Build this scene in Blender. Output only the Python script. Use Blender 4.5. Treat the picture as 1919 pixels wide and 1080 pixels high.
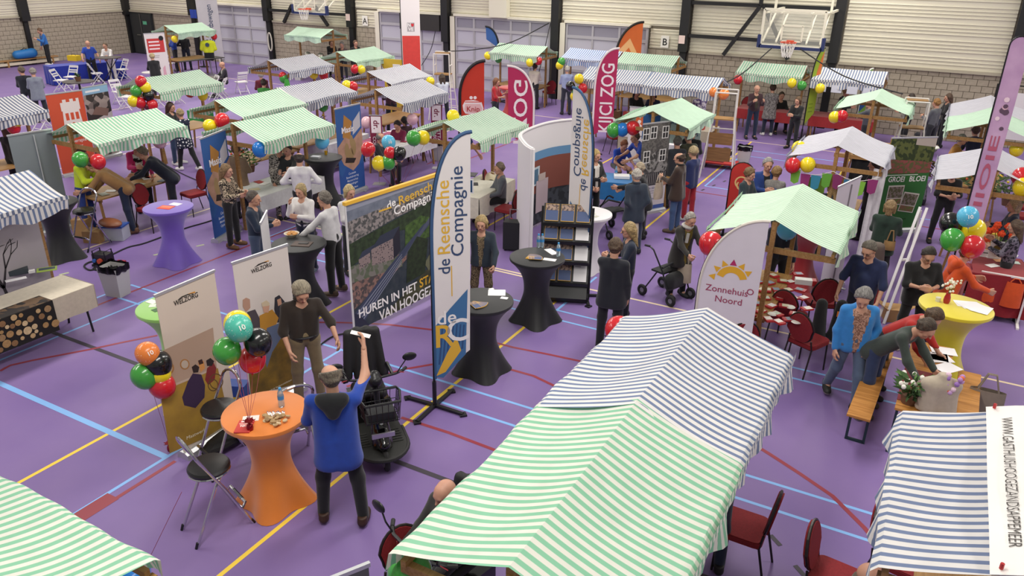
import bpy, bmesh, math, random
import numpy as np
from mathutils import Vector, Matrix
for _o in list(bpy.data.objects): bpy.data.objects.remove(_o)
SC = bpy.context.scene
C = SC.collection
PI = math.pi
RND = random.Random(11)
rad = math.radians
# ---------------------------------------------------------------- camera (on the gallery), solved from the court lines
EYE = 5.44; FPX = 1446.5
PITCH, ROLL, YAW = 0.41119, 0.01706, -0.49754
def _rot():
    fwd = np.array([math.sin(YAW)*math.cos(PITCH), math.cos(YAW)*math.cos(PITCH), -math.sin(PITCH)])
    right = np.array([math.cos(YAW), -math.sin(YAW), 0.0]); up = np.cross(right, fwd)
    return np.array([right*math.cos(ROLL)+up*math.sin(ROLL), -right*math.sin(ROLL)+up*math.cos(ROLL), fwd])
CR = _rot()
cam_data = bpy.data.cameras.new('camera'); cam = bpy.data.objects.new('camera', cam_data); C.objects.link(cam)
cam_data.sensor_width = 36; cam_data.lens = 36*FPX/1919; cam_data.clip_end = 200
cam.matrix_world = Matrix(((CR[0][0], CR[1][0], -CR[2][0], 0), (CR[0][1], CR[1][1], -CR[2][1], 0), (CR[0][2], CR[1][2], -CR[2][2], EYE), (0, 0, 0, 1)))
SC.camera = cam
# ---------------------------------------------------------------- light
W = bpy.data.worlds.new('hall_air'); SC.world = W; W.use_nodes = True
W.node_tree.nodes['Background'].inputs[0].default_value = (1.0, 0.95, 0.90, 1)
W.node_tree.nodes['Background'].inputs[1].default_value = 0.36
def hall_lamp(x, y, sx, sy, power, z=7.6):
    l = bpy.data.lights.new('hall_lamp', 'AREA'); l.shape = 'RECTANGLE'; l.size = sx; l.size_y = sy; l.energy = power
    l.color = (1.0, 0.955, 0.895)
    o = bpy.data.objects.new('hall_lamp', l); C.objects.link(o); o.location = (x, y, z)
for lx in (-33, -23, -13, -3, 7):
    for ly in (3, 11.5, 20, 26.5):
        hall_lamp(lx, ly, 1.2, 5.0, 360)
SC.view_settings.view_transform = 'Standard'; SC.view_settings.look = 'None'
SC.view_settings.exposure = 0.0; SC.view_settings.gamma = 1.0; SC.view_settings.use_curve_mapping = False
# ---------------------------------------------------------------- reading positions: a photo pixel and a known height give a place in the hall
def ray(px, py):
    return CR.T @ np.array([(px-959.5)/FPX, (540-py)/FPX, 1.0])
def at(px, py, z=0.0):
    d = ray(px, py); t = (z-EYE)/d[2]
    return Vector((t*d[0], t*d[1], z))
def aty(px, py, y):
    d = ray(px, py); t = y/d[1]
    return Vector((t*d[0], y, EYE+t*d[2]))
def atx(px, py, x):
    d = ray(px, py); t = x/d[0]
    return Vector((x, t*d[1], EYE+t*d[2]))
def cam_yaw(p, rel):
    """rotation about z so that a thing whose front is local +Y faces the gallery when rel = 0, image right at 90, away at 180"""
    to = math.atan2(-p[1], -p[0])
    return to - PI/2 + rad(rel)
# ---------------------------------------------------------------- materials
def lin(c):
    if isinstance(c, str):
        c = c.lstrip('#'); c = [int(c[i:i+2], 16)/255 for i in (0, 2, 4)]
    return tuple((v/12.92 if v <= 0.04045 else ((v+0.055)/1.055)**2.4) for v in c[:3]) + (1,)
_M = {}
def _new(name):
    m = bpy.data.materials.new(name); m.use_nodes = True
    nt = m.node_tree; b = nt.nodes['Principled BSDF']
    return m, nt, b
def mat(col, rough=0.6, metal=0.0, kind=None, scale=30.0, amt=0.12, bump=0.0, spec=None, trans=0.0, sheen=0.0, col2=None, coat=0.0):
    key = (col if isinstance(col, str) else tuple(col), rough, metal, kind, scale, amt, bump, spec, trans, sheen, col2, coat)
    if key in _M: return _M[key]
    m, nt, b = _new((kind or 'paint')+'_'+str(len(_M)))
    N, L = nt.nodes, nt.links
    b.inputs['Base Color'].default_value = lin(col); b.inputs['Roughness'].default_value = rough; b.inputs['Metallic'].default_value = metal
    if spec is not None: b.inputs['Specular IOR Level'].default_value = spec
    if sheen: b.inputs['Sheen Weight'].default_value = sheen
    if coat: b.inputs['Coat Weight'].default_value = coat
    if kind:
        tc = N.new('ShaderNodeTexCoord')
        if kind in ('noise', 'cloth', 'leopard', 'zebra', 'blotch', 'camo', 'flower', 'photo'):
            n = N.new('ShaderNodeTexNoise'); n.inputs['Scale'].default_value = scale; n.inputs['Detail'].default_value = 4 if kind != 'zebra' else 1
            L.new(tc.outputs['Object'], n.inputs['Vector'])
            r = N.new('ShaderNodeValToRGB'); L.new(n.outputs['Fac'], r.inputs['Fac'])
            c = lin(col); d = lin(col2) if col2 else tuple(v*(1-amt) for v in c[:3])+(1,)
            if kind in ('noise', 'cloth', 'photo'):
                r.color_ramp.elements[0].position = 0.3; r.color_ramp.elements[1].position = 0.7
            else:
                r.color_ramp.elements[0].position = 0.48; r.color_ramp.elements[1].position = 0.53
                if kind == 'zebra': n.inputs['Distortion'].default_value = 2.5
            r.color_ramp.elements[0].color = d; r.color_ramp.elements[1].color = c
            L.new(r.outputs['Color'], b.inputs['Base Color'])
            src = n.outputs['Fac']
        elif kind in ('wood', 'hair'):
            mp = N.new('ShaderNodeMapping'); L.new(tc.outputs['Object'], mp.inputs['Vector']); mp.inputs['Scale'].default_value = (scale*.08, scale, scale) if kind == 'wood' else (130, 22, 45)
            n = N.new('ShaderNodeTexNoise'); n.inputs['Scale'].default_value = 1.0; n.inputs['Detail'].default_value = 5; n.inputs['Distortion'].default_value = 0.6
            L.new(mp.outputs['Vector'], n.inputs['Vector'])
            r = N.new('ShaderNodeValToRGB'); L.new(n.outputs['Fac'], r.inputs['Fac'])
            c = lin(col); r.color_ramp.elements[0].position = 0.3 if kind == 'wood' else .4; r.color_ramp.elements[1].position = 0.72 if kind == 'wood' else .62
            r.color_ramp.elements[0].color = lin(col2) if col2 else tuple(v*(1-amt) for v in c[:3])+(1,); r.color_ramp.elements[1].color = c
            L.new(r.outputs['Color'], b.inputs['Base Color']); src = n.outputs['Fac']
        elif kind == 'voronoi':
            n = N.new('ShaderNodeTexVoronoi'); n.inputs['Scale'].default_value = scale
            L.new(tc.outputs['Object'], n.inputs['Vector'])
            mx = N.new('ShaderNodeMix'); mx.data_type = 'RGBA'; mx.inputs['A'].default_value = lin(col); mx.inputs['B'].default_value = lin(col2 or '#222222')
            sp = N.new('ShaderNodeSeparateColor'); L.new(n.outputs['Color'], sp.inputs['Color'])
            rr = N.new('ShaderNodeValToRGB'); rr.color_ramp.elements[0].position = .35; rr.color_ramp.elements[1].position = .65
            L.new(sp.outputs[0], rr.inputs['Fac']); L.new(rr.outputs['Color'], mx.inputs['Factor'])
            L.new(mx.outputs['Result'], b.inputs['Base Color']); src = n.outputs['Distance']
        elif kind == 'dots':
            n = N.new('ShaderNodeTexVoronoi'); n.inputs['Scale'].default_value = scale; n.inputs['Randomness'].default_value = .6
            L.new(tc.outputs['Object'], n.inputs['Vector'])
            r = N.new('ShaderNodeValToRGB'); r.color_ramp.interpolation = 'CONSTANT'
            r.color_ramp.elements[0].color = lin(col2 or '#ffffff'); r.color_ramp.elements[1].color = lin(col); r.color_ramp.elements[1].position = amt
            L.new(n.outputs['Distance'], r.inputs['Fac']); L.new(r.outputs['Color'], b.inputs['Base Color']); src = n.outputs['Distance']
        if bump:
            bp = N.new('ShaderNodeBump'); bp.inputs['Strength'].default_value = bump; bp.inputs['Distance'].default_value = 0.01
            L.new(src, bp.inputs['Height']); L.new(bp.outputs['Normal'], b.inputs['Normal'])
    if trans:
        t = N.new('ShaderNodeBsdfTranslucent'); t.inputs['Color'].default_value = lin(col)
        mx = N.new('ShaderNodeMixShader'); mx.inputs['Fac'].default_value = trans
        L.new(b.outputs['BSDF'], mx.inputs[1]); L.new(t.outputs['BSDF'], mx.inputs[2]); L.new(mx.outputs['Shader'], N['Material Output'].inputs['Surface'])
    _M[key] = m
    return m
def cloth(col, amt=.12, scale=18, col2=None): return mat(col, .9, 0, 'cloth', scale, amt, .15, None, 0, .2, col2)
def wood(col='#9c7445', col2='#7d5a32', scale=40): return mat(col, .55, 0, 'wood', scale, .25, .05, col2=col2)
def plastic(col, rough=.4): return mat(col, rough)
CHROME = mat('#c9c9cc', .18, 1.0); STEEL = mat('#a9abae', .35, 1.0); ALU = mat('#c8cacc', .4, .7)
BLACK = mat('#121214', .55); BLACKP = mat('#17171a', .35); WHITE = mat('#ebe8e4', .5); PAPER = mat('#f1efec', .8)
DARKMETAL = mat('#1c1c1e', .4, .3)
def stripe_mat(base, line, frac=.46, period=.08, axis=0, trans=.18, soft=.05, phase=0.0):
    key = ('stripe', base, line, frac, period, axis, trans, soft, phase)
    if key in _M: return _M[key]
    m, nt, b = _new('striped_cloth'); N, L = nt.nodes, nt.links
    b.inputs['Roughness'].default_value = .85
    tc = N.new('ShaderNodeTexCoord'); sx = N.new('ShaderNodeSeparateXYZ'); L.new(tc.outputs['Object'], sx.inputs['Vector'])
    mu = N.new('ShaderNodeMath'); mu.operation = 'MULTIPLY_ADD'; mu.inputs[1].default_value = 1/period; mu.inputs[2].default_value = 100+phase; L.new(sx.outputs[axis], mu.inputs[0])
    fr = N.new('ShaderNodeMath'); fr.operation = 'FRACT'; L.new(mu.outputs[0], fr.inputs[0])
    pp = N.new('ShaderNodeMath'); pp.operation = 'PINGPONG'; pp.inputs[1].default_value = .5; L.new(fr.outputs[0], pp.inputs[0])
    r = N.new('ShaderNodeValToRGB'); e = r.color_ramp.elements
    e[0].color = lin(line); e[1].color = lin(base); e[0].position = frac/2-soft/2; e[1].position = frac/2+soft/2
    L.new(pp.outputs[0], r.inputs['Fac'])
    n = N.new('ShaderNodeTexNoise'); n.inputs['Scale'].default_value = 6; L.new(tc.outputs['Object'], n.inputs['Vector'])
    mx = N.new('ShaderNodeMix'); mx.data_type = 'RGBA'; mx.blend_type = 'MULTIPLY'; mx.inputs['Factor'].default_value = .18
    L.new(r.outputs['Color'], mx.inputs['A']); L.new(n.outputs['Fac'], mx.inputs['B'])
    L.new(mx.outputs['Result'], b.inputs['Base Color'])
    t = N.new('ShaderNodeBsdfTranslucent'); L.new(mx.outputs['Result'], t.inputs['Color'])
    ms = N.new('ShaderNodeMixShader'); ms.inputs['Fac'].default_value = trans
    L.new(b.outputs['BSDF'], ms.inputs[1]); L.new(t.outputs['BSDF'], ms.inputs[2]); L.new(ms.outputs['Shader'], N['Material Output'].inputs['Surface'])
    _M[key] = m
    return m
# ---------------------------------------------------------------- mesh building
def T(x=0, y=0, z=0, rz=0, rx=0, ry=0):
    return Matrix.Translation((x, y, z)) @ Matrix.Rotation(rz, 4, 'Z') @ Matrix.Rotation(ry, 4, 'Y') @ Matrix.Rotation(rx, 4, 'X')
class MB:
    """collects geometry for ONE mesh object"""
    def __init__(s): s.v = []; s.f = []; s.m = []; s.cur = 0; s.M = None
    def mat(s, i): s.cur = i; return s
    def add(s, vs, fs):
        o = len(s.v)
        if s.M is not None: vs = [s.M @ Vector(p) for p in vs]
        s.v += [tuple(p) for p in vs]; s.f += [tuple(o+i for i in f) for f in fs]; s.m += [s.cur]*len(fs)
        return s
    def box(s, c, d, M=None):
        x, y, z = d[0]/2, d[1]/2, d[2]/2
        vs = [Vector((c[0]+a*x, c[1]+b*y, c[2]+e*z)) for e in (-1, 1) for b in (-1, 1) for a in (-1, 1)]
        if M is not None: vs = [M @ p for p in vs]
        return s.add(vs, [(0, 2, 3, 1), (4, 5, 7, 6), (0, 1, 5, 4), (2, 6, 7, 3), (0, 4, 6, 2), (1, 3, 7, 5)])
    def span(s, a, b):
        return s.box([(a[i]+b[i])/2 for i in range(3)], [abs(b[i]-a[i]) for i in range(3)])
    def bar(s, p, q, w, h=None, up=(0, 0, 1)):
        p, q = Vector(p), Vector(q); d = (q-p); L = d.length
        if L < 1e-6: return s
        d.normalize(); u = Vector(up)
        if abs(d.dot(u)) > .98: u = Vector((0, 1, 0))
        a = d.cross(u).normalized(); b = a.cross(d)
        h = h or w; vs = []
        for e in (p, q):
            for i, j in ((-1, -1), (1, -1), (1, 1), (-1, 1)): vs.append(e+a*(i*w/2)+b*(j*h/2))
        return s.add(vs, [(3, 2, 1, 0), (4, 5, 6, 7), (0, 1, 5, 4), (1, 2, 6, 5), (2, 3, 7, 6), (3, 0, 4, 7)])
    def tube(s, pts, r, n=8, closed=False, cap=True):
        P = [Vector(p) for p in pts]; k = len(P); rs = r if isinstance(r, (list, tuple)) else [r]*k
        vs = []; fs = []; prev = None
        for i in range(k):
            if closed: d = P[(i+1) % k]-P[i-1]
            else: d = P[min(i+1, k-1)]-P[max(i-1, 0)]
            d.normalize()
            if prev is None:
                u = Vector((0, 0, 1)) if abs(d.z) < .9 else Vector((1, 0, 0))
                a = d.cross(u).normalized()
            else:
                a = (prev-d*prev.dot(d))
                a = a.normalized() if a.length > 1e-6 else d.orthogonal().normalized()
            prev = a; b = d.cross(a)
            for j in range(n):
                t = 2*PI*j/n; vs.append(P[i]+(a*math.cos(t)+b*math.sin(t))*rs[i])
        m = k if closed else k-1
        for i in range(m):
            for j in range(n):
                i2 = (i+1) % k
                fs.append((i*n+j, i*n+(j+1) % n, i2*n+(j+1) % n, i2*n+j))
        if cap and not closed:
            fs.append(tuple(range(n-1, -1, -1))); fs.append(tuple((k-1)*n+j for j in range(n)))
        return s.add(vs, fs)
    def cyl(s, p, q, r, r2=None, n=12): return s.tube([p, q], [r, r if r2 is None else r2], n)
    def lathe(s, prof, n=24, c=(0, 0, 0), cap=True):
        vs = []; fs = []; k = len(prof)
        for r, z in prof:
            for j in range(n):
                t = 2*PI*j/n; vs.append((c[0]+r*math.cos(t), c[1]+r*math.sin(t), c[2]+z))
        for i in range(k-1):
            for j in range(n): fs.append((i*n+j, i*n+(j+1) % n, (i+1)*n+(j+1) % n, (i+1)*n+j))
        if cap: fs.append(tuple(range(n-1, -1, -1))); fs.append(tuple((k-1)*n+j for j in range(n)))
        return s.add(vs, fs)
    def grid(s, fn, nu, nv):
        vs = [fn(i/nu, j/nv) for j in range(nv+1) for i in range(nu+1)]
        fs = [(j*(nu+1)+i, j*(nu+1)+i+1, (j+1)*(nu+1)+i+1, (j+1)*(nu+1)+i) for j in range(nv) for i in range(nu)]
        return s.add(vs, fs)
    def sheet(s, fn, nu, nv, th):
        """closed sheet of thickness th: fn(u,v) front; back is offset along -normal (finite difference)"""
        V = [[Vector(fn(i/nu, j/nv)) for i in range(nu+1)] for j in range(nv+1)]
        fr = []; bk = []
        for j in range(nv+1):
            for i in range(nu+1):
                a = V[j][min(i+1, nu)]-V[j][max(i-1, 0)]; b = V[min(j+1, nv)][i]-V[max(j-1, 0)][i]
                nn = a.cross(b); nn = nn.normalized() if nn.length > 1e-9 else Vector((0, 0, 1))
                fr.append(V[j][i]); bk.append(V[j][i]-nn*th)
        n1 = nu+1; o = len(fr); vs = fr+bk
        fs = [(j*n1+i, j*n1+i+1, (j+1)*n1+i+1, (j+1)*n1+i) for j in range(nv) for i in range(nu)]
        fs += [(o+j*n1+i, o+(j+1)*n1+i, o+(j+1)*n1+i+1, o+j*n1+i+1) for j in range(nv) for i in range(nu)]
        ring = [i for i in range(nu)]+[j*n1+nu for j in range(nv)]+[nv*n1+i for i in range(nu, 0, -1)]+[j*n1 for j in range(nv, 0, -1)]
        for a in range(len(ring)):
            p, q = ring[a], ring[(a+1) % len(ring)]; fs.append((q, p, o+p, o+q))
        return s.add(vs, fs)
    def prism(s, poly, y0, y1, plane='xz'):
        """polygon in a plane, pushed out along the third axis"""
        n = len(poly); vs = []
        for y in (y0, y1):
            for a, b in poly: vs.append((a, y, b) if plane == 'xz' else ((a, b, y) if plane == 'xy' else (y, a, b)))
        fs = [tuple(range(n)), tuple(range(2*n-1, n-1, -1))]+[(i, n+i, n+(i+1) % n, (i+1) % n) for i in range(n)]
        return s.add(vs, fs)
    def sphere(s, c, r, nu=12, nv=8, sc=(1, 1, 1)):
        vs = [(c[0], c[1], c[2]-r*sc[2])]; fs = []
        for j in range(1, nv):
            ph = -PI/2+PI*j/nv
            for i in range(nu):
                t = 2*PI*i/nu; vs.append((c[0]+r*sc[0]*math.cos(ph)*math.cos(t), c[1]+r*sc[1]*math.cos(ph)*math.sin(t), c[2]+r*sc[2]*math.sin(ph)))
        vs.append((c[0], c[1], c[2]+r*sc[2])); k = len(vs)-1
        for i in range(nu): fs.append((0, 1+(i+1) % nu, 1+i)); fs.append((k, k-nu+i, k-nu+(i+1) % nu))
        for j in range(nv-2):
            for i in range(nu): a = 1+j*nu; fs.append((a+i, a+(i+1) % nu, a+nu+(i+1) % nu, a+nu+i))
        return s.add(vs, fs)
    def mesh(s, name, mats, smooth=False):
        me = bpy.data.meshes.new(name); me.from_pydata(s.v, [], s.f)
        for m in (mats if isinstance(mats, (list, tuple)) else [mats]): me.materials.append(m)
        if any(s.m): me.polygons.foreach_set('material_index', s.m)
        if smooth: me.polygons.foreach_set('use_smooth', [True]*len(me.polygons))
        me.update(); return me
    def build(s, name, mats, parent=None, smooth=False, M=None):
        o = bpy.data.objects.new(name, s.mesh(name, mats, smooth)); C.objects.link(o)
        if parent is not None: o.parent = parent
        if M is not None: o.matrix_local = M
        if smooth == 'auto' or smooth: _auto(o.data)
        return o
def _auto(me, ang=40):
    try: me.set_sharp_from_angle(angle=rad(ang))
    except Exception: pass
def thing(name, label, cat, loc=(0, 0, 0), rz=0.0, group=None, M=None):
    o = bpy.data.objects.new(name, None); C.objects.link(o); o.empty_display_size = .1
    if M is not None: o.matrix_world = M
    else: o.location = loc; o.rotation_euler = (0, 0, rz)
    return tag(o, label, cat, group)
def tag(o, label, cat, group=None):
    o['label'] = label; o['category'] = cat
    if group: o['group'] = group
    return o
def struct(name, mb, m, parent=None, smooth=False):
    o = mb.build(name, m, parent, smooth)
    if parent is None: o['kind'] = 'structure'
    return o
def copy_tree(o, parent=None):
    c = o.copy(); C.objects.link(c)
    if parent is not None: c.parent = parent
    for ch in o.children: copy_tree(ch, c)
    return c
def place(o, loc, rz=0.0, label=None, scale=None):
    o.location = loc; o.rotation_euler = (0, 0, rz)
    if label: o['label'] = label
    if scale: o.scale = (scale,)*3
    return o
def text_mesh(txt, size, bold=0.0, align='CENTER', extrude=0.0, spacing=1.0, shear=0.0, width=None):
    c = bpy.data.curves.new('lettering', 'FONT'); c.body = txt; c.size = size; c.align_x = align; c.align_y = 'CENTER'
    c.offset = bold*size; c.space_character = spacing; c.extrude = extrude; c.shear = shear; c.resolution_u = 3; c.space_line = .85
    o = bpy.data.objects.new('lettering', c); C.objects.link(o); bpy.context.view_layer.update()
    me = bpy.data.meshes.new_from_object(o); bpy.data.objects.remove(o); bpy.data.curves.remove(c)
    if width:
        xs = [v.co.x for v in me.vertices]
        if xs:
            k = width/(max(xs)-min(xs))
            for v in me.vertices: v.co.x *= k
    return me
def text(txt, size, color, parent, M, bold=.02, align='CENTER', name='lettering', **kw):
    """flat lettering: text runs along local X, up is local Y, of matrix M in the parent's space"""
    me = text_mesh(txt, size, bold, align, **kw); me.materials.append(color if not isinstance(color, str) else mat(color, .7))
    o = bpy.data.objects.new(name, me); C.objects.link(o)
    if parent is not None: o.parent = parent
    o.matrix_local = M
    return o
# panel matrices: local frame of a printed panel: X across, Y up the panel, Z out of the print
def panelM(x, y, z, face='y-'):
    """panel in the XZ plane of its thing, print facing -Y ('y-') or +Y ('y+')"""
    if face == 'y-': return Matrix(((1, 0, 0, x), (0, 0, -1, y), (0, 1, 0, z), (0, 0, 0, 1)))
    return Matrix(((-1, 0, 0, x), (0, 0, 1, y), (0, 1, 0, z), (0, 0, 0, 1)))
def shape(poly, color, parent, M, th=.0015, name='print_shape'):
    mb = MB().prism(poly, 0, th, 'xy')
    return mb.build(name, color if not isinstance(color, str) else mat(color, .7), parent, M=M)
def disc(cx, cy, r, n=28, a0=0, a1=2*PI, r2=None):
    full = abs(a1-a0-2*PI) < 1e-6
    k = n if full else n+1
    pts = [(cx+r*math.cos(a0+(a1-a0)*i/n), cy+r*math.sin(a0+(a1-a0)*i/n)) for i in range(k)]
    if r2 is not None: pts += [(cx+r2*math.cos(a0+(a1-a0)*i/n), cy+r2*math.sin(a0+(a1-a0)*i/n)) for i in range(k-1, -1, -1)]
    return pts
def rect(x0, y0, x1, y1): return [(x0, y0), (x1, y0), (x1, y1), (x0, y1)]
# ================================================================ THE HALL
YB, XL = 28.75, -39.6
XR, YF = 12.0, -1.5
def floor_mat():
    m, nt, b = _new('purple_sports_floor'); N, L = nt.nodes, nt.links
    tc = N.new('ShaderNodeTexCoord'); n = N.new('ShaderNodeTexNoise'); n.inputs['Scale'].default_value = .8; n.inputs['Detail'].default_value = 6
    L.new(tc.outputs['Object'], n.inputs['Vector'])
    r = N.new('ShaderNodeValToRGB'); r.color_ramp.elements[0].color = lin('#7a639d'); r.color_ramp.elements[1].color = lin('#866fa2')
    r.color_ramp.elements[0].position = .3; r.color_ramp.elements[1].position = .7
    L.new(n.outputs['Fac'], r.inputs['Fac']); L.new(r.outputs['Color'], b.inputs['Base Color'])
    n2 = N.new('ShaderNodeTexNoise'); n2.inputs['Scale'].default_value = 2.5; L.new(tc.outputs['Object'], n2.inputs['Vector'])
    mr = N.new('ShaderNodeMapRange'); mr.inputs['To Min'].default_value = .42; mr.inputs['To Max'].default_value = .55; L.new(n2.outputs['Fac'], mr.inputs['Value']); L.new(mr.outputs[0], b.inputs['Roughness'])
    b.inputs['Specular IOR Level'].default_value = .35
    return m
floor = struct('floor', MB().span((XL-.4, YF, -.1), (XR, YB+.4, 0)), floor_mat())
YEL, BLU, RED, BLK, CRM = mat('#f2cf45', .5), mat('#83b4ec', .5), mat('#8f3340', .5), mat('#3b3440', .6), mat('#e3cfae', .5)
_lz = [0.0006]
def court_line(pts, w, m, name='court_line'):
    """painted line on the floor through world points"""
    P = [Vector((p[0], p[1], 0)) for p in pts]; z = _lz[0]; _lz[0] += .00004
    mb = MB(); vs = []
    for i, p in enumerate(P):
        d = (P[min(i+1, len(P)-1)]-P[max(i-1, 0)]).normalized(); n = Vector((-d.y, d.x, 0))*w/2
        vs += [p+n+Vector((0, 0, z)), p-n+Vector((0, 0, z))]
    fs = [(2*i, 2*i+1, 2*i+3, 2*i+2) for i in range(len(P)-1)]
    mb.add(vs, fs)
    o = mb.build(name, m, floor)
    return o
def px_line(pix, w, m): return court_line([at(x, y) for x, y in pix], w, m)
# volleyball / badminton / basketball markings measured on the floor
court_line([(-5.04, .2), (-5.04, 25.1)], .05, YEL); court_line([(-8.02, .2), (-8.02, 25.1)], .05, YEL)
court_line([(-2.02, 2), (-2.02, 25.1)], .05, YEL)
court_line([(-30, 25.12), (8, 25.12)], .05, CRM); court_line([(-14, 11.62), (8, 11.62)], .05, CRM)
court_line([(-14, 8.0), (-14, 25.1)], .05, CRM); court_line([(-20, 20.1), (-20, 3)], .05, CRM); court_line([(-26, 20.1), (-26, 3)], .05, CRM)
for y in (1.56, 2.02, 7.20, 7.66): court_line([(-11.74, y), (1.66, y)], .045, BLU)
for x in (-11.74, -10.96, .88, 1.66): court_line([(x, 1.56), (x, 7.66)], .045, BLU)
for x in (-7.02, -3.06): court_line([(x, 1.56), (x, 7.66)], .045, BLU)
court_line([(-11.74, 4.60), (-7.02, 4.60)], .08, BLU); court_line([(-3.06, 4.60), (1.66, 4.60)], .05, BLU)
for y in (10.22, 10.54, 19.24, 23.1, 23.86): court_line([(-11.5 if y < 12 else -4.87, y), (1.7, y)], .045, BLU)
court_line([(-4.87, 10.54), (-4.87, 12.2)], .045, BLU); court_line([(-4.87, 19.24), (-4.87, 23.86)], .045, BLU)
court_line([(-11.5, 10.22), (-11.5, 14.4)], .045, BLU)
court_line([(-11.46, 2), (-11.46, 25)], .05, RED); court_line([(-6.87, .5), (-6.87, 4.6)], .05, RED)
court_line([(-6.93, 3.27), (-6.93, 3.85)], .19, RED)
court_line([(-18, 5.87), (3, 5.87)], .07, BLK)
court_line([(-5, 18.62), (2, 18.62)], .05, RED)
px_line([(0, 696), (10, 690), (20, 685), (60, 676), (170, 655), (230, 642), (295, 629)], .05, RED)
px_line([(560, 604), (640, 605), (680, 606), (730, 609), (815, 619), (900, 635), (960, 651), (1030, 665), (1100, 680), (1200, 705), (1300, 730)], .05, RED)
px_line([(650, 725), (690, 712), (728, 701), (760, 692), (812, 683), (870, 682), (950, 691), (1000, 705), (1050, 729), (1090, 760)], .05, RED)
px_line([(752, 783), (840, 811), (930, 845), (1010, 880)], .05, RED)
px_line([(1410, 832), (1440, 850), (1500, 889), (1560, 930), (1620, 990), (1660, 1040)], .055, RED)
px_line([(800, 308), (880, 275), (960, 248), (975, 243)], .05, RED)
px_line([(920, 505), (985, 520), (1060, 530)], .05, CRM)
px_line([(596, 424), (660, 448), (720, 470)], .05, mat('#9fb58a', .6))
for i in range(9): court_line([(-4.96+i*.13, 18.24+i*.55), (-4.93+i*.13, 18.40+i*.55)], .05, BLK, 'court_dash')
for i in range(7): court_line([(-4.23+i*.08, 10.95-i*.17), (-4.18+i*.08, 10.93-i*.17)], .06, BLK, 'court_dash')
for i in range(5): court_line([(-.62+i*.30, 6.78-i*.32), (-.50+i*.30, 6.67-i*.32)], .05, BLK, 'court_dash')
for i in range(4): court_line([(-13.2+i*.3, 7.3+i*.75), (-13.15+i*.3, 7.45+i*.75)], .06, mat('#a9b08f', .6), 'court_dash')
# ---- walls
BLOCK = mat('#a99e8c', .9, 0, 'noise', 9, .16, .25); MORT = mat('#756c5e', .95); CLAD = mat('#d8d2bf', .5, .1); STEELB = mat('#141416', .5)
CAPM = mat('#aba38f', .8); DOORG = mat('#8e8a92', .5); TRIM = mat('#dcd6c4', .55)
BW, BH, ZB = .315, .2, 2.15
def cladding(parent, a0, a1, z0, z1, wall='b', name='cladding_panel'):
    """ribbed sheet cladding of one bay; ribs run level"""
    prof = [(z0, 0)]; z = 2.27-.5*4
    while z < z1:
        for k in (0, .105, .21, .32):
            c = z+k
            if z0+.04 < c < z1-.04: prof += [(c-.022, 0), (c-.012, .03), (c+.012, .03), (c+.022, 0)]
        z += .5
    prof.append((z1, 0)); mb = MB(); vs = []
    for e in (a0, a1):
        for zz, d in prof: vs.append((e, YB-.02-d, zz) if wall == 'b' else (XL+.02+d, e, zz))
    n = len(prof); fs = [((i, n+i, n+i+1, i+1) if wall == 'b' else (i, i+1, n+i+1, n+i)) for i in range(n-1)]
    mb.add(vs, fs)
    return mb.build(name, CLAD, parent)
wall_back = struct('wall_back', MB().span((XL-.3, YB, 0), (XR, YB+.3, 8)), MORT)
wall_left = struct('wall_left', MB().span((XL-.3, YF, 0), (XL, YB+.3, 8)), MORT)
_bm = MB().box((0, 0, 0), (BW-.014, .05, BH-.014)).mesh('block', BLOCK)
_bml = MB().box((0, 0, 0), (.05, BW-.014, BH-.014)).mesh('block', BLOCK)
def blocks(parent, a0, a1, z1, wall, single):
    """concrete blocks in stretcher bond; the nearest ones are objects of their own"""
    rest = MB(); n = 0; row = 0; z = BH/2
    while z < z1-.05:
        a = a0-(BW/2 if row % 2 else 0)+BW/2
        while a < a1+BW/2-.02:
            lo, hi = max(a-BW/2, a0), min(a+BW/2, a1)
            if hi-lo > .05:
                c = (lo+hi)/2; full = hi-lo > BW-.01
                loc = (c, YB-.01, z) if wall == 'b' else (XL+.01, c, z)
                if full and single > n:
                    o = bpy.data.objects.new('block', _bm if wall == 'b' else _bml); C.objects.link(o); o.parent = parent; o.location = loc; n += 1
                else:
                    rest.box(loc, (hi-lo-.014, .05, BH-.014) if wall == 'b' else (.05, hi-lo-.014, BH-.014))
            a += BW
        z += BH; row += 1
    if rest.v:
        o = rest.build('block_courses', BLOCK, parent); o['kind'] = 'stuff'
    return n
nb = blocks(wall_back, -3.4, 1.5, ZB, 'b', 155)
nb += blocks(wall_back, -8.45, -3.6, ZB, 'b', 300-nb)
for a, b in ((1.8, 8), (-28.95, -24.1), (-37.5, -32.9), (-23.8, -22.55), (-10.0, -8.75), (-39.6, -39.42), (-18.75, -18.5), (-13.6, -13.4)): blocks(wall_back, a, b, ZB, 'b', 0)
blocks(wall_left, 18.0, 28.7, ZB, 'l', 300)
COLX = [-34.3, -29.1, -24.0, -18.9, -13.77, -8.62, -3.48, 1.66, 6.8]
for i, x in enumerate(COLX):
    x0 = x; mb = MB().span((x0-.16, YB-.32, 2.2 if i not in (3, 4) else 1.9), (x0+.16, YB-.01, 8)).span((x0-.12, YB-.2, 0), (x0+.12, YB-.02, 2.25))
    mb.build('steel_column', STEELB, wall_back)
for y in (23.05, 28.6, 17.5):
    MB().span((XL+.01, y-.2, 2.0), (XL+.3, y+.2, 8)).span((XL+.01, y-.1, 0), (XL+.18, y+.1, 2.0)).build('steel_column', STEELB, wall_left)
edges = [-39.6]+COLX+[XR]
lint = {1: 2.8, 3: 2.98, 4: 2.98, 5: 2.98}
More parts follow.
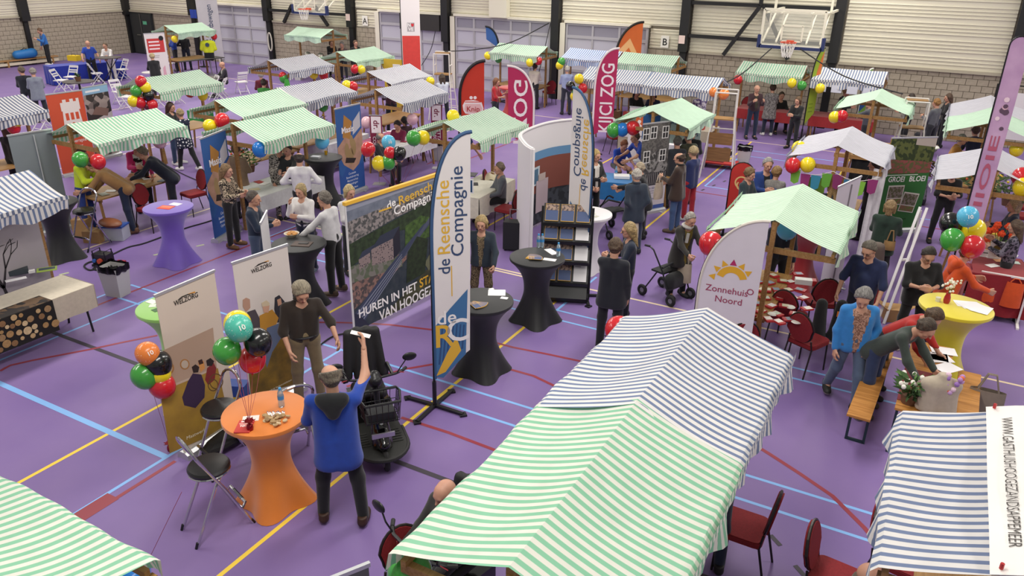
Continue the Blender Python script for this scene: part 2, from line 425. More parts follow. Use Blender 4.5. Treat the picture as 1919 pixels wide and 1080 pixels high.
for i in range(len(edges)-1):
    a, b = edges[i]+(.2 if i else 0), edges[i+1]-.2
    if i == 0: cladding(wall_back, a, b, 2.2, 8)
    elif i == 1: cladding(wall_back, a, -32.9, 2.2, 8); cladding(wall_back, -32.9, b, 2.85, 8)
    elif i in (3, 4, 5): cladding(wall_back, a, b, 3.02, 8)
    else: cladding(wall_back, a, b, 2.24, 8)
cladding(wall_back, -23.75, -22.5, 2.22, 2.95); cladding(wall_back, -9.95, -8.8, 2.22, 2.92)
for a, b in ((17.7, 22.85), (23.25, 28.4), (8, 17.3)): cladding(wall_left, a, b, 2.2, 8, 'l')
for a, b in ((-39.4, -34.5), (-28.9, -24.2), (-8.42, -3.68), (-3.28, 1.46), (1.86, 6.6)):
    MB().span((a, YB-.12, ZB), (b, YB-.01, ZB+.09)).build('wall_cap', CAPM, wall_back)
MB().span((XL+.01, 8, ZB), (XL+.1, 28.4, ZB+.06)).build('wall_cap', CAPM, wall_left)
def sect_door(name, x0, x1, ztop, cols, dark=True):
    """sectional overhead door: rows of translucent panes in grey rails"""
    fr = MB()
    rows = [0.02, .56, 1.18, 1.82, 2.45, ztop]
    rows = [r for r in rows if r <= ztop]
    xs = [x0+(x1-x0)*i/cols for i in range(cols+1)]
    for x in xs: fr.span((x-.04, YB-.16, 0), (x+.04, YB-.06, ztop))
    for r in rows: fr.span((x0, YB-.165, r-.055), (x1, YB-.055, r+.055))
    d = struct(name, fr, mat('#a8a5aa', .45))
    pm, pd = mat('#b9b7c2', .3), mat('#8b8894', .3)
    for i in range(cols):
        for j in range(len(rows)-1):
            MB().span((xs[i]+.04, YB-.12, rows[j]+.05), (xs[i+1]-.04, YB-.09, rows[j+1]-.05)).build('pane', pd if j == len(rows)-2 else pm, d)
    MB().span((x0-.1, YB-.22, ztop+.02), (x1+.1, YB-.03, ztop+.11)).build('lintel', TRIM, d)
    MB().span((x0-.28, YB-.2, 0), (x0-.06, YB-.02, ztop)).build('jamb', TRIM, d)
    MB().span((x0-.06, YB-.17, 0), (x0-.04, YB-.05, ztop)).build('seal', BLACK, d)
    return d
sect_door('door_1', -32.5, -29.3, 2.78, 3); sect_door('door_2', -22.35, -19.1, 2.93, 3); sect_door('door_3', -18.4, -14.05, 2.93, 5); sect_door('door_4', -13.3, -10.04, 2.93, 3)
MB().span((-21.2, YB-.3, 2.3), (-19.15, YB-.2, 2.95)).build('cover_plate', mat('#2a2725', .6), wall_back)
MB().span((-16.7, YB-.35, 3.0), (-15.9, YB-.05, 8)).build('duct', TRIM, wall_back)
dd = struct('door_5', MB().span((-39.38, YB-.1, 0), (-37.6, YB-.02, 2.15)), mat('#26282a', .5))
for x in (-38.9, -38.05): MB().span((x-.38, YB-.13, .05), (x+.38, YB-.1, 2.08)).build('door_leaf', mat('#2c2f31', .45), dd)
MB().span((-38.5, YB-.15, .05), (-38.46, YB-.12, 2.08)).build('astragal', STEEL, dd)
MB().span((-38.85, YB-.2, .98), (-38.55, YB-.14, 1.02)).build('push_bar', STEEL, dd)
MB().span((-38.3, YB-.145, 1.55), (-38.0, YB-.135, 1.72)).build('exit_sticker', mat('#5fb08a', .6), dd)
for nm, x, z in (('A', -23.25, 2.51), ('B', -9.35, 2.49)):
    s = thing('wall_sign', 'white square wall sign with the black letter '+nm, 'sign', (x, YB-.1, z))
    MB().box((0, 0, 0), (.3, .02, .42)).build('plate', mat('#e6e2da', .6), s)
    text(nm, .34, '#161616', s, panelM(0, -.013, -.02), bold=.015)
# steel girts and bracing in the two hoop bays
def girts(x0, x1, zs, diag):
    for z in zs: MB().bar((x0, YB-.22, z), (x1, YB-.22, z), .09, .12).build('girt', STEELB, wall_back)
    for p, q in diag: MB().bar((p[0], YB-.24, p[1]), (q[0], YB-.24, q[1]), .12, .12).build('brace', STEELB, wall_back)
girts(-8.5, -3.6, (2.77, 3.89), [((-7.12, 2.2), (-6.05, 3.89)), ((-5.95, 3.89), (-4.9, 2.2)), ((-6.05, 3.89), (-6.05, 4.6))])
girts(-28.9, -24.2, (2.72,), [((-28.0, 2.2), (-27.4, 3.0)), ((-26.0, 3.0), (-25.3, 2.2))])
for x in (-8.63, -24.0):
    MB().box((x-.02, YB-.34, 2.63), (.22, .03, .28)).build('notice', mat('#e9cfc8', .6), wall_back)
# ---- basketball hoops
def hoop(bx, by, label, z0=2.9, rel=0):
    t = thing('basketball_hoop', label, 'basketball hoop', (bx, by, 0), rel)
    bw, bh = 1.8, 1.05; wm = mat('#e6e0cc', .5)
    fr = MB()
    for x in (-bw/2, bw/2): fr.bar((x, 0, z0), (x, 0, z0+bh), .07, .05)
    for z in (z0, z0+bh): fr.bar((-bw/2, 0, z), (bw/2, 0, z), .05, .07)
    fr.build('board_frame', wm, t)
    g = mat('#cfd0c6', .15); g2, nt, b = _new('acrylic'); b.inputs['Base Color'].default_value = lin('#dcdcd2'); b.inputs['Alpha'].default_value = .18; b.inputs['Roughness'].default_value = .1
    MB().box((0, .005, z0+bh/2), (bw-.08, .012, bh-.06)).build('backboard', g2, t)
    tg = MB()
    for x in (-.3, .3): tg.bar((x, -.012, z0+.15), (x, -.012, z0+.6), .05, .01)
    for z in (z0+.15, z0+.6): tg.bar((-.3, -.012, z), (.3, -.012, z), .01, .05)
    tg.build('target_square', wm, t)
    pad = MB().bar((-bw/2-.03, 0, z0-.04), (bw/2+.03, 0, z0-.04), .12, .09)
    for x in (-1, 1): pad.bar((x*(bw/2+.05), 0, z0-.08), (x*(bw/2+.05), 0, z0+.3), .1, .12)
    pad.build('edge_pad', mat('#23305f', .6), t)
    arm = MB()
    for x in (-.85, -.45, .45, .85):
        arm.bar((x, .05, z0+.1), (x*.95, 1.3, z0+.9), .05, .05); arm.bar((x, .05, z0+.95), (x*.95, 1.3, z0+.95), .05, .05); arm.bar((x*.97, .6, z0+.95), (x*.97, .6, z0+.5), .04, .04)
    for y in (.4, 1.3): arm.bar((-.85, y, z0+.95), (.85, y, z0+.95), .05, .05)
    arm.bar((-.85, 1.3, z0+.95), (-.85, 1.3, z0+1.6), .07, .07); arm.bar((.85, 1.3, z0+.95), (.85, 1.3, z0+1.6), .07, .07)
    for x in (-.85, .85): arm.bar((x, 1.3, z0+.95), (x, YB-by-.05, z0+.95), .07, .07)
    arm.build('support_frame', wm, t)
    rim = MB().tube([(.23*math.cos(a*PI/10), -.38+.23*math.sin(a*PI/10), 3.05) for a in range(20)], .014, 6, True).box((0, -.08, 3.04), (.2, .14, .09))
    rm = rim.build('rim', mat('#c8492b', .45), t)
    net = MB()
    for k in range(12):
        a = 2*PI*k/12
        for s in (-1, 1):
            pts = [((.225-.1*q)*math.cos(a+s*q*.5), -.38+(.225-.1*q)*math.sin(a+s*q*.5), 3.04-.42*q) for q in (0, .33, .66, 1)]
            net.tube(pts, .008, 4)
    net.build('net', mat('#e9e6df', .8), rm)
    return t
hoop(-4.42, 25.75, 'basketball hoop with glass backboard on white frame over a green market stall')
hoop(-24.6, 26.65, 'basketball hoop with glass backboard near the wall sign A')
# chain loop hanging on the column, cable lines of the scoreboard
lp = MB().tube([at_ for at_ in [(-29.05+.12*math.cos(a*PI/8), YB-.225, 1.25+.42*math.sin(a*PI/8)) for a in range(16)]], .03, 6, True).build('rope_loop', mat('#cfcabd', .7)); tag(lp, 'white rope loop hanging on a black steel column', 'rope')
def cable(pts, r, m, label, name='power_cable'):
    P = [Vector(p) for p in pts]; out = []
    for i in range(len(P)-1):
        for k in range(6):
            t = k/6; p0, p1, p2, p3 = P[max(i-1, 0)], P[i], P[i+1], P[min(i+2, len(P)-1)]
            out.append(.5*((2*p1)+(p2-p0)*t+(2*p0-5*p1+4*p2-p3)*t*t+(3*p1-p0-3*p2+p3)*t**3))
    out.append(P[-1])
    o = MB().tube(out, r, 6).build(name, m); return tag(o, label, 'cable')
CABM = mat('#1a1a1c', .6)
cable([(-19.35, YB-.3, 2.3), (-19.6, 28.3, 1.4), (-20.2, 27.6, .3), (-20.9, 27, .02)], .015, CABM, 'black power cable hanging from the cover plate to the floor')
cable([(-14.05, YB-.25, 2.9), (-14.6, 26.5, 2.32), (-15.0, 24.6, 2.2), (-15.2, 22.9, 2.28)], .018, CABM, 'black power cable strung from a door lintel over a green canopy to the umpire chair')
cable([(-14.0, YB-.2, 2.9), (-14.15, 28.2, 1.5), (-14.4, 27.9, .02)], .015, CABM, 'black power cable dropping beside the door lintel')
cable([(-5.75, 23.4, 1.97), (-5.4, 24.2, 2.2), (-4.9, 25.5, 2.85)], .018, CABM, 'black power cable sagging up to the basketball hoop')
cable([(-4.1, 25.7, 2.85), (-2.6, 24.6, 2.3), (-.95, 23.4, 2.12)], .018, CABM, 'black power cable sagging from hoop to umpire chair')
# ================================================================ PEOPLE: smooth continuous surfaces grown round a posed skeleton
def nets(f, org, h):
    """surface nets: quads of the zero surface of field f (negative inside)"""
    ins = f < 0
    a = [ins[i:ins.shape[0]-1+i, j:ins.shape[1]-1+j, k:ins.shape[2]-1+k] for i in (0, 1) for j in (0, 1) for k in (0, 1)]
    n_in = sum(x.astype(np.int8) for x in a)
    act = (n_in > 0) & (n_in < 8)
    idx = np.full(act.shape, -1, np.int64); cells = np.argwhere(act); idx[act] = np.arange(len(cells))
    acc = np.zeros((len(cells), 3)); cnt = np.zeros(len(cells))
    ci, cj, ck = cells.T
    cor = [(i, j, k) for i in (0, 1) for j in (0, 1) for k in (0, 1)]
    for p in cor:
        for ax in range(3):
            if p[ax]: continue
            q = list(p); q[ax] = 1
            fa = f[ci+p[0], cj+p[1], ck+p[2]]; fb = f[ci+q[0], cj+q[1], ck+q[2]]
            m = (fa < 0) != (fb < 0)
            t = fa[m]/(fa[m]-fb[m]); pos = np.repeat(np.array([p], float), m.sum(), 0); pos[:, ax] += t
            acc[m] += pos; cnt[m] += 1
    V = (cells+acc/cnt[:, None])*h+org
    Q = []
    for ax in range(3):
        sl = [slice(None)]*3; sl2 = [slice(None)]*3; sl[ax] = slice(0, -1); sl2[ax] = slice(1, None)
        A, B = ins[tuple(sl)], ins[tuple(sl2)]
        e = np.argwhere(A != B)
        o1, o2 = [x for x in range(3) if x != ax]
        ok = (e[:, o1] > 0) & (e[:, o2] > 0) & (e[:, o1] < f.shape[o1]-1) & (e[:, o2] < f.shape[o2]-1); e = e[ok]
        def at_c(d1, d2):
            c = e.copy(); c[:, o1] -= d1; c[:, o2] -= d2
            return idx[c[:, 0], c[:, 1], c[:, 2]]
        q = np.stack([at_c(1, 1), at_c(0, 1), at_c(0, 0), at_c(1, 0)], 1)
        flip = A[tuple(e.T)]
        if ax == 1: flip = ~flip
        q[~flip] = q[~flip][:, ::-1]
        Q.append(q)
    return V, np.concatenate(Q)
def blob(prims, h, k=.018, planes=(), sub=(), cut_pad=.03):
    """mesh of smoothly joined tapered capsules; prims: (a, b, ra, rb)"""
    A = np.array([p[0] for p in prims], float); B = np.array([p[1] for p in prims], float)
    ra = np.array([p[2] for p in prims], float); rb = np.array([p[3] for p in prims], float)
    R_ = np.maximum(ra, rb)[:, None]
    lo = np.minimum(A, B).min(0)-R_.max()-.04; hi = np.maximum(A, B).max(0)+R_.max()+.04
    n = np.ceil((hi-lo)/h).astype(int)+1
    ax = [lo[i]+h*np.arange(n[i]) for i in range(3)]
    S = np.zeros(n)
    for a, b, r0, r1 in zip(A, B, ra, rb):
        m = max(r0, r1)+k*5
        l = np.clip(((np.minimum(a, b)-m-lo)/h).astype(int), 0, n-1); u = np.clip(((np.maximum(a, b)+m-lo)/h).astype(int)+2, 1, n)
        X = ax[0][l[0]:u[0]][:, None, None]; Y = ax[1][l[1]:u[1]][None, :, None]; Z = ax[2][l[2]:u[2]][None, None, :]
        d = b-a; dd = max(float(d@d), 1e-9)
        t = np.clip(((X-a[0])*d[0]+(Y-a[1])*d[1]+(Z-a[2])*d[2])/dd, 0, 1)
        D = np.sqrt((X-a[0]-t*d[0])**2+(Y-a[1]-t*d[1])**2+(Z-a[2]-t*d[2])**2)-(r0+(r1-r0)*t)
        S[l[0]:u[0], l[1]:u[1], l[2]:u[2]] += np.exp(-np.clip(D, -.2, .3)/k)
    f = np.where(S > 1e-12, -k*np.log(np.maximum(S, 1e-12)), .3)
    G = None
    if planes or sub: G = np.meshgrid(*ax, indexing='ij')
    for pt, nn in planes:
        f = np.maximum(f, (G[0]-pt[0])*nn[0]+(G[1]-pt[1])*nn[1]+(G[2]-pt[2])*nn[2])
    for a, b, r0, r1 in sub:
        a = np.array(a, float); d = np.array(b, float)-a; dd = max(float(d@d), 1e-9)
        t = np.clip(((G[0]-a[0])*d[0]+(G[1]-a[1])*d[1]+(G[2]-a[2])*d[2])/dd, 0, 1)
        D = np.sqrt((G[0]-a[0]-t*d[0])**2+(G[1]-a[1]-t*d[1])**2+(G[2]-a[2]-t*d[2])**2)-(r0+(r1-r0)*t)
        f = np.maximum(f, -D)
    f[0] = f[-1] = .3; f[:, 0] = f[:, -1] = .3; f[:, :, 0] = f[:, :, -1] = .3
    return nets(f, lo, h)
def np_mesh(name, V, Q, mats, mi=None):
    me = bpy.data.meshes.new(name); me.vertices.add(len(V)); me.vertices.foreach_set('co', np.asarray(V, np.float32).ravel())
    me.loops.add(Q.size); me.loops.foreach_set('vertex_index', Q.astype(np.int32).ravel())
    me.polygons.add(len(Q)); me.polygons.foreach_set('loop_start', np.arange(0, Q.size, 4, dtype=np.int32))
    for m in mats: me.materials.append(m)
    if mi is not None: me.polygons.foreach_set('material_index', np.asarray(mi, np.int32))
    me.polygons.foreach_set('use_smooth', np.ones(len(Q), bool)); me.update(calc_edges=True); me.validate()
    return me
# ---- templates
HEADP = [((0, -.02, .032), (0, .012, .035), .080, .075), ((0, -.035, .015), (0, -.03, 0), .074, .066), ((0, .035, .02), (0, .042, -.055), .056, .042),
         ((-.028, .028, -.06), (.028, .028, -.06), .034, .034), ((0, .062, -.088), (0, .06, -.092), .02, .02), ((0, .096, .012), (0, .116, -.018), .008, .0135),
         ((-.032, .082, .032), (.032, .082, .032), .0125, .0125), ((-.079, -.008, .012), (-.079, -.006, -.018), .013, .009), ((.079, -.008, .012), (.079, -.006, -.018), .013, .009),
         ((-.02, .083, -.054), (.02, .083, -.054), .009, .009), ((-.045, .055, -.012), (.045, .055, -.012), .022, .022), ((0, -.02, -.05), (0, -.03, -.15), .054, .056)]
HEAD = blob(HEADP, .0085, .009)
def _hand(curl, spread=0):
    pr = []
    for y0, y1 in ((-.018, -.030), (-.004, -.010), (.008, .012), (.016, .031)): pr.append(((0, y0, .012), (0, y1, -.082), .0175, .0145))
    for i, (y, L) in enumerate(((-.032, .058), (-.011, .074), (.011, .082), (.032, .072))):
        p = np.array([0, y, -.084]); a = 0.0
        for j, (fr, r0, r1) in enumerate(((.45, .0098, .009), (.31, .009, .0082), (.24, .0082, .007))):
            a += curl*(.8 if j == 0 else 1.0)
            q = p+L*fr*np.array([math.sin(a), y*spread, -math.cos(a)]); pr.append((tuple(p), tuple(q), r0, r1)); p = q
    pr += [((.004, .022, -.015), (.014, .05, -.045), .015, .0125), ((.014, .05, -.045), (.026+.02*curl, .056, -.078), .0115, .0095), ((.026+.02*curl, .056, -.078), (.034+.03*curl, .052, -.1), .0095, .008)]
    return blob(pr, .0062, .0045)
HANDS = {'relaxed': _hand(.42), 'grip': _hand(1.05), 'flat': _hand(.1, .4)}
def _hair(prims, planes=(), sub=(), h=.0095, k=.01):
    V, Q = blob(prims, h, k, planes, sub); return np_mesh('hair', V, Q, [BLACK])
_FACE = [((0, .095, .0), (0, .11, -.12), .062, .085)]
_SK = [((0, -.022, .038), (0, .004, .043), .086, .080), ((0, -.042, .018), (0, -.038, -.005), .079, .073)]
_r = random.Random(5)
_SK += [((x, y, z), (x+_r.uniform(-.014, .014), y-.012, z-.006), .0085, .006) for x, y, z in [((.084*math.cos(a)*math.cos(b)), -.026+.092*math.sin(a)*math.cos(b), .034+.088*math.sin(b)) for a, b in [(_r.uniform(0, 6.28), _r.uniform(-.45, 1.5)) for _ in range(110)]]]
_LOW = [((0, -.06, -.062), (0, .25, -1.0))]
_r = random.Random(3)
_curls = [((x, y, z), (x+.004, y, z), .022, .022) for x, y, z in [((.085*math.cos(a)*math.cos(b)), -.02+.092*math.sin(a)*math.cos(b), .035+.088*math.sin(b)) for a, b in [(_r.uniform(0, 6.28), _r.uniform(-.1, 1.5)) for _ in range(60)]]]
HAIR = {'short': _hair(_SK, [((0, .038, .07), (0, .8, -.6))]+_LOW, _FACE),
        'full': _hair(_SK+[((0, .03, .1), (0, -.04, .115), .045, .045)], [((0, .052, .07), (0, .85, -.55))]+_LOW, _FACE),
        'fringe': _hair(_SK, [((0, .02, .058), (0, .35, .95)), ((0, .03, .05), (0, 1, 0))]+_LOW, _FACE),
        'curly': _hair(_SK+_curls, [((0, .065, .055), (0, .9, -.45))]+[((0, -.06, -.075), (0, .25, -1.0))], _FACE),
        'bob': _hair(_SK+[((s*.078, -.02, .02), (s*.082, -.01, -.09), .03, .028) for s in (-1, 1)]+[((0, -.075, 0), (0, -.07, -.1), .06, .05)], [((0, .06, .06), (0, .9, -.5))], _FACE+[((0, .03, -.1), (0, .03, -.25), .055, .08)]),
        'long': _hair(_SK+[((s*.078, -.015, .02), (s*.095, .0, -.24), .032, .024) for s in (-1, 1)]+[((s*.04, -.075, 0), (s*.06, -.10, -.27), .06, .035) for s in (-1, 1)], [((0, .06, .06), (0, .9, -.5))], _FACE+[((0, .03, -.1), (0, .03, -.3), .055, .075)]),
        'pony': _hair(_SK+[((0, -.115, .05), (0, -.13, .03), .03, .028), ((0, -.135, .02), (0, -.13, -.17), .03, .014)], [((0, .05, .062), (0, .9, -.45))]+[((0, -.06, -.06), (0, .9, -1.0))], _FACE)}
def _shoe():
    V, Q = blob([((0, -.06, .05), (0, .02, .045), .04, .042), ((0, .02, .04), (0, .15, .03), .046, .034), ((-.012, .05, .03), (-.014, .13, .025), .035, .03), ((.012, .05, .03), (.014, .13, .025), .035, .03), ((0, -.05, .06), (0, -.045, .1), .042, .045)], .011, .01, [((0, 0, .002), (0, 0, -1)), ((0, 0, .11), (0, 0, 1))])
    c = V[Q].mean(1); mi = (c[:, 2] < .024).astype(int)
    return np_mesh('shoe', V, Q, [BLACK, BLACK], mi)
SHOE = _shoe()
EYE_M = mat('#1c1512', .3); LIP_M = mat('#96504a', .5)
def omat(o, *ms):
    for i, m in enumerate(ms): o.material_slots[i].link = 'OBJECT'; o.material_slots[i].material = m
def child(name, me, parent, M, *ms):
    o = bpy.data.objects.new(name, me); C.objects.link(o); o.parent = parent; o.matrix_local = M
    if ms: omat(o, *ms)
    return o
def _basis(z, y):
    z = Vector(z).normalized(); y = Vector(y); x = y.cross(z)
    x = x.normalized() if x.length > 1e-5 else Vector((1, 0, 0)); y = z.cross(x)
    return Matrix((x, y, z)).transposed()
ARMS = {'down': (4, 9, 10, 0), 'front': (25, 8, 75, 30), 'clasp': (20, 12, 70, 48), 'hold': (25, 10, 95, 12), 'reach': (62, 8, 18, 0), 'table': (38, 8, 30, 5), 'back': (-22, 10, 35, 40), 'up': (125, 25, 50, 5),
        'hip': (-8, 38, 85, 50), 'chin': (42, 5, 125, 18), 'lap': (22, 10, 48, 18), 'cross': (22, 12, 85, 62), 'push': (35, 8, 30, 0), 'point': (78, 12, 10, -5), 'low': (30, 8, 12, 0)}
_pstat = [0]
def person(pos, face=0, h=1.74, label='', arms=('down', 'down'), legs='stand', lean=0, top='#444444', low='#20222a', shoe='#1d1a1a', sole=None, hair='short', hcol='#4a3a2c', skin='#c3937a',
           by='feet', sleeve='long', hem=.0, belly=0.0, w=1.0, head=(0, 8), twist=0, hands=('relaxed', 'relaxed'), seat=.47, fine=False, glasses=False, under=None, dress=None, apron=None, hood=False, yaw=None, group=None, sit_y=None, collar=None, scarf=None, belt=None):
    """pos: ('f', px, py) feet on the floor, ('h', px, py) crown of the head, or world (x, y)"""
    s = h/1.75
    sit = legs == 'sit'
    LEG = {'stand': ((2, 4, 3), (0, 5, 2)), 'walk': ((18, 2, 6), (-14, 2, 16)), 'wide': ((4, 10, 4), (-2, 10, 4)), 'sit': ((84, 8, 88), (82, 9, 84)), 'bend': ((-4, 5, 3), (4, 5, 6)), 'step': ((22, 4, 22), (-8, 4, 6)), 'crouch': ((50, 9, 95), (45, 9, 90))}[legs]
    J = {}
    hips = {}
    th, sh = .425*s, .415*s
    kn, an = {}, {}
    for sd, L in ((-1, LEG[0]), (1, LEG[1])):
        a, b, k_ = (rad(v) for v in L)
        hp = Vector((sd*.088*s, 0, 0)); d1 = Vector((sd*math.sin(b), math.sin(a)*math.cos(b), -math.cos(a)*math.cos(b))); d2 = Vector((sd*math.sin(b)*.4, math.sin(a-k_), -math.cos(a-k_))).normalized()
        hips[sd] = hp; kn[sd] = hp+d1*th; an[sd] = kn[sd]+d2*sh
    low_z = min(an[-1].z, an[1].z); hz = .09*s-low_z
    if sit: hz = max(seat+.095*s, hz)
    O = Vector((0, 0, hz)); tw = Matrix.Rotation(rad(twist), 3, 'Z')
    le = rad(lean); up = tw @ Vector((0, math.sin(le), math.cos(le))); fw = tw @ Vector((0, math.cos(le), -math.sin(le))); rt = tw @ Vector((1, 0, 0))
    def sp(x, y, z): return O+rt*(x*s)+fw*(y*s)+up*(z*s)
    nb_ = sp(0, -.005, .50); hy, hp_ = rad(head[0]), rad(head[1])
    hup = (up*.6+Vector((0, 0, 1))*.4).normalized()
    hf0 = Matrix.Rotation(rad(twist)+hy, 3, 'Z') @ Vector((0, 1, 0))
    hf = (hf0*math.cos(hp_)-Vector((0, 0, 1))*math.sin(hp_)).normalized()
    HB = _basis(hup-hf*hup.dot(hf)*1.0, hf)
    hc = nb_+up*(.052*s)+HB @ Vector((0, .03*s, .095*s))
    shd, el, wr = {}, {}, {}
    for sd, A in ((-1, arms[0]), (1, arms[1])):
        a, b, e, c = ARMS[A] if isinstance(A, str) else A
        a, b, e, c = rad(a), rad(b), rad(e), rad(c)
        shd[sd] = sp(sd*.168*w, -.005, .436)
        f_ = rt*(sd*math.sin(b))
        g = tw @ Vector((0, 1, 0))
        d1 = (f_+g*(math.sin(a)*math.cos(b))-Vector((0, 0, 1))*(math.cos(a)*math.cos(b))).normalized()
        d2 = (rt*(-sd*math.sin(c))+g*(math.sin(a+e)*math.cos(c))-Vector((0, 0, 1))*(math.cos(a+e)*math.cos(c))).normalized()
        el[sd] = shd[sd]+d1*(.285*s); wr[sd] = el[sd]+d2*(.25*s)
    hp = {k: O+v for k, v in hips.items()}; kn = {k: O+v for k, v in kn.items()}; an = {k: O+v for k, v in an.items()}
    crown = hc+HB @ Vector((0, -.01, .115*s))
    # place it
    if isinstance(pos[0], str):
        if pos[0] == 'f': P = at(pos[1], pos[2], 0)
        else: P = at(pos[1], pos[2], crown.z)
        rz = cam_yaw(P, face) if yaw is None else yaw
        if pos[0] == 'h':
            off = Matrix.Rotation(rz, 3, 'Z') @ Vector((crown.x, crown.y, 0)); P = P-off
        P.z = 0
    else:
        P = Vector((pos[0], pos[1], 0)); rz = cam_yaw(P, face) if yaw is None else yaw
    X = lambda v: tuple(v)
    gh = .0165 if fine else .025
    # body (skin), one mesh
    pr = [(X(nb_+up*.06*s), X(sp(0, -.01, .44)), .052*s, .062*s)]
    for sd in (-1, 1):
        pr += [(X(sp(sd*.06*w, 0, .05)), X(sp(sd*.085*w, 0, .38)), .082*s, .088*s), (X(sp(0, 0, .43)), X(shd[sd]), .05*s, .046*s), (X(shd[sd]), X(el[sd]), .045*s, .038*s), (X(el[sd]), X(wr[sd]), .038*s, .027*s),
               (X(O+Vector((sd*.06*s, 0, .0))), X(hp[sd]), .085*s, .085*s), (X(hp[sd]), X(kn[sd]), .078*s, .052*s), (X(kn[sd]), X(an[sd]), .052*s, .036*s), (X(an[sd]), X(an[sd]+Vector((0, .09*s, -.045*s))), .035*s, .03*s)]
    V, Q = blob(pr, gh*1.12, .016); mi = [np.zeros(len(Q), int)]; VV = [V]; QQ = [Q]; n = len(V)
    Mh = Matrix.Translation(hc) @ (HB.to_4x4()) @ Matrix.Scale(s, 4)
    hv, hq = HEAD; c = hv[hq].mean(1)
    hm = np.zeros(len(hq), int); hm[(c[:, 1] > .078) & (np.abs(c[:, 0]) < .024) & (np.abs(c[:, 2]+.054) < .008)] = 2
    hm[(np.abs(np.abs(c[:, 0])-.031) < .0125) & (np.abs(c[:, 2]-.0125) < .007) & (c[:, 1] > .05)] = 1
    m4 = np.array(Mh); VV.append(hv @ m4[:3, :3].T+m4[:3, 3]); QQ.append(hq+n); mi.append(hm); n += len(hv)
    wrists = {}
    for i, sd in ((0, -1), (1, 1)):
        hvv, hqq = HANDS[hands[i]]; d = (wr[sd]-el[sd]).normalized()
        inw = rt*(-sd); yv = fw if abs(d.dot(fw)) < .8 else Vector((0, 0, 1))
        if abs(d.dot(fw)) >= .8: inw = rt*(-sd)
        z = -d; x = (inw-z*inw.dot(z)).normalized(); y = z.cross(x)*(1 if True else 1)
        if y.dot(yv) < 0: y = -y
        B3 = Matrix((x, y, z)).transposed()
        v2 = hvv @ (np.array(B3)*s*1.02).T+np.array(wr[sd]); q2 = hqq if B3.determinant() > 0 else hqq[:, ::-1]
        VV.append(v2); QQ.append(q2+n); mi.append(np.zeros(len(hqq), int)); n += len(hvv)
        wrists[sd] = wr[sd]+d*.09*s
    me = np_mesh('person', np.concatenate(VV), np.concatenate(QQ), [mat(skin, .55, 0, 'noise', 14, .08), EYE_M, LIP_M], np.concatenate(mi))
    o = bpy.data.objects.new('person', me); C.objects.link(o); o.location = P; o.rotation_euler = (0, 0, rz)
    tag(o, label, 'person', group)
    # hair, glasses
    if hair and hair != 'bald': child('hair', HAIR[hair], o, Mh, mat(hcol, .6, 0, 'hair', 60, .55, .7))
    if glasses:
        g = MB()
        for sx in (-1, 1):
            g.tube([(sx*.031+.022*math.cos(t*PI/6), .1, .012+.017*math.sin(t*PI/6)) for t in range(12)], .0028, 4, True); g.tube([(sx*.053, .1, .016), (sx*.078, .02, .014)], .0025, 4)
        g.tube([(-.01, .104, .014), (.01, .104, .014)], .0028, 4); g.build('glasses', BLACKP, o, M=Mh)
    # trousers / skirt
    lm = low if not isinstance(low, str) else cloth(low)
    if dress is None or dress == 'knee':
        pr = []
        for sd in (-1, 1):
            pr += [(X(sp(0, 0, .06)), X(hp[sd]+Vector((0, 0, -.01))), .092*s, .094*s), (X(hp[sd]), X(kn[sd]), .090*s, .068*s), (X(kn[sd]), X(an[sd]), .068*s, .056*s)]
        V, Q = blob(pr, gh, .014, [(X(sp(0, 0, .12)), X(up))])
        child('trousers', np_mesh('trousers', V, Q, [lm]), o, Matrix())
    # top
    tm = top if not isinstance(top, str) else cloth(top)
    pr = []; wz = .02-hem
    b0 = .108*s
    for sd in (-1, 1):
        pr += [(X(sp(sd*.066*w, .0, wz if not sit else max(wz, .0))), X(sp(sd*.085*w, 0, .36)), (.104+.02*belly+.14*max(hem, 0))*s, .104*s), (X(sp(sd*.05, -.005, .40)), X(shd[sd]), .07*s, .052*s), (X(sp(sd*.03, -.02, .475)), X(sp(sd*.11, -.01, .45)), .045*s, .045*s), (X(sp(0, -.03, .40)), X(sp(0, -.035, .475)), .07*s, .05*s)]
        if sleeve == 'long': pr += [(X(shd[sd]), X(el[sd]), .056*s, .050*s), (X(el[sd]), X(el[sd]+(wr[sd]-el[sd])*.93), .052*s, .042*s)]
        elif sleeve == 'elbow': pr += [(X(shd[sd]), X(el[sd]), .056*s, .053*s), (X(el[sd]), X(el[sd]+(wr[sd]-el[sd])*.16), .054*s, .05*s)]
        elif sleeve == 'short': pr += [(X(shd[sd]), X(shd[sd]+(el[sd]-shd[sd])*.62), .061*s, .058*s)]
        else: pr += [(X(shd[sd]), X(shd[sd]+(el[sd]-shd[sd])*.1), .055*s, .055*s)]
    if belly: pr.append((X(sp(0, .05+.03*belly, .10)), X(sp(0, .045+.03*belly, .2)), (.1+.02*belly)*s, (.095+.02*belly)*s))
    if hem > .12 or dress:
        hl = hem if not dress else (.42 if dress == 'knee' else hem)
        for sd in (-1, 1): pr.append((X(sp(sd*.06, .0, .02)), X(O+Vector((sd*.07*s, .01, -hl*s))) if not sit else X(hp[sd]+(kn[sd]-hp[sd])*.6), .118*s, (.14+.08*hl)*s))
    pl = [(X(nb_+up*.022*s), X(up))]
    if not sit: pl.append((X(sp(0, 0, 0)-Vector((0, 0, (hem+.06)*s))), (0, 0, -1)))
    V, Q = blob(pr, gh, .015, pl)
    mis = None; mats_ = [tm]
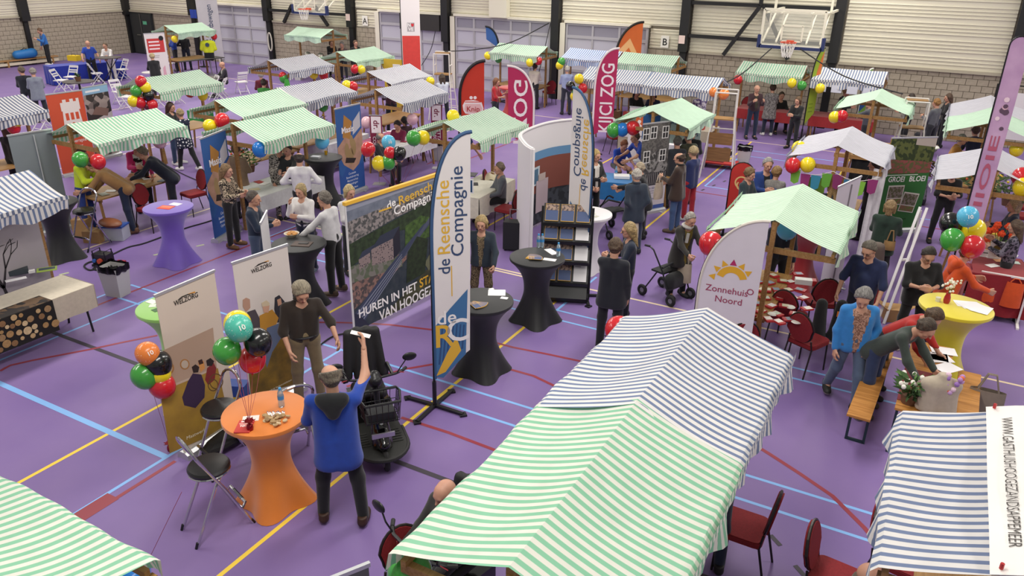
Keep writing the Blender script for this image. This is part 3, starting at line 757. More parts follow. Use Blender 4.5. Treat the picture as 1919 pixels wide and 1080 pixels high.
    if under:
        # open front: a strip down the chest shows the shirt underneath
        cc = V[Q].mean(1); fwv = np.array(fw); rtv = np.array(rt); rel = cc-np.array(sp(0, 0, 0))
        fr_ = rel @ fwv; rr = np.abs(rel @ rtv); zz = rel @ np.array(up)
        wd = (.055 if not isinstance(under, tuple) else under[1])
        mis = ((fr_ > .03*s) & (rr < wd*s*(0.35+zz*1.3)) & (zz < .47*s)).astype(int)
        mats_.append(cloth(under) if isinstance(under, str) else (under[0] if not isinstance(under[0], str) else cloth(under[0])))
    child('top', np_mesh('top', V, Q, mats_, mis), o, Matrix())
    if collar:
        cl = MB().tube([tuple(nb_+up*.035*s+(Matrix.Rotation(t*PI/5, 3, up) @ rt)*(.07*s)+fw*.005) for t in range(10)], .022*s, 6, True)
        cl.build('collar', cloth(collar), o, True)
    if scarf:
        cl = MB().tube([tuple(nb_+up*.03*s+(Matrix.Rotation(t*PI/5, 3, up) @ rt)*(.085*s)+fw*(.01+.02*math.sin(t))) for t in range(10)], .034*s, 6, True)
        cl.tube([tuple(sp(.03, .11, .42)), tuple(sp(.05, .14, .25))], .03*s, 6); cl.build('scarf', cloth(scarf), o, True)
    if hood:
        V, Q = blob([(X(nb_+up*.0-fw*.09*s+rt*(-.1*s)), X(nb_+up*.0-fw*.09*s+rt*.1*s), .05*s, .05*s), (X(nb_-up*.04*s-fw*.1*s+rt*(-.06*s)), X(nb_-up*.15*s-fw*.085*s), .06*s, .05*s), (X(nb_-up*.04*s-fw*.1*s+rt*(.06*s)), X(nb_-up*.15*s-fw*.085*s), .06*s, .05*s)], gh, .02)
        child('hood', np_mesh('hood', V, Q, [tm if hood is True else cloth(hood)]), o, Matrix())
    if apron:
        MB().sheet(lambda u, v: tuple(sp((u-.5)*.34, .125-.18*(u-.5)**2, .32-.62*v)), 6, 6, .006).build('apron', cloth(apron), o, True)
    if belt: MB().tube([tuple(sp(.165*math.cos(t*PI/9), .118*math.sin(t*PI/9), .055)) for t in range(18)], .016, 6, True).build('belt', BLACKP, o, True)
    # shoes
    for sd in (-1, 1):
        d = Vector((sd*.12, 1, 0)).normalized()
        Ms = Matrix.Translation(an[sd]+Vector((0, 0, -.088*s))) @ _basis((0, 0, 1), d).to_4x4() @ Matrix.Scale(1.02*s, 4)
        if an[sd].z > .2 and not sit: Ms = Matrix.Translation(an[sd]) @ Matrix.Rotation(rad(-25), 4, 'X') @ Matrix.Translation((0, 0, -.088*s)) @ _basis((0, 0, 1), d).to_4x4()
        child('shoe', SHOE, o, Ms, mat(shoe, .6), mat(sole or shoe, .7))
    _pstat[0] += 1
    Mw = Matrix.Translation(P) @ Matrix.Rotation(rz, 4, 'Z')
    return {'obj': o, 'M': Mw, 'L': Mw @ wrists[-1], 'R': Mw @ wrists[1], 'rz': rz, 'P': P, 'chest': Mw @ sp(0, .12, .3), 'pelvis': Mw @ O}
# ================================================================ THINGS OF THE FAIR
def near(px, py, ref):
    """point on the line of sight through a pixel, as far out over the floor as ref"""
    d = ray(px, py); t = math.hypot(ref[0], ref[1])/math.hypot(d[0], d[1])
    return Vector((t*d[0], t*d[1], EYE+t*d[2]))
WD = wood('#a67f4f', '#86612f', 45); WDL = wood('#b98f58', '#9a7240', 45)
CAN = {'green': ('#e6e6da', '#8cc9a6', .50), 'blue': ('#ebe9e6', '#7686a8', .44), 'palegreen': ('#dcebd8', '#aed6b8', .5), 'paleblue': ('#dfdde2', '#aeb2c4', .4), 'sky': ('#e6e6ea', '#6f93cc', .5), 'grey': ('#cfcdd4', '#b9bac6', .5), 'navy': ('#e6e4e4', '#6d768f', .46), 'mint': ('#d3e8d2', '#b4dcc0', .5)}
def stall(cx, cy, along, kind, label, L=2.0, hw=.85, zr=2.25, ze=1.95, board=True, flap=.21, seed=0, bw=.95, period=.08, bz=.76, cover=None, side=0, hems=(-1, 1)):
    """market stall: ridge runs along local X; gable posts carry ridge pole, cross beams and eave poles"""
    rz = PI/2 if along == 'y' else 0.0
    t = thing('market_stall', label, 'market stall', (cx, cy, 0), rz)
    rr = random.Random(seed*7+1); ph = [rr.uniform(0, 6.28) for _ in range(8)]
    b_, l_, fr = CAN[kind]
    cm = stripe_mat(b_, l_, fr, period)
    def cross(s, u):
        a = abs(s); sg = 1 if s >= 0 else -1
        sag = .05*math.sin(PI*u)*.5+.02
        if a < .84:
            q = a/.84
            return sg*hw*q, zr-(zr-ze)*q-sag*math.sin(PI*q)*1.1+.012*math.sin(9*u+ph[0]+3*s)*math.sin(PI*q)-.02*math.sin(PI*u)*(1-q)
        q = (a-.84)/.16; rip = math.sin(u*31+ph[1]+sg)*.026+math.sin(u*13+ph[2]+sg*2)*.03
        return sg*(hw+.02+q*rip*1.2), ze-flap*q*(1+.18*math.sin(u*17+ph[3]*sg))+.015*math.sin(7*u+ph[4])
    ends = .06
    def fn(u, v):
        s = v*2-1; y, z = cross(s, u)
        ex = 1+.012*math.sin(11*v+ph[5])
        return ((u-.5)*(L+ends)*ex, y, z)
    cn = MB().grid(fn, 30, 44).build('canopy', cm, t, True)
    cm2 = stripe_mat(b_, ('#86b397' if 'green' in kind or kind == 'mint' else '#69748f'), .5, period, 0, .1, .05, .5)
    for sg in hems:
        def hem(u, v, sg=sg):
            y, z = cross(sg*.845, u); return ((u-.5)*(L+ends), y+sg*(.012+.004*v), z+.035-.06*v)
        MB().grid(hem, 30, 2).build('hem', cm2, cn, True)
    MB().bar((-L/2-.02, 0, zr-.11), (L/2+.02, 0, zr-.11), .045, .06).build('ridge_pole', WD, t)
    for sg in (-1, 1): MB().bar((-L/2, sg*(hw-.07), ze-.075), (L/2, sg*(hw-.07), ze-.075), .04, .05).build('eave_pole', WD, t)
    for x in (-L/2+.02, L/2-.02):
        MB().bar((x, 0, 0), (x, 0, zr-.04), .065, .06, (1, 0, 0)).build('post', WD, t)
        MB().bar((x+.03, -hw+.03, ze-.14), (x+.03, hw-.03, ze-.14), .05, .075).build('cross_beam', WD, t)
    if board:
        bt = MB().box((0, side, bz), (L-.1, bw, .03)); bd = bt.build('table_board', cloth(cover) if cover else WDL, t)
        for x in (-L/2+.15, L/2-.15):
            tr = MB()
            for y in (-bw/2+.08, bw/2-.08): tr.bar((x, side+y*1.1, 0), (x, side+y*.9, bz-.015), .04, .04)
            tr.bar((x, side-bw/2+.05, bz-.05), (x, side+bw/2-.05, bz-.05), .04, .05)
            tr.build('trestle', WD, t)
        if cover and flap:
            MB().sheet(lambda u, v: ((u-.5)*(L-.06), side-bw/2-.012-.01*math.sin(u*40)*v, bz+.015-.32*v), 24, 4, .004).build('table_skirt', cloth(cover), t, True)
            MB().sheet(lambda u, v: ((.5-u)*(L-.06), side+bw/2+.012+.01*math.sin(u*37)*v, bz+.015-.32*v), 24, 4, .004).build('table_skirt', cloth(cover), t, True)
    return t
# ---- balloons
BCOL = {'red': '#c8202a', 'green': '#3f9a3c', 'yellow': '#ecd51e', 'black': '#111214', 'teal': '#4fb8a2', 'orange': '#e5823c', 'blue': '#1d74c8', 'light blue': '#56b4d9', 'pink': '#e0b3bd', 'maroon': '#5a1c26'}
def _bal():
    pr = [(.0, -1.18)]; 
    for i in range(1, 17):
        a = -PI/2+PI*i/16; r = math.cos(a); z = math.sin(a)
        if z < 0: z *= 1.16; r = math.cos(a)**.9 if math.cos(a) > 0 else 0
        pr.append((max(r, 0.0001), z))
    return MB().lathe(pr, 24, cap=False).mesh('balloon', BLACK, True), MB().lathe([(.01, 0), (.045, -.05), (.09, -.1), (.07, -.11)], 8).mesh('knot', BLACK, True)
BAL, KNOT = _bal()
def balloon(col, px, py, ref, where, r=.14, anchor=None, tilt=None, ten=False, group=None):
    p = near(px, py, ref) if not isinstance(px, (tuple, Vector)) else Vector(px)
    o = bpy.data.objects.new('balloon', BAL); C.objects.link(o)
    m = mat(BCOL[col], .22, 0, None, coat=.4) if not ten else mat(BCOL[col], .25, 0, 'dots', 5.5, .13, col2='#f4efe8')
    omat(o, m); o.location = p; o.scale = (r, r, r)
    tx, ty = tilt if tilt else (RND.uniform(-.35, .35), RND.uniform(-.35, .35)); o.rotation_euler = (tx, ty, RND.uniform(0, 6))
    tag(o, ('%s%s balloon %s' % (col, ' spotted' if ten else '', where)), 'balloon', group or ('balloons '+where))
    child('knot', KNOT, o, Matrix.Translation((0, 0, -1.15)), mat(BCOL[col], .35))
    if ten:
        x = (o.matrix_basis.to_3x3().inverted() @ (Vector((0, 0, EYE))-p)).normalized()
        y = Vector((0, 0, 1)); y = (y-x*y.dot(x)).normalized(); xx = y.cross(x)
        c = x*1.0+y*-.12+xx*.2
        M = Matrix((xx, y, x)).transposed().to_4x4(); M.translation = c*1.01
        text('10', .52, mat('#f4efe8', .5), o, M, .02, name='printed_number')
    if anchor is not None:
        q = o.matrix_basis.inverted() @ Vector(anchor); a = Vector((0, 0, -1.25))
        MB().tube([a, a.lerp(q, .5)+Vector((.05, 0, -.1)), q], .016, 4).build('string', mat('#8a2a3a', .6), o)
    return o
def cluster(items, ref, where, anchor=None, r=.14):
    for it in items: balloon(it[0], it[1], it[2], ref if len(it) < 5 or it[4] is None else it[4], where, (it[3] if len(it) > 3 and it[3] else r), anchor if anchor is not None else Vector(((ref if len(it) < 5 or it[4] is None else it[4])[0], (ref if len(it) < 5 or it[4] is None else it[4])[1], 1.93)), None, len(it) > 5)
# ---- printed panels
def rollup(bl, br, h, label, bg='#e6e1dc', base=True, name='roll_up_banner', topbar=True, back=False, z0=.08, lean=0.0, width=None):
    """standing banner whose foot runs from floor pixel bl to floor pixel br; print faces the gallery side"""
    a, b = (at(*bl) if not isinstance(bl, Vector) else bl), (at(*br) if not isinstance(br, Vector) else br)
    c = (a+b)/2; d = b-a; rz = math.atan2(d.y, d.x); w = width or d.length
    t = thing(name, label, 'banner', (c.x, c.y, 0), rz)
    m = bg if not isinstance(bg, str) else mat(bg, .6, 0, 'noise', 2.5, .05)
    MB().box((0, 0, z0+h/2), (w, .006, h)).build('panel', m, t)
    if base:
        MB().prism([(-.09, 0), (.09, 0), (.08, .06), (.04, .09), (-.04, .09), (-.08, .06)], -w/2-.02, w/2+.02, 'yz').build('cassette', ALU, t)
        for x in (-w*.32, w*.32): MB().box((x, 0, .008), (.06, .34, .016)).build('foot', ALU, t)
    if topbar: MB().box((0, 0, z0+h+.012), (w+.02, .025, .03)).build('top_rail', ALU, t)
    MB().cyl((0, .02, .08), (0, .02, z0+h), .009).build('pole', STEEL, t)
    M = panelM(-w/2, -.0045, z0) if not back else panelM(w/2, .0045, z0, 'y+')
    return t, w, h, M
def pM(M, x, y, z=0.001, r=0.0): return M @ Matrix.Translation((x, y, z)) @ Matrix.Rotation(r, 4, 'Z')
# ---- feather flags
def flag_outline(shape_, H, wd, z0):
    """list of (x, z): pole edge at x = 0 going up, then the cloth edge coming down"""
    L = []
    if shape_ == 'feather':       # straight pole, top sweeps over to a point at the outer edge
        n = 14; zt = H-wd*1.35
        pole = [(0, z0), (0, zt)]
        arc = [(wd*(1-math.cos(PI/2*i/n)), zt+(H-zt)*math.sin(PI/2*i/n)) for i in range(1, n+1)]
        edge = [(wd, z0+.25)]
        return pole+arc+edge, pole+arc
    if shape_ == 'blade':         # pole bows over in a round shoulder, free edge comes down to a slanting foot
        n = 14; zt = H*.62
        pole = [(0, z0), (0, zt)]
        arc = [(wd*1.0*(i/n)**2.0, zt+(H-zt)*math.sin(PI/2*i/n)**.9) for i in range(1, n+1)]
        return pole+arc+[(wd*.95, z0+.35)], pole+arc
    if shape_ == 'rounded':
        n = 10; r = wd/2
        pole = [(0, z0), (0, H-r)]
        arc = [(r-r*math.cos(PI*i/n), H-r+r*math.sin(PI*i/n)) for i in range(1, n+1)]
        return pole+arc+[(wd, z0)], pole+arc
    pole = [(0, z0), (0, H)]
    return pole+[(wd, H), (wd, z0)], pole
def flag(pos, H, wd, shape_, label, col, yaw=None, rel=0, z0=.55, base='cross', edge=None, mirror=False, rim=None):
    P = at(*pos) if not isinstance(pos, Vector) else pos
    rz = yaw if yaw is not None else cam_yaw(P, rel+180)   # local -Y shows the print to the gallery at rel 0
    t = thing('feather_flag', label, 'flag', (P.x, P.y, 0), rz)
    out, pole = flag_outline(shape_, H, wd, z0)
    sx = -1 if mirror else 1
    poly = [(sx*x, z) for x, z in out]
    m = col if not isinstance(col, str) else mat(col, .75, 0, 'cloth', 3, .08, trans=.15)
    MB().prism(poly, -.004, .004).build('cloth', m, t)
    pl = [(0, 0, .1)]+[(sx*x, 0, z) for x, z in pole]
    MB().tube(pl, [.016]*2+[.012]*(len(pl)-2), 6).build('pole', DARKMETAL, t)
    if rim:
        MB().tube([(sx*x, 0, z) for x, z in pole], rim[1], 6).build('pole_sleeve', mat(rim[0], .7), t, M=Matrix.Translation((sx*rim[1]*.7, 0, 0)))
    if base == 'cross':
        MB().cyl((0, 0, 0), (0, 0, .38), .028, n=10).build('socket', BLACKP, t)
        for k in range(4):
            a = PI/4+k*PI/2
            MB().bar((0, 0, .03), (.42*math.cos(a), .42*math.sin(a), .02), .05, .03).box((.42*math.cos(a), .42*math.sin(a), .012), (.09, .09, .024)).build('foot', BLACKP, t)
    elif base == 'plate':
        MB().lathe([(.22, 0), (.22, .03), (.04, .05), (.03, .3)], 16).build('base_plate', BLACKP, t)
    return t
def fM(t_, x, z, r=0.0, off=.0055): return panelM(x, -off, z) @ Matrix.Rotation(r, 4, 'Z')
# ---- tables
def cover_table(pos, col, label, h=1.1, r=.43, rot=.4, foot=.39, waist=.2, sheen=.4):
    P = at(*pos) if not isinstance(pos, Vector) else pos
    t = thing('standing_table', label, 'table', (P.x, P.y, 0), rot)
    m = mat(col, .55, 0, 'cloth', 5, .06, 0, None, 0, sheen)
    def fn(u, v):
        th = 2*PI*u; z = h-.05-(h-.05)*v
        if v < .5: q = v/.5; R_ = waist+(r-.005-waist)*(1-math.sin(q*PI/2))**1.5; sq = 0
        else:
            q = (v-.5)/.5; corner = abs(math.cos(2*(th)))**2.2
            R_ = waist+(foot*1.12-waist)*q**1.5*(.44+.56*corner); sq = q
        return (R_*math.cos(th), R_*math.sin(th), max(z, 0.004))
    MB().grid(fn, 48, 22).build('stretch_cover', m, t, True)
    MB().lathe([(r-.01, h-.055), (r, h-.05), (r+.004, h-.03), (r, h-.008), (r-.02, h), (.001, h)], 40, cap=False).build('table_top', m, t, True)
    return t, Vector((P.x, P.y, h))
def cloth_table(c, L, D, rz, col, label, h=.76, drop=.35, top=None, legs=True):
    t = thing('table', label, 'table', (c[0], c[1], 0), rz)
    MB().box((0, 0, h-.02), (L, D, .035)).build('table_top', top or cloth(col), t)
    if drop:
        m = cloth(col)
        pr = [(-L/2, -D/2), (L/2, -D/2), (L/2, D/2), (-L/2, D/2)]
        for i in range(4):
            a, b = Vector(pr[i]), Vector(pr[(i+1) % 4]); n = Vector(((b-a).y, -(b-a).x)).normalized()
            def fn(u, v, a=a, b=b, n=n):
                p = a.lerp(b, u)+n*(.008+(.02*math.sin(u*(b-a).length*22)+.015)*v); return (p.x, p.y, h-.002-drop*v)
            MB().sheet(fn, 26, 4, .004).build('cloth_drop', m, t, True)
    if legs:
        for x in (-L/2+.12, L/2-.12):
            for y in (-D/2+.1, D/2-.1): MB().bar((x, y, 0), (x, y, h-.03), .03).build('leg', DARKMETAL, t)
    return t
# ---- chairs
_proto = {}
def _chair():
    t = thing('banquet_chair', 'x', 'chair')
    m = mat('#8c1f26', .85, 0, 'cloth', 60, .2, .2); fm = mat('#2a2422', .4, .3)
    def rr(w, d, z0, z1, b): # rounded slab
        mb = MB(); n = 5; pts = []
        for cx, cy, a0 in ((w-b, d-b, 0), (-w+b, d-b, PI/2), (-w+b, -d+b, PI), (w-b, -d+b, 3*PI/2)):
            for i in range(n+1): pts.append((cx+b*math.cos(a0+PI/2*i/n), cy+b*math.sin(a0+PI/2*i/n)))
        return mb.prism([(x*.96, y*.96) for x, y in pts], z1-.012, z1, 'xy').prism(pts, z0, z1-.01, 'xy')
    rr(.22, .22, .43, .49, .07).build('seat', m, t)
    pts = [(.2*math.cos(a)*(1 if math.sin(a) > 0 else .86), .62+.0*a+(.28 if math.sin(a) > 0 else .16)*math.sin(a)+.04) for a in [2*PI*i/24 for i in range(24)]]
    bk = MB(); bk.M = T(0, -.21, 0, rx=.16) @ Matrix.Translation((0, .08, 0)); bk.prism(pts, -.03, .02); bk.build('backrest', m, t)
    fr = MB(); fr.M = bk.M; fr.tube([(x*1.05, .0, z*1.02-.012) for x, z in pts], .014, 6, True); fr.build('back_frame', fm, t)
    for sx in (-1, 1):
        MB().tube([(sx*.2, .19, 0), (sx*.19, .18, .43)], .012, 6).build('leg', fm, t)
        MB().tube([(sx*.2, -.3, 0), (sx*.19, -.2, .42), (sx*.17, -.22, .56)], .012, 6).build('leg', fm, t)
    MB().tube([(-.19, .18, .42), (.19, .18, .42), (.19, -.2, .42), (-.19, -.2, .42)], .011, 6, True).build('seat_frame', fm, t)
    return t
def _folding():
    t = thing('folding_chair', 'x', 'chair'); m = mat('#dcdad8', .5)
    MB().prism([(-.2, -.19), (.2, -.19), (.22, .2), (-.22, .2)], .44, .47, 'xy').build('seat', m, t)
    fr = MB()
    for sx in (-1, 1): MB().tube([(sx*.21, .26, 0), (sx*.2, -.05, .46), (sx*.19, -.27, .86)], .016, 6).build('leg', m, t); MB().tube([(sx*.18, -.27, 0), (sx*.17, .12, .44)], .016, 6).build('leg', m, t)
    for z, y in ((.83, -.265), (.7, -.2), (.62, -.165)): MB().box((0, y, z), (.38, .018, .09 if z > .8 else .05)).build('back_slat', m, t)
    MB().bar((-.2, .18, .14), (.2, .18, .14), .02).bar((-.17, -.2, .1), (.17, -.2, .1), .02).build('stretcher', m, t)
    return t
def _barstool():
    """folding chrome bar chair with round black seat and hooped back"""
    t = thing('bar_chair', 'x', 'chair')
    MB().lathe([(.17, .70), (.2, .715), (.205, .74), (.19, .762), (.1, .775), (.001, .777)], 28, cap=False).build('seat', mat('#1b1b1d', .35), t, True)
    MB().tube([(.195*math.cos(a*PI/12), .195*math.sin(a*PI/12), .705) for a in range(24)], .012, 6, True).build('seat_ring', CHROME, t)
    arch = [(sx*.2, y, z) for sx, y, z in ((-1, .28, .0), (-1, .05, .55), (-1, -.1, .85), (-1, -.17, 1.0))]
    top = [(-.2*math.cos(PI*i/8), -.17-.04*math.sin(PI*i/8), 1.0+.13*math.sin(PI*i/8)) for i in range(1, 8)]
    MB().tube(arch+top+[(-x, y, z) for x, y, z in arch[::-1]], .016, 8).build('back_hoop', CHROME, t)
    for sx in (-1, 1):
        MB().tube([(sx*.18, -.3, 0), (sx*.17, -.02, .6), (sx*.16, .05, .7)], .016, 8).build('rear_leg', CHROME, t)
        MB().cyl((sx*.2, .29, -.0), (sx*.2, .26, .06), .017, n=8).cyl((sx*.18, -.305, 0), (sx*.18, -.285, .06), .017, n=8).build('foot_cap', BLACKP, t)
    MB().tube([(-.19, .19, .22), (-.17, .24, .27), (.17, .24, .27), (.19, .19, .22)], .016, 8).build('footrest', CHROME, t)
    MB().tube([(-.1, .242, .27), (.1, .242, .27)], .018, 8).build('footrest_sleeve', BLACKP, t)
    return t
_mk = {'red': _chair, 'white': _folding, 'bar': _barstool}
def chair(kind, pos, rel=0, label='', yaw=None, group=None, z=0):
    P = at(*pos, z) if not isinstance(pos, Vector) else pos
    if kind not in _proto: o = _mk[kind](); _proto[kind] = o
    else: o = copy_tree(_proto[kind])
    o.location = (P.x, P.y, 0); o.rotation_euler = (0, 0, yaw if yaw is not None else cam_yaw(P, rel))
    o['label'] = label
    if group: o['group'] = group
    elif 'group' in o: del o['group']
    return o
# ---- small things
def flyer(p, w, d, col, label, rz=0.0, th=.004, cat='leaflet', name='leaflet', group=None, art=None):
    o = MB().box((0, 0, th/2), (w, d, th)).build(name, mat(col, .6)) ; o.location = p; o.rotation_euler = (0, 0, rz); tag(o, label, cat, group)
    if art: MB().box((0, d*.12, th+.0005), (w*.8, d*.5, .001)).build('print', mat(art, .6) if isinstance(art, str) else art, o)
    return o
def bottle(p, label, group=None):
    m, nt, b = _new('clear_plastic'); b.inputs['Base Color'].default_value = lin('#cfe0ea'); b.inputs['Roughness'].default_value = .1; b.inputs['Transmission Weight'].default_value = .7
    t = thing('water_bottle', label, 'bottle', p, group=group)
    MB().lathe([(.028, 0), (.032, .01), (.032, .14), (.026, .175), (.013, .2)], 16).build('bottle_body', m, t, True)
    MB().lathe([(.0328, .09), (.0328, .135)], 16, cap=False).build('bottle_label', mat('#3c86c2', .5), t, True)
    MB().lathe([(.015, .198), (.015, .222), (.001, .224)], 12, cap=False).build('cap', mat('#3f9ad6', .4), t, True)
    return t
def bin_(pos, label, rz=.3, s=1.0, h=.52):
    P = at(*pos); t = thing('waste_bin', label, 'bin', (P.x, P.y, 0), rz)
    w0, w1 = .13*s, .17*s; vs = [(sx*w, sy*w*.8, z) for w, z in ((w0, 0), (w1, h)) for sx, sy in ((-1, -1), (1, -1), (1, 1), (-1, 1))]
    MB().add(vs, [(3, 2, 1, 0), (0, 1, 5, 4), (1, 2, 6, 5), (2, 3, 7, 6), (3, 0, 4, 7)]).build('bin_body', mat('#b9b8b6', .5), t)
    rr = random.Random(5)
    def fn(u, v):
        a = 2*PI*u; c, s_ = math.cos(a), math.sin(a); k = 1/max(abs(c), abs(s_)); r = w1*(1.06+.05*math.sin(9*a)) if v > .15 else w1*.9
        z = h-.1+.14*min(v*2.2, 1)-.12*max(v-.6, 0)/.4
        return (r*k*c, r*k*s_*.8, z+.012*math.sin(7*a+v*9))
    MB().grid(fn, 36, 6).build('bin_liner', mat('#0d0d0f', .25), t, True)
    MB().box((0, 0, h-.1), (w1*1.7, w1*1.36, .01)).build('liner_fill', mat('#0d0d0f', .3), t)
    return t
def box_(p, dims, col, label, rz=0.0, name='cardboard_box', cat='box', group=None, openlid=False):
    t = thing(name, label, cat, p, rz, group)
    w, d, h = dims; m = mat(col, .8, 0, 'noise', 12, .08)
    MB().box((0, 0, h/2), (w, d, h)).build('box_body', m, t)
    if openlid:
        for sx in (-1, 1): MB().bar((sx*w/2, 0, h), (sx*(w/2+.12), 0, h+.08), d*.95, .006).build('flap', m, t)
    else: MB().box((0, 0, h+.001), (.05, d, .002)).build('tape', mat('#b59a72', .5), t)
    return t
def tote(p, col, label, h=.36, w=.34, rz=0.0, handle=.24, cat='bag', name='tote_bag'):
    t = thing(name, label, cat, (p[0], p[1], p[2]), rz)
    def fn(u, v):
        a = 2*PI*u; fl = .05+.06*math.sin(PI*(1-v)*.5+.3)*.8
        return (w/2*math.cos(a)*(1-.12*(1-v))*(1), fl*math.sin(a)*(.5+.8*(v)), -handle-h*v)
    MB().grid(fn, 28, 8).build('bag_body', cloth(col), t, True)
    MB().lathe([(w*.46, 0), (.001, 0)], 20, cap=False).build('bag_bottom', cloth(col), t, M=Matrix.Translation((0, 0, -handle-h)) @ Matrix.Diagonal((1, .3, 1, 1)))
    for sy in (-1, 1): MB().tube([(-w*.25, sy*.03, -handle), (-w*.1, sy*.015, -.02), (w*.1, sy*.015, -.02), (w*.25, sy*.03, -handle)], .011, 5).build('handle', cloth(col), t)
    return t
# ================================================================ STALLS (ridge 2.25 m, eaves 1.95 m, two metres long each)
RX = {'c': -1.57, 'r': 1.06}
stall(-1.60, 4.0, 'y', 'green', 'green striped market stall joined to the blue striped one, bald rider under its edge', seed=1, bw=.9, hems=(-1,))
stall(-1.60, 5.98, 'y', 'blue', 'blue striped market stall joined end to end with the boldly striped green one', seed=2, hems=(-1,))
stall(-1.60, 11.2, 'y', 'palegreen', 'pale green striped stall over the table of red fundraising packs', seed=3, bw=.75, side=.28)
stall(-1.50, 16.3, 'y', 'paleblue', 'whitish striped stall hung with green and purple bunting', seed=4)
stall(-1.46, 22.15, 'y', 'mint', 'pale green stall gable beside the wooden clothes frame by the block wall', seed=5)
stall(1.08, 5.42, 'y', 'blue', 'blue striped market stall with a white web address banner laid over its roof', seed=6, period=.09, hems=())
stall(1.03, 15.9, 'y', 'paleblue', 'whitish striped flower stall behind the lilac flag', seed=7)
stall(1.08, 20.6, 'y', 'mint', 'pale green stall in front of the grey one by the orange lettered sheet', seed=8)
stall(1.08, 22.6, 'y', 'grey', 'grey white stall joined behind the pale green one near the orange lettered sheet', seed=9)
stall(-4.70, 1.37, 'x', 'green', 'green striped market stall roof whose far eave shelters a blue balloon', seed=10, hems=())
stall(-12.05, 5.55, 'y', 'blue', 'blue striped stall over the beige table with the log print cloth', seed=11, board=False)
stall(-18.6, 9.4, 'y', 'navy', 'navy striped market stall beside the orange castle banner', seed=12)
stall(-14.70, 9.95, 'y', 'green', 'green striped stall where people lean over the table, in front of castle banner', seed=13, bw=.8)
stall(-18.55, 14.4, 'y', 'green', 'green striped stall beside the balloon bunch and the white folding chairs', seed=14)
stall(-30.4, 24.75, 'y', 'mint', 'pale green stall by the black double door with the yellow shirt', seed=15)
stall(-24.65, 26.95, 'x', 'mint', 'pale green stall under the basketball hoop near wall sign A', seed=16)
stall(-18.5, 19.0, 'y', 'navy', 'navy striped stall with a green balloon dress hanging at its post', seed=17)
stall(-18.25, 21.9, 'y', 'mint', 'pale green stall in front of the yellow display board', seed=18)
stall(-14.42, 13.3, 'y', 'green', 'green striped stall at the head of a navy striped one, back of a pair', seed=19)
stall(-14.55, 15.35, 'y', 'navy', 'navy striped stall continuing the ridge of a green striped one', seed=20)
stall(-12.22, 11.75, 'y', 'green', 'green striped stall between two coin print banners', seed=21, cover='#c9cac6')
stall(-14.5, 18.85, 'y', 'navy', 'navy striped stall just in front of the tall red and white banner', seed=22)
stall(-12.42, 16.55, 'y', 'navy', 'navy striped stall hung with maroon college banners', seed=23, cover='#dcdcdc')
stall(-8.75, 14.1, 'y', 'green', 'green striped stall between the Knip flag and the white curved wall', seed=24, board=False)
stall(-14.2, 26.7, 'x', 'green', 'green striped stall at the sectional doors under the black cable', seed=25)
stall(-11.3, 26.85, 'x', 'sky', 'sky blue striped stall beside the orange feather flag', seed=26)
stall(-9.2, 26.85, 'x', 'green', 'green striped stall under wall sign B', seed=27)
stall(-8.65, 22.6, 'x', 'blue', 'blue striped stall behind the taller pink flag', seed=28, L=2.05, cover='#b7ad98')
stall(-6.6, 22.6, 'x', 'blue', 'blue striped stall next to the white umpire chair', seed=29, L=2.05, cover='#b7ad98')
stall(-5.55, 17.65, 'y', 'mint', 'plain pale green stall above the black and white house banner', seed=30)
stall(-5.0, 26.85, 'x', 'green', 'green striped stall right under the basketball hoop at the block wall', seed=31, cover='#a02a2c')
stall(-2.65, 26.85, 'x', 'blue', 'blue striped stall with paper sheets hung along its eave', seed=32, cover='#a02a2c')
# the web address banner lies over the right part of the roof by the gallery
def roof_banner():
    t = thing('roof_banner', 'white banner with a web address laid over the blue striped stall roof', 'banner', (1.08, 5.42, 0), PI/2)
    def fn(u, v):   # u along the ridge, v across (from near ridge on the left slope to the right eave)
        y = .27-1.12*v; a = abs(y)/.85
        return ((u-.5)*2.08, y, 2.25-.3*a+.028-.03*math.sin(PI*a)*.6+.006*math.sin(u*9+v*5))
    MB().sheet(lambda u, v: fn(1-u, v), 20, 12, .004).build('sheet', mat('#eeeae6', .7, 0, 'cloth', 4, .05), t, True)
    y0 = .15; z0 = 2.25-.3*y0/.85+.03; sl = math.atan2(.3, .85)
    # lettering runs along the ridge away from reader at the left
    X = Vector((-1, 0, 0)); Yv = Vector((0, math.cos(sl)*-1, math.sin(sl)))*-1; Yv = Vector((0, -math.cos(sl), math.sin(sl)))
    Z = X.cross(Yv); M = Matrix((X, Yv, Z)).transposed().to_4x4(); M.translation = Vector((.02, y0, z0))
    text('WWW.GASTHUISHOOGEZANDSAPPEMEER', .1, '#4a4644', t, M, .0, width=1.62)
    M2 = M.copy(); M2.translation = Vector((.35, -.2, 2.25-.3*.2/.85+.032)); X = Vector((-1, 0, 0)); Yv = Vector((0, -math.cos(sl), -math.sin(sl))); M2 = Matrix((X, Yv, X.cross(Yv))).transposed().to_4x4(); M2.translation = Vector((.62, -.25, 2.25-.3*.25/.85+.034))
    text('V', .22, '#4a4644', t, M2, .0)
    for x in (-1.0, .99): MB().cyl((x, .22, 2.2), (x, .22, 2.24), .012, n=6).build('clip', mat('#b02a2a', .4), t)
roof_banner()
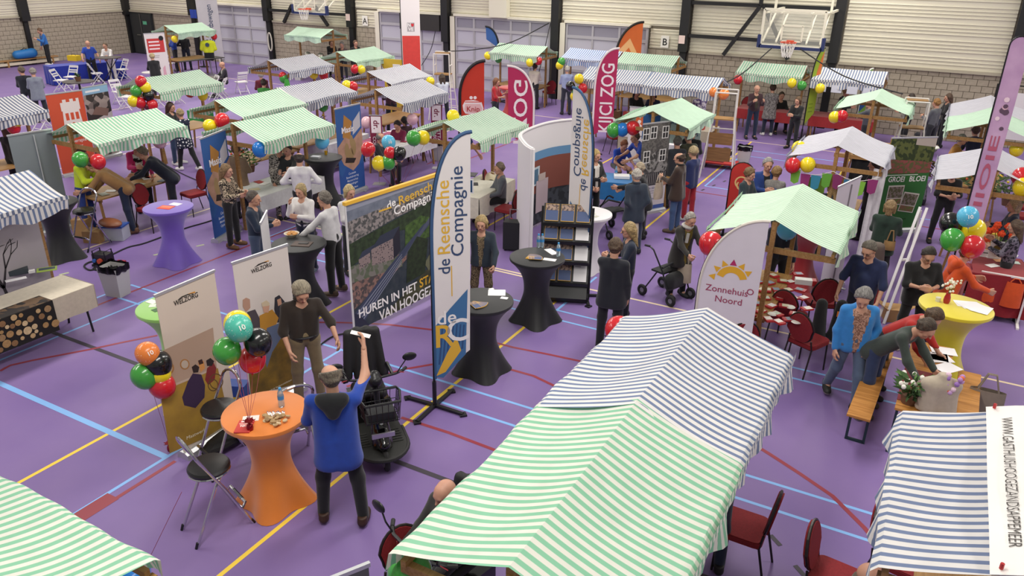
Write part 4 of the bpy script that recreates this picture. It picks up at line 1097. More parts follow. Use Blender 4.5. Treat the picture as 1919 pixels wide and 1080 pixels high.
# ================================================================ PRINT HELPERS
def uv(t, M, px, py):
    inv = (t.matrix_basis @ M).inverted(); o = inv @ Vector((0, 0, EYE)); d = inv.to_3x3() @ Vector(ray(px, py))
    k = -o.z/d.z
    return o.x+k*d.x, o.y+k*d.y
def lab(t, M, txt, pL, pR, col, bold=.02, asp=None, **kw):
    """lettering between two photo pixels (mid-height of first and last letter) on the plane of M"""
    a, b = uv(t, M, *pL), uv(t, M, *pR); w = math.hypot(b[0]-a[0], b[1]-a[1]); r = math.atan2(b[1]-a[1], b[0]-a[0])
    size = asp or w/(len(txt)*.56)
    return text(txt, size, col, t, M @ Matrix.Translation(((a[0]+b[0])/2, (a[1]+b[1])/2, .003)) @ Matrix.Rotation(r, 4, 'Z'), bold, width=w, **kw)
def pshape(t, M, pix, col, z=.001, name='print_shape', parent=None):
    P = [uv(t, M, *q) for q in pix]
    # keep winding counter-clockwise
    A = sum(P[i][0]*P[(i+1) % len(P)][1]-P[(i+1) % len(P)][0]*P[i][1] for i in range(len(P)))
    if A < 0: P = P[::-1]
    return shape(P, col, t, M @ Matrix.Translation((0, 0, z)), .0008, name)
def lines(t, M, x0, x1, y0, n, dy, col='#8f8a88', hgt=.012):
    for i in range(n): shape(rect(x0, y0-i*dy, x0+(x1-x0)*RND.uniform(.7, 1), y0-i*dy+hgt), col, t, M @ Matrix.Translation((0, 0, .001)), .0008, 'text_line')
def top_pair(pL, pR, z): 
    a, b = at(*pL, z), at(*pR, z); a.z = b.z = 0; return a, b
# ---- de Reensche Compagnie wall banner
def reensche_wall():
    a = at(665, 637); d = (Vector((-6.80, 10.3, 0))-a).normalized(); b = a+d*2.62
    t, w, h, M = rollup(a, b, 2.0, 'large aerial photo banner reading de Reensche Compagnie with yellow top rail', mat('#3c4449', .6, 0, 'photo', 9, 0, col2='#23303a'), base=False, name='wall_banner', topbar=False, z0=.13)
    MB().box((0, 0, 2.15), (w+.04, .06, .05)).build('top_rail', mat('#e3b23c', .5), t)
    for x in (-w/2, w/2): MB().cyl((x, 0, 0), (x, 0, 2.15), .016).build('side_tube', mat('#d9d7d6', .4), t)
    for x in (-w/2+.25, w/2-.25): MB().box((x, 0, .012), (.07, .5, .024)).build('foot', ALU, t)
    # aerial photograph: sky haze, tree belts, town, flats
    def S(pts, c, z=.001): shape([(x*w, y*h) for x, y in pts], c, t, M @ Matrix.Translation((0, 0, z)), .0006, 'photo_area')
    S([(0, .93), (1, .97), (1, 1), (0, 1)], mat('#8f93a3', .7), .0006)
    S([(0, .86), (.5, .90), (1, .93), (1, .98), (0, .95)], mat('#5d6474', .7, 0, 'photo', 5, 0, col2='#7c8391'), .0008)
    S([(0, .70), (.4, .78), (1, .84), (1, .94), (.5, .91), (0, .87)], mat('#4a4b4b', .7, 0, 'voronoi', 26, col2='#8d8583'), .001)
    S([(0, .52), (.2, .60), (.42, .66), (.7, .62), (1, .7), (1, .84), (.6, .8), (.3, .75), (0, .70)], mat('#34452a', .8, 0, 'photo', 12, 0, col2='#172214'), .0012)
    S([(.45, .5), (.75, .52), (.8, .62), (.6, .72), (.46, .68)], mat('#4d6a2e', .8, 0, 'photo', 14, 0, col2='#25381a'), .0014)
    S([(0, .18), (.3, .3), (.6, .5), (.55, .56), (.35, .45), (0, .52)], mat('#4b4443', .7, 0, 'voronoi', 22, col2='#8a6a60'), .0012)
    S([(0, .40), (.42, .36), (.42, .45), (.2, .52), (0, .53)], mat('#56604a', .7, 0, 'voronoi', 14, col2='#77736d'), .0014)
    flat = mat('#8a7a78', .6, 0, 'dots', 26, .3, col2='#2c2a33')
    S([(.07, .48), (.16, .50), (.16, .58), (.07, .56)], flat, .0016); S([(.17, .47), (.35, .45), (.35, .62), (.17, .60)], flat, .0017)
    S([(.35, .45), (.41, .50), (.41, .70), (.35, .62)], mat('#23222e', .6), .0017); S([(.17, .60), (.35, .62), (.41, .70), (.25, .68)], mat('#2f3546', .6), .0018); S([(.07, .56), (.16, .58), (.2, .63), (.1, .61)], mat('#343a4c', .6), .0018)
    S([(0, .02), (.04, 0), (.42, .42), (.68, .62), (.72, .66), (.62, .64), (.3, .40), (0, .14)], mat('#3a4258', .6), .0019)
    for k in range(4): S([(.03, .02-.0+k*.035), (.42, .40+k*.02), (.42, .405+k*.02), (.03, .032+k*.035)], mat('#8b90a0', .6), .0021)
    S([(.42, .42), (.50, .46), (.74, .70), (.70, .70)], mat('#4c5266', .6), .002)
    S([(.45, .2), (.62, .22), (.66, .5), (.56, .56), (.47, .46)], mat('#182114', .8, 0, 'photo', 14, 0, col2='#2b3a20'), .0022)
    S([(.62, .3), (.8, .52), (.84, .5), (.66, .22)], mat('#6a6c52', .7), .0021); S([(.3, .05), (.6, .22), (.8, .3), (1, .5), (1, .2), (1, 0), (.2, 0)], mat('#4c4d33', .8, 0, 'photo', 7, 0, col2='#2a2d20'), .0016)
    tower = mat('#8d8f86', .6, 0, 'dots', 30, .3, col2='#4e5352'); S([(.72, .58), (.8, .58), (.8, .86), (.72, .84)], tower, .002)
    S([(0, 0), (.12, 0), (.05, .12), (0, .16)], mat('#262a3c', .6), .0023)
    lab(t, M, 'de', (725, 387), (741, 378), '#f2efec', .015, name='lettering'); lab(t, M, 'Reensche', (747, 378), (818, 344), '#e0b13a', .012); lab(t, M, 'Compagnie', (738, 397), (818, 363), '#f2efec', .012)
    pshape(t, M, [(710, 395), (733, 387), (733, 390), (710, 398)], '#e0b13a', .003)
    lab(t, M, 'HUREN IN HET', (672, 590), (781, 536), '#f2efec', .02); lab(t, M, 'STAT', (786, 533), (822, 514), '#d9a62c', .02); lab(t, M, 'VAN HOOGEZAND', (711, 594), (842, 526), '#f2efec', .02)
    return t
reensche_wall()
# ---- feather flags
def flag_px(bot, z0, top, wd, shape_, label, col, **kw):
    P = at(bot[0], bot[1], z0); H = near(top[0], top[1], P).z; P.z = 0
    return flag(P, H, wd, shape_, label, col, z0=z0, **kw), P, H
def reensche_flag(P, H, label, mirror, yaw_rel):
    cl = mat('#e4dfdd', .7, 0, 'cloth', 3, .05)
    t = flag(P, H, .5, 'blade', label, cl, rel=yaw_rel, z0=.42, mirror=mirror, rim=('#33557e', .022))
    sx = -1 if mirror else 1
    def M(x, z, off=.0055): return (panelM(sx*x, -off, z) @ Matrix.Diagonal((sx, 1, 1, 1)))
    nav, gold, blu = '#34496e', '#dfb03a', '#3f6f9d'
    B = M(0, 0)
    shape([(.0, .45), (.12, .42), (.42, .72), (.45, 1.62), (.22, 1.38), (0.02, 1.15)], blu, t, B, .001)
    for k in range(7): shape([(.06+k*.05, .62+.03*k), (.085+k*.05, .62+.03*k), (.14+k*.045, 1.2-.01*k), (.12+k*.045, 1.2-.01*k)], '#2d4f7c', t, B @ Matrix.Translation((0, 0, .001)), .0008, 'print_stripe')
    shape([(.03, .46), (.15, .5), (.36, .78), (.30, .98), (.18, .78)], gold, t, B @ Matrix.Translation((0, 0, .0015)), .0008)
    text('de', .26, mat('#efece9', .7), t, B @ Matrix.Translation((.18, 1.26, .003)), .01)
    text('R', .44, mat(gold, .7), t, B @ Matrix.Translation((.14, 1.0, .003)), .012); text('C', .44, mat('#efece9', .7), t, B @ Matrix.Translation((.32, 1.06, .003)), .012)
    V = lambda x, z: B @ Matrix.Translation((x, z, .003)) @ Matrix.Rotation(PI/2, 4, 'Z')
    shape(rect(.245, 1.55, .258, 1.95), gold, t, B @ Matrix.Translation((0, 0, .001)), .0008)
    text('de', .21, mat(nav, .7), t, V(.17, 1.95), .006); text('Reensche', .22, mat(gold, .7), t, V(.17, 2.56), .004, width=.9); text('Compagnie', .22, mat(nav, .7), t, V(.335, 2.62), .004, width=1.1)
    return t
reensche_flag(at(815, 763), 3.56, 'tall white feather flag reading de Reensche Compagnie on a black cross foot by the scooter', False, 12)
reensche_flag(at(1098, 556), 3.48, 'white feather flag seen from behind with mirrored lettering beside the brochure rack', True, -38)
def knip():
    t, P, H = flag_px((860, 228), .6, (905, 114), .78, 'feather', 'red feather flag with a purse logo reading Knip', '#cf3c28', rim=('#141214', .05))
    B = panelM(0, -.006, 0); S = lambda p, c, z=.001: shape(p, c, t, B @ Matrix.Translation((0, 0, z)), .001)
    S([(.14, .95), (.2, .85), (.5, .82), (.72, .86), (.76, 1.0), (.70, 1.2), (.45, 1.26), (.2, 1.24), (.12, 1.1)], '#f0e4e2')
    S([(.17, .97), (.24, .88), (.5, .86), (.68, .9), (.72, 1.0), (.66, 1.14), (.2, 1.14)], '#e3b9b6', .0022); S(disc(.38, 1.33, .05), '#f0e4e2'); S(disc(.5, 1.33, .05), '#f0e4e2')
    S([(.18, 1.19), (.7, 1.19), (.68, 1.215), (.2, 1.215)], '#cf3c28', .003)
    text('Knip', .22, '#a8242c', t, B @ Matrix.Translation((.44, .98, .005)), .012)
knip()
def pink(bot, top, wd, label, txt, mirror, z0=.6):
    t, P, H = flag_px(bot, z0, top, wd, 'blade', label, '#c43064', mirror=mirror, rim=('#e9dfe0', .03))
    sx = -1 if mirror else 1
    B = panelM(0, -.006, 0)
    cx = sx*wd*(.62 if not mirror else .55)
    M = B @ Matrix.Translation((cx, z0+.05+(H-z0)*.42, .003)) @ Matrix.Rotation(PI/2 if not mirror else -PI/2, 4, 'Z') @ (Matrix.Diagonal((1, 1, 1, 1)) if not mirror else Matrix.Diagonal((-1, 1, 1, 1)))
    text(txt, .5, '#f3e7ea', t, M, .012, width=(H-z0)*.78)
pink((1000, 278), (975, 124), .72, 'pink feather flag seen from behind with mirrored letters ZOG', 'IJZOG', True)
pink((1108, 255), (1141, 90), .62, 'taller pink feather flag with white letters reading KIJCI ZOG', 'KIJCI ZOG', False)
def orange_flag():
    t, P, H = flag_px((1150, 128), 1.55, (1192, 41), .95, 'feather', 'orange feather flag with a pale arrow and grey disc', '#d96a30', rim=('#17130f', .045))
    B = panelM(0, -.006, 0); S = lambda p, c, z=.001: shape(p, c, t, B @ Matrix.Translation((0, 0, z)), .001)
    S([(.05, 1.75), (.5, 2.3), (.9, 1.55), (.9, 1.95), (.52, 2.62), (.05, 2.1)], '#dfa972'); S(disc(.48, 1.55, .24), '#cfcac6', .002); S(disc(.48, 1.55, .24, r2=.2), '#e8e2dc', .003)
orange_flag()
def nove():
    P = at(782, 150, 1.4); P.z = 0; P = Vector((-15.9, 21.4, 0))
    t = flag(P, 4.4, .62, 'plain', 'tall banner, white above red, with a framed heart logo reading N VE', mat('#e9e3e3', .7), z0=.9, base='plate', rel=0)
    B = panelM(0, -.006, 0); S = lambda p, c, z=.001: shape(p, c, t, B @ Matrix.Translation((0, 0, z)), .001)
    S(rect(.03, .9, .60, 2.86), mat('#d8453f', .8, 0, 'cloth', 8, .1))
    c = (.32, 3.13); k = .12
    S(rect(c[0]-k, c[1]-k*1.15, c[0]+k, c[1]+k*1.15), '#a9a3a6', .001)
    text('N', .15, '#f1eded', t, B @ Matrix.Translation((c[0]-.055, c[1]+.06, .004)), .02); text('VE', .15, '#f1eded', t, B @ Matrix.Translation((c[0], c[1]-.07, .004)), .02)
    S([(c[0]+.055, c[1]+.0), (c[0]+.1, c[1]+.06), (c[0]+.1, c[1]+.1), (c[0]+.075, c[1]+.115), (c[0]+.055, c[1]+.095), (c[0]+.035, c[1]+.115), (c[0]+.01, c[1]+.1), (c[0]+.01, c[1]+.06)], '#cf2f3a', .003)
nove()
def zonne():
    P = at(1300, 600, .85); P.z = 0
    t = flag(P, near(1418, 412, P).z+.02, .78, 'feather', 'white feather flag with a yellow sun reading Zonnehuis Noord', mat('#dcd6de', .75, 0, 'cloth', 4, .05), z0=.3, rel=-8, rim=('#d8d2c6', .02), base='plate')
    B = panelM(0, -.006, near(1360, 522, P).z-1.08)
    yel = '#e0ab2e'
    arc = disc(.42, 1.08, .20, 14, rad(15), rad(165), .11); shape(arc, yel, t, B @ Matrix.Translation((0, 0, .001)), .001)
    for a, c in ((175, yel), (145, yel), (118, yel), (90, '#b02a62'), (62, yel), (35, yel)):
        a_ = rad(a); d = Vector((math.cos(a_), math.sin(a_))); n = Vector((-d.y, d.x)); p = Vector((.42, 1.08))+d*.215
        shape([tuple(p-n*.045), tuple(p+n*.045), tuple(p+d*.085)][::-1] if True else [], c, t, B @ Matrix.Translation((0, 0, .001)), .001)
    text('Zonnehuis', .13, '#9d3a5c', t, B @ Matrix.Translation((.38, .93, .003)), .004); text('Noord', .13, '#9d3a5c', t, B @ Matrix.Translation((.42, .79, .003)), .004); text('O', .12, '#9d3a5c', t, B @ Matrix.Translation((.68, .96, .003)), .004)
zonne()
def red_bi():
    P = at(1360, 395, .55); P.z = 0
    t = flag(P, near(1365, 302, P).z, .46, 'rounded', 'red feather flag with a gold knot logo beside the pale green stall', '#c9362f', z0=.4)
    B = panelM(0, -.006, 0); zt = near(1372, 345, P).z
    for k in range(3): shape(disc(.23+.02*k, zt+.05-.06*k, .13-.02*k, 14, rad(30+110*k), rad(250+110*k), .10-.02*k), '#e0bd7c', t, B @ Matrix.Translation((0, 0, .001+k*.0003)), .001)
    text('BE', .26, '#efe6e4', t, B @ Matrix.Translation((.22, zt-.45, .003)) @ Matrix.Rotation(-PI/2, 4, 'Z'), .02)
red_bi()
def small_flags():
    t, P, H = flag_px((1505, 235), .5, (1543, 92), .42, 'blade', 'narrow green and orange feather flag by the block wall', '#a6bf3a', rim=('#16160f', .02), rel=50)
    B = panelM(0, -.006, 0); shape([(.2, H*.55), (.38, H*.62), (.42, H*.97), (.33, H*.9), (.22, H*.75)], '#d9743a', t, B, .001); shape(disc(.16, H*.66, .1), '#d9e6e0', t, B @ Matrix.Translation((0, 0, .001)), .001)
    lines(t, B, .1, .3, H*.4, 3, .12, '#7f9a2a', .04)
    t, P, H = flag_px((1601, 238), .5, (1610, 128), .3, 'feather', 'narrow green white and blue feather flag before the wooden frame', '#7fb24a', rel=45, rim=('#e6e6e0', .02))
    B = panelM(0, -.006, 0); shape([(.02, H*.6), (.28, H*.75), (.28, H*.88), (.02, H*.7)], '#e6e6e0', t, B, .001); shape([(.05, H*.42), (.26, H*.5), (.24, H*.62), (.04, H*.58)], '#23518f', t, B, .001)
    t = flag(Vector((.72, 14.2, 0)), near(1880, 66, (.62, 14.2)).z, .27, 'rounded', 'tall lilac banner flag with sideways red lettering and blossom print', mat('#c7a3c4', .8, 0, 'cloth', 3, .12, col2='#b18bb2'), z0=.4, base='plate')
    H = near(1880, 66, (.62, 14.2)).z; B = panelM(0, -.006, 0)
    text('IIOIE', .17, '#b0556f', t, B @ Matrix.Translation((.14, H*.53, .003)) @ Matrix.Rotation(PI/2, 4, 'Z'), .012, width=H*.26); text('IIEI', .17, '#b0556f', t, B @ Matrix.Translation((.14, H*.24, .003)) @ Matrix.Rotation(PI/2, 4, 'Z'), .012, width=H*.14)
    for k in range(7): shape(disc(.08+.12*RND.random(), H*(.68+.14*RND.random()), .03+.03*RND.random(), 8), RND.choice(['#5c4358', '#d9aebc', '#e7cdd8']), t, B @ Matrix.Translation((0, 0, .001+k*.0002)), .001)
    t = flag(Vector((-32.1, 27.0, 0)), 3.6, .98, 'rounded', 'tall white flag reading Sport bewegen beside the sectional door', '#d9d5da', z0=.35, base='plate')
    B = panelM(0, -.006, 0); V = lambda x, z: B @ Matrix.Translation((x, z, .003)) @ Matrix.Rotation(PI/2, 4, 'Z')
    text('Sport', .34, '#3c4a66', t, V(.56, 1.55), .006); text('bewegen', .34, '#3c4a66', t, V(.56, 2.4), .006, width=.95)
    shape(disc(.3, 1.22, .06), '#1c2230', t, B, .001); shape([(.2, .95), (.32, 1.05), (.4, 1.18), (.46, 1.17), (.38, 1.02), (.24, .92)], '#4d79b5', t, B, .001); shape([(.5, 1.35), (.62, 1.2), (.66, 1.22), (.56, 1.4)], '#4d79b5', t, B, .001)
    t, P, H = flag_px((937, 92), 2.0, (940, 50), .55, 'blade', 'small blue feather flag behind the stall at the sectional doors', '#3a62a5', rim=('#12141a', .035), mirror=True)
    s = MB().box((0, 0, 0), (.55, .02, .4)).build('pennant', mat('#24409a', .7)); s.location = aty(365, 35, 27.5); s.location.z = 2.4; tag(s, 'dark blue pennant behind the pale green stall by the double door', 'pennant')
    MB().cyl((0, 0, .2), (0, 0, -2.4), .012).build('pole', DARKMETAL, s)
small_flags()
# ---- roll-up banners
def welzorg():
    cream = mat('#cdbfb2', .6, 0, 'noise', 1.2, .06)
    a, b = top_pair((290, 555), (401, 508), 2.06)
    t, w, h, M = rollup(a, b, 1.97, 'roll-up banner reading Welzorg with a wheelchair scene, left of a matching one', cream)
    lab(t, M, 'WELZORG', (326, 570), (371, 552), '#2b2622', .015); pshape(t, M, [(332, 563), (340, 556), (352, 551), (365, 547), (365, 549), (352, 553), (341, 558)], '#2b2622'); pshape(t, M, [(352, 551), (365, 546), (366, 549)], '#c98b3a', .0015)
    pshape(t, M, [(299, 660), (399, 614), (407, 700), (306, 735)], mat('#a98f7c', .7)); pshape(t, M, [(300, 735), (408, 690), (432, 800), (318, 850)], mat('#8f6f2e', .7, 0, 'photo', 5, 0, col2='#a5832f'), .0012)
    pshape(t, M, [(300, 730), (400, 690), (405, 725), (340, 760), (306, 780)], mat('#b9a493', .7), .0011)
    for cx, cy, r in ((314, 690, 12), (346, 683, 9)):
        P = [uv(t, M, cx+r*math.cos(k*PI/9), cy+r*1.1*math.sin(k*PI/9)) for k in range(18)]; shape(P[::-1], '#a1713d', t, M @ Matrix.Translation((0, 0, .0018)), .0008)
        P = [uv(t, M, cx+r*.75*math.cos(k*PI/9), cy+r*.85*math.sin(k*PI/9)) for k in range(18)]; shape(P[::-1], '#b7a796', t, M @ Matrix.Translation((0, 0, .0024)), .0008)
    pshape(t, M, [(361, 700), (377, 702), (384, 722), (383, 745), (366, 765), (345, 760), (341, 745), (352, 715)], '#33203f', .002); pshape(t, M, [(359, 688), (366, 683), (373, 688), (371, 698), (362, 699)], '#2a1a18', .0026)
    pshape(t, M, [(388, 690), (400, 680), (405, 690), (402, 712), (390, 722), (384, 712)], '#7a2626', .002); pshape(t, M, [(386, 676), (394, 671), (401, 677), (397, 686), (388, 686)], '#241a1a', .0026); pshape(t, M, [(371, 680), (381, 676), (384, 690), (376, 698)], '#c98a4a', .0022); pshape(t, M, [(371, 676), (378, 673), (381, 681), (373, 684)], '#3a2018', .0027)
    for r2 in (13, 10):
        cx, cy = (405, 715) if r2 == 13 else (399, 722)
        P = [uv(t, M, cx+r2*math.cos(k*PI/10), cy+r2*1.15*math.sin(k*PI/10)) for k in range(20)]; Q_ = [uv(t, M, cx+(r2-1.6)*math.cos(k*PI/10), cy+(r2-1.6)*1.15*math.sin(k*PI/10)) for k in range(20)]
        for k in range(20): shape([P[k], Q_[k], Q_[(k+1) % 20], P[(k+1) % 20]], '#5d4322', t, M @ Matrix.Translation((0, 0, .0025)), .0006, 'wheel_print')
    lab(t, M, 'Maatwerk', (349, 822), (385, 805), '#e9e2c8', .0)
    bag = MB().sphere((0, 0, 0), .34, 14, 8, (1.3, .45, .28)).build('carry_bag', mat('#1b1b1d', .7)); bag.location = near(395, 825, (a+b)/2); bag.location.z = .1; bag.rotation_euler = (0, 0, t.rotation_euler[2]); tag(bag, 'black carry bag lying at the foot of a roll-up banner', 'bag')
    bag.location += Vector((.25, .1, 0))
    a, b = top_pair((435, 494), (538, 459), 2.06)
    t, w, h, M = rollup(a, b, 1.97, 'roll-up banner reading Welzorg with three smiling people, behind the man in brown', mat('#d3cac4', .6, 0, 'noise', 1.2, .05))
    lab(t, M, 'WELZORG', (471, 510), (509, 495), '#2b2622', .015); pshape(t, M, [(476, 502), (484, 495), (492, 492), (500, 490), (500, 492), (492, 494)], '#2b2622'); pshape(t, M, [(494, 491), (503, 488), (504, 490)], '#c98b3a', .0015)
    pshape(t, M, [(462, 650), (538, 610), (553, 720), (470, 742)], mat('#8a6a1e', .7, 0, 'photo', 6, 0, col2='#5d4a1c'))
    pshape(t, M, [(463, 585), (478, 580), (488, 600), (488, 650), (466, 650)], '#4a4248', .0012); pshape(t, M, [(455, 562), (461, 558), (468, 561), (469, 577), (461, 585), (455, 575)], '#b08a76', .0016)
    pshape(t, M, [(486, 592), (510, 580), (522, 596), (515, 615), (488, 625)], '#b7832e', .0014); pshape(t, M, [(491, 570), (499, 567), (505, 572), (503, 586), (494, 586)], '#c79a82', .0018); pshape(t, M, [(490, 568), (499, 563), (505, 568), (504, 573), (491, 575)], '#c9b79a', .002)
    pshape(t, M, [(515, 558), (523, 553), (533, 565), (536, 600), (520, 605), (514, 580)], '#2b2a33', .0013); pshape(t, M, [(519, 562), (526, 559), (528, 570), (521, 574)], '#b98c74', .002)
    pshape(t, M, [(500, 615), (525, 605), (535, 620), (510, 660), (500, 690), (493, 660)], '#5d6a86', .0016)
    lab(t, M, 'Mobiel dankzij hulpmiddelen', (482, 744), (546, 712), '#e9e2c8', .0)
    sb = thing('shopping_bag', 'blue and yellow shopping bag standing behind a roll-up banner', 'bag', tuple(at(441, 765)), .4)
    MB().prism([(-.17, .0), (.17, 0), (.2, .38), (-.2, .38)], -.09, .09).build('bag_body', mat('#1f3f8c', .6), sb); MB().box((0, -.093, .17), (.36, .004, .1)).build('band', mat('#d8b21f', .6), sb); MB().tube([(-.1, 0, .38), (-.08, 0, .55), (.08, 0, .55), (.1, 0, .38)], .012, 5).build('handle', mat('#e5e2da', .6), sb)
welzorg()
def masis(pL, pR, label, full):
    a, b = top_pair(pL, pR, 2.08); b = a+(b-a).normalized()*.9
    t, w, h, M = rollup(a, b, 2.0, label, mat('#2f5f9f', .6))
    S = lambda p, c, z=.001: shape([(x*w, y*h) for x, y in p], c, t, M @ Matrix.Translation((0, 0, z)), .0008)
    S([(.22, .66), (.5, .60), (.62, .82), (.32, .92)], '#b5803a'); S([(.62, .66), (.95, .74), (.95, .92), (.66, .82)], '#c6c4ca'); 
    S([(0, .56), (.3, .66), (.6, .6), (1, .72), (1, .45), (.8, .30), (.55, .24), (.2, .34), (0, .5)], mat('#c59a80', .7, 0, 'noise', 6, .25), .0014)
    for x, y, r in ((.35, .5, .09), (.5, .42, .1), (.62, .52, .1), (.55, .60, .07)): S(disc(x, y*1.0, r, 14), mat('#a58a5c', .5), .002+r*.002)
    S([(.25, .36), (.6, .33), (.7, .38), (.3, .42)], '#2c211c', .0028)
    S([(.0, .36), (.28, .30), (.1, .2), (0, .25)], '#2f5f9f', .0016)
    text('Masis', .2, '#f3f1f0', t, pM(M, w*.43, h*.74, .004), .02)
    for i, s_ in enumerate(('Curatele', 'Bewindvoering', 'Mentorschap', 'Opleidingen')): text(s_, .075, '#dfe6f0', t, pM(M, w*.5, h*(.215-i*.042), .003), .004)
    text('Masis', .06, '#e8ecf2', t, pM(M, w*.62, h*.035, .003), .01)
    S([(0, .30), (1, .3), (1, 0), (0, 0)], mat('#28549a', .6), .0012)
masis((375, 262), (424, 243), 'blue coin print roll-up banner beside the woman in zebra blouse', True)
masis((627, 206), (678, 194), 'blue coin print roll-up banner behind the black table with stacked flyers', True)
def other_rollups():
    a, b = top_pair((85, 179), (153, 170), 2.05)
    t, w, h, M = rollup(a, b, 1.97, 'orange roll-up banner with a white castle tower', '#cf5231')
    S = lambda p, c, z=.001: shape([(x*w, y*h) for x, y in p], c, t, M @ Matrix.Translation((0, 0, z)), .0008)
    S([(.3, .45), (.88, .45), (.82, .78), (.86, .78), (.86, .92), (.78, .92), (.78, .885), (.7, .885), (.7, .92), (.6, .92), (.6, .885), (.5, .885), (.5, .92), (.4, .92), (.4, .885), (.33, .885), (.33, .78), (.36, .78)], '#e6dcd6')
    for x in (.46, .6, .74): S(rect(x-.045, .66, x+.045, .74)+disc(x, .74, .045, 6, 0, PI)[1:-1] if False else rect(x-.045, .66, x+.045, .75), '#cf5231', .002)
    S(rect(.50, .45, .70, .52)[:2]+disc(.6, .53, .1, 8, 0, PI), '#cf5231', .002)
    text('Fysiotherapie', .12, '#f0e4de', t, pM(M, w*.5, h*.39, .003), .004); text('Fitness', .12, '#f0e4de', t, pM(M, w*.55, h*.32, .003), .004)
    a, b = top_pair((153, 166), (200, 158), 1.95)
    t, w, h, M = rollup(a, b, 1.87, 'photo roll-up banner with a pale blue headline strip beside the castle banner', mat('#a79b94', .7, 0, 'voronoi', 6, col2='#3c3836'))
    S = lambda p, c, z=.001: shape([(x*w, y*h) for x, y in p], c, t, M @ Matrix.Translation((0, 0, z)), .0008)
    S(rect(0, .9, 1, 1), '#8fb9d6'); S([(0, .5), (1, .62), (1, .5), (0, .4)], '#d8d4d2', .0012); S([(.2, .62), (.8, .56), (.9, .66), (.4, .72)], mat('#8f7468', .7), .0014); lines(t, M, .08, w*.7, h*.93, 1, .1, '#eef2f5', .05)
    a, b = top_pair((14, 256), (96, 243), 2.05)
    t, w, h, M = rollup(a, b, 1.97, 'plain grey back of a roll-up banner behind the blue striped stall', '#7d868a', back=False); MB().cyl((.05, -.02, .1), (.05, -.02, 2.0), .012).build('support_pole', mat('#aeb3b5', .4), t)
    a = at(283, 122); b = at(305, 119); a = Vector((-29.4, 21.9, 0)); b = a+Vector((.25, .85, 0)).normalized()*.85
    t, w, h, M = rollup(a, b, 2.0, 'white roll-up banner with a red headline block by the double door', '#e5dedb')
    shape(rect(.08, h*.62, w-.08, h*.9), '#c63a3a', t, M, .001); shape(disc(w*.8, h*.9, .1, 16), '#1b1b1d', t, M @ Matrix.Translation((0, 0, .0015)), .001); lines(t, M, .14, w-.2, h*.82, 3, .14, '#f1dede', .06); lines(t, M, .14, w-.3, h*.55, 2, .07, '#9a9290', .02); shape([(.2, .1), (.5, .1), (.45, .6), (.25, .55)], '#cdb8aa', t, M, .001); shape([(.55, .1), (.7, .1), (.68, .7), (.58, .6)], '#d9a7b4', t, M, .001)
    a, b = top_pair((1672, 260), (1757, 258), 2.04)
    t, w, h, M = rollup(a, b, 1.96, 'green roll-up banner reading Groei Bloei below a garden photo', '#2e6d2c')
    shape(rect(0, h*.62, w, h), mat('#58602f', .8, 0, 'voronoi', 14, col2='#2c3818'), t, M, .001); shape([(0, h*.62), (w, h*.62), (w, h*.74), (0, h*.78)], mat('#8a4a44', .8, 0, 'voronoi', 22, col2='#5c5a34'), t, M @ Matrix.Translation((0, 0, .001)), .0008); shape([(w*.55, h*.93), (w, h*.9), (w, h), (w*.55, h)], '#b3a79c', t, M @ Matrix.Translation((0, 0, .0015)), .0008)
    text('GROEI', .16, '#efeee6', t, pM(M, w*.29, h*.555, .003), .02, width=w*.36); text('BLOEI', .16, '#efeee6', t, pM(M, w*.76, h*.555, .003), .02, width=w*.36)
    lines(t, M, .06, w-.06, h*.6, 1, .1, '#dfe6d8', .015)
    for x0, y0, r in ((.1, .27, 0), (.42, .2, -.16)):
        Mx = M @ Matrix.Translation((x0*w+.05, y0*h, .001)) @ Matrix.Rotation(r, 4, 'Z'); shape(rect(0, 0, w*.36, h*.22), '#d8d4c6', t, Mx, .001); shape(rect(.02, h*.08, w*.36-.02, h*.205), mat('#5c5c3c', .7, 0, 'voronoi', 30, col2='#8b7f74'), t, Mx @ Matrix.Translation((0, 0, .0012)), .001); shape(rect(.02, .02, w*.36-.02, h*.07), mat('#8d5f4c', .7, 0, 'voronoi', 30, col2='#6d7a3c'), t, Mx @ Matrix.Translation((0, 0, .0012)), .001)
    lines(t, M, w*.3, w*.7, h*.1, 1, .1, '#1d4a1b', .02)
    a, b = top_pair((1206, 234), (1258, 228), 2.05)
    t, w, h, M = rollup(a, b, 1.97, 'black and white photo roll-up banner of a brick house with white windows', mat('#6b6864', .7, 0, 'voronoi', 22, col2='#4f4d4b'))
    S = lambda p, c, z=.001: shape([(x*w, y*h) for x, y in p], c, t, M @ Matrix.Translation((0, 0, z)), .0008)
    for x, y in ((.0, .82), (.27, .83), (.7, .82), (.08, .56), (.66, .56)):
        S(rect(x, y, x+.24, y+.14), '#d9d7d4', .002); S(rect(x+.03, y+.01, x+.21, y+.13), '#2c2b2c', .003); S(rect(x+.11, y, x+.13, y+.14), '#d9d7d4', .004); S(rect(x, y+.065, x+.24, y+.075), '#d9d7d4', .0045)
    S([(0, .45), (1, .40), (1, .52), (.6, .7), (0, .56)], mat('#8d8b88', .8, 0, 'voronoi', 18, col2='#3f3e3d'), .0012); S(rect(0, .29, 1, .44), '#232324', .0024)
    for k in range(14): S(rect(.02+k*.07, .30, .045+k*.07, .435), '#8f8d8b', .003)
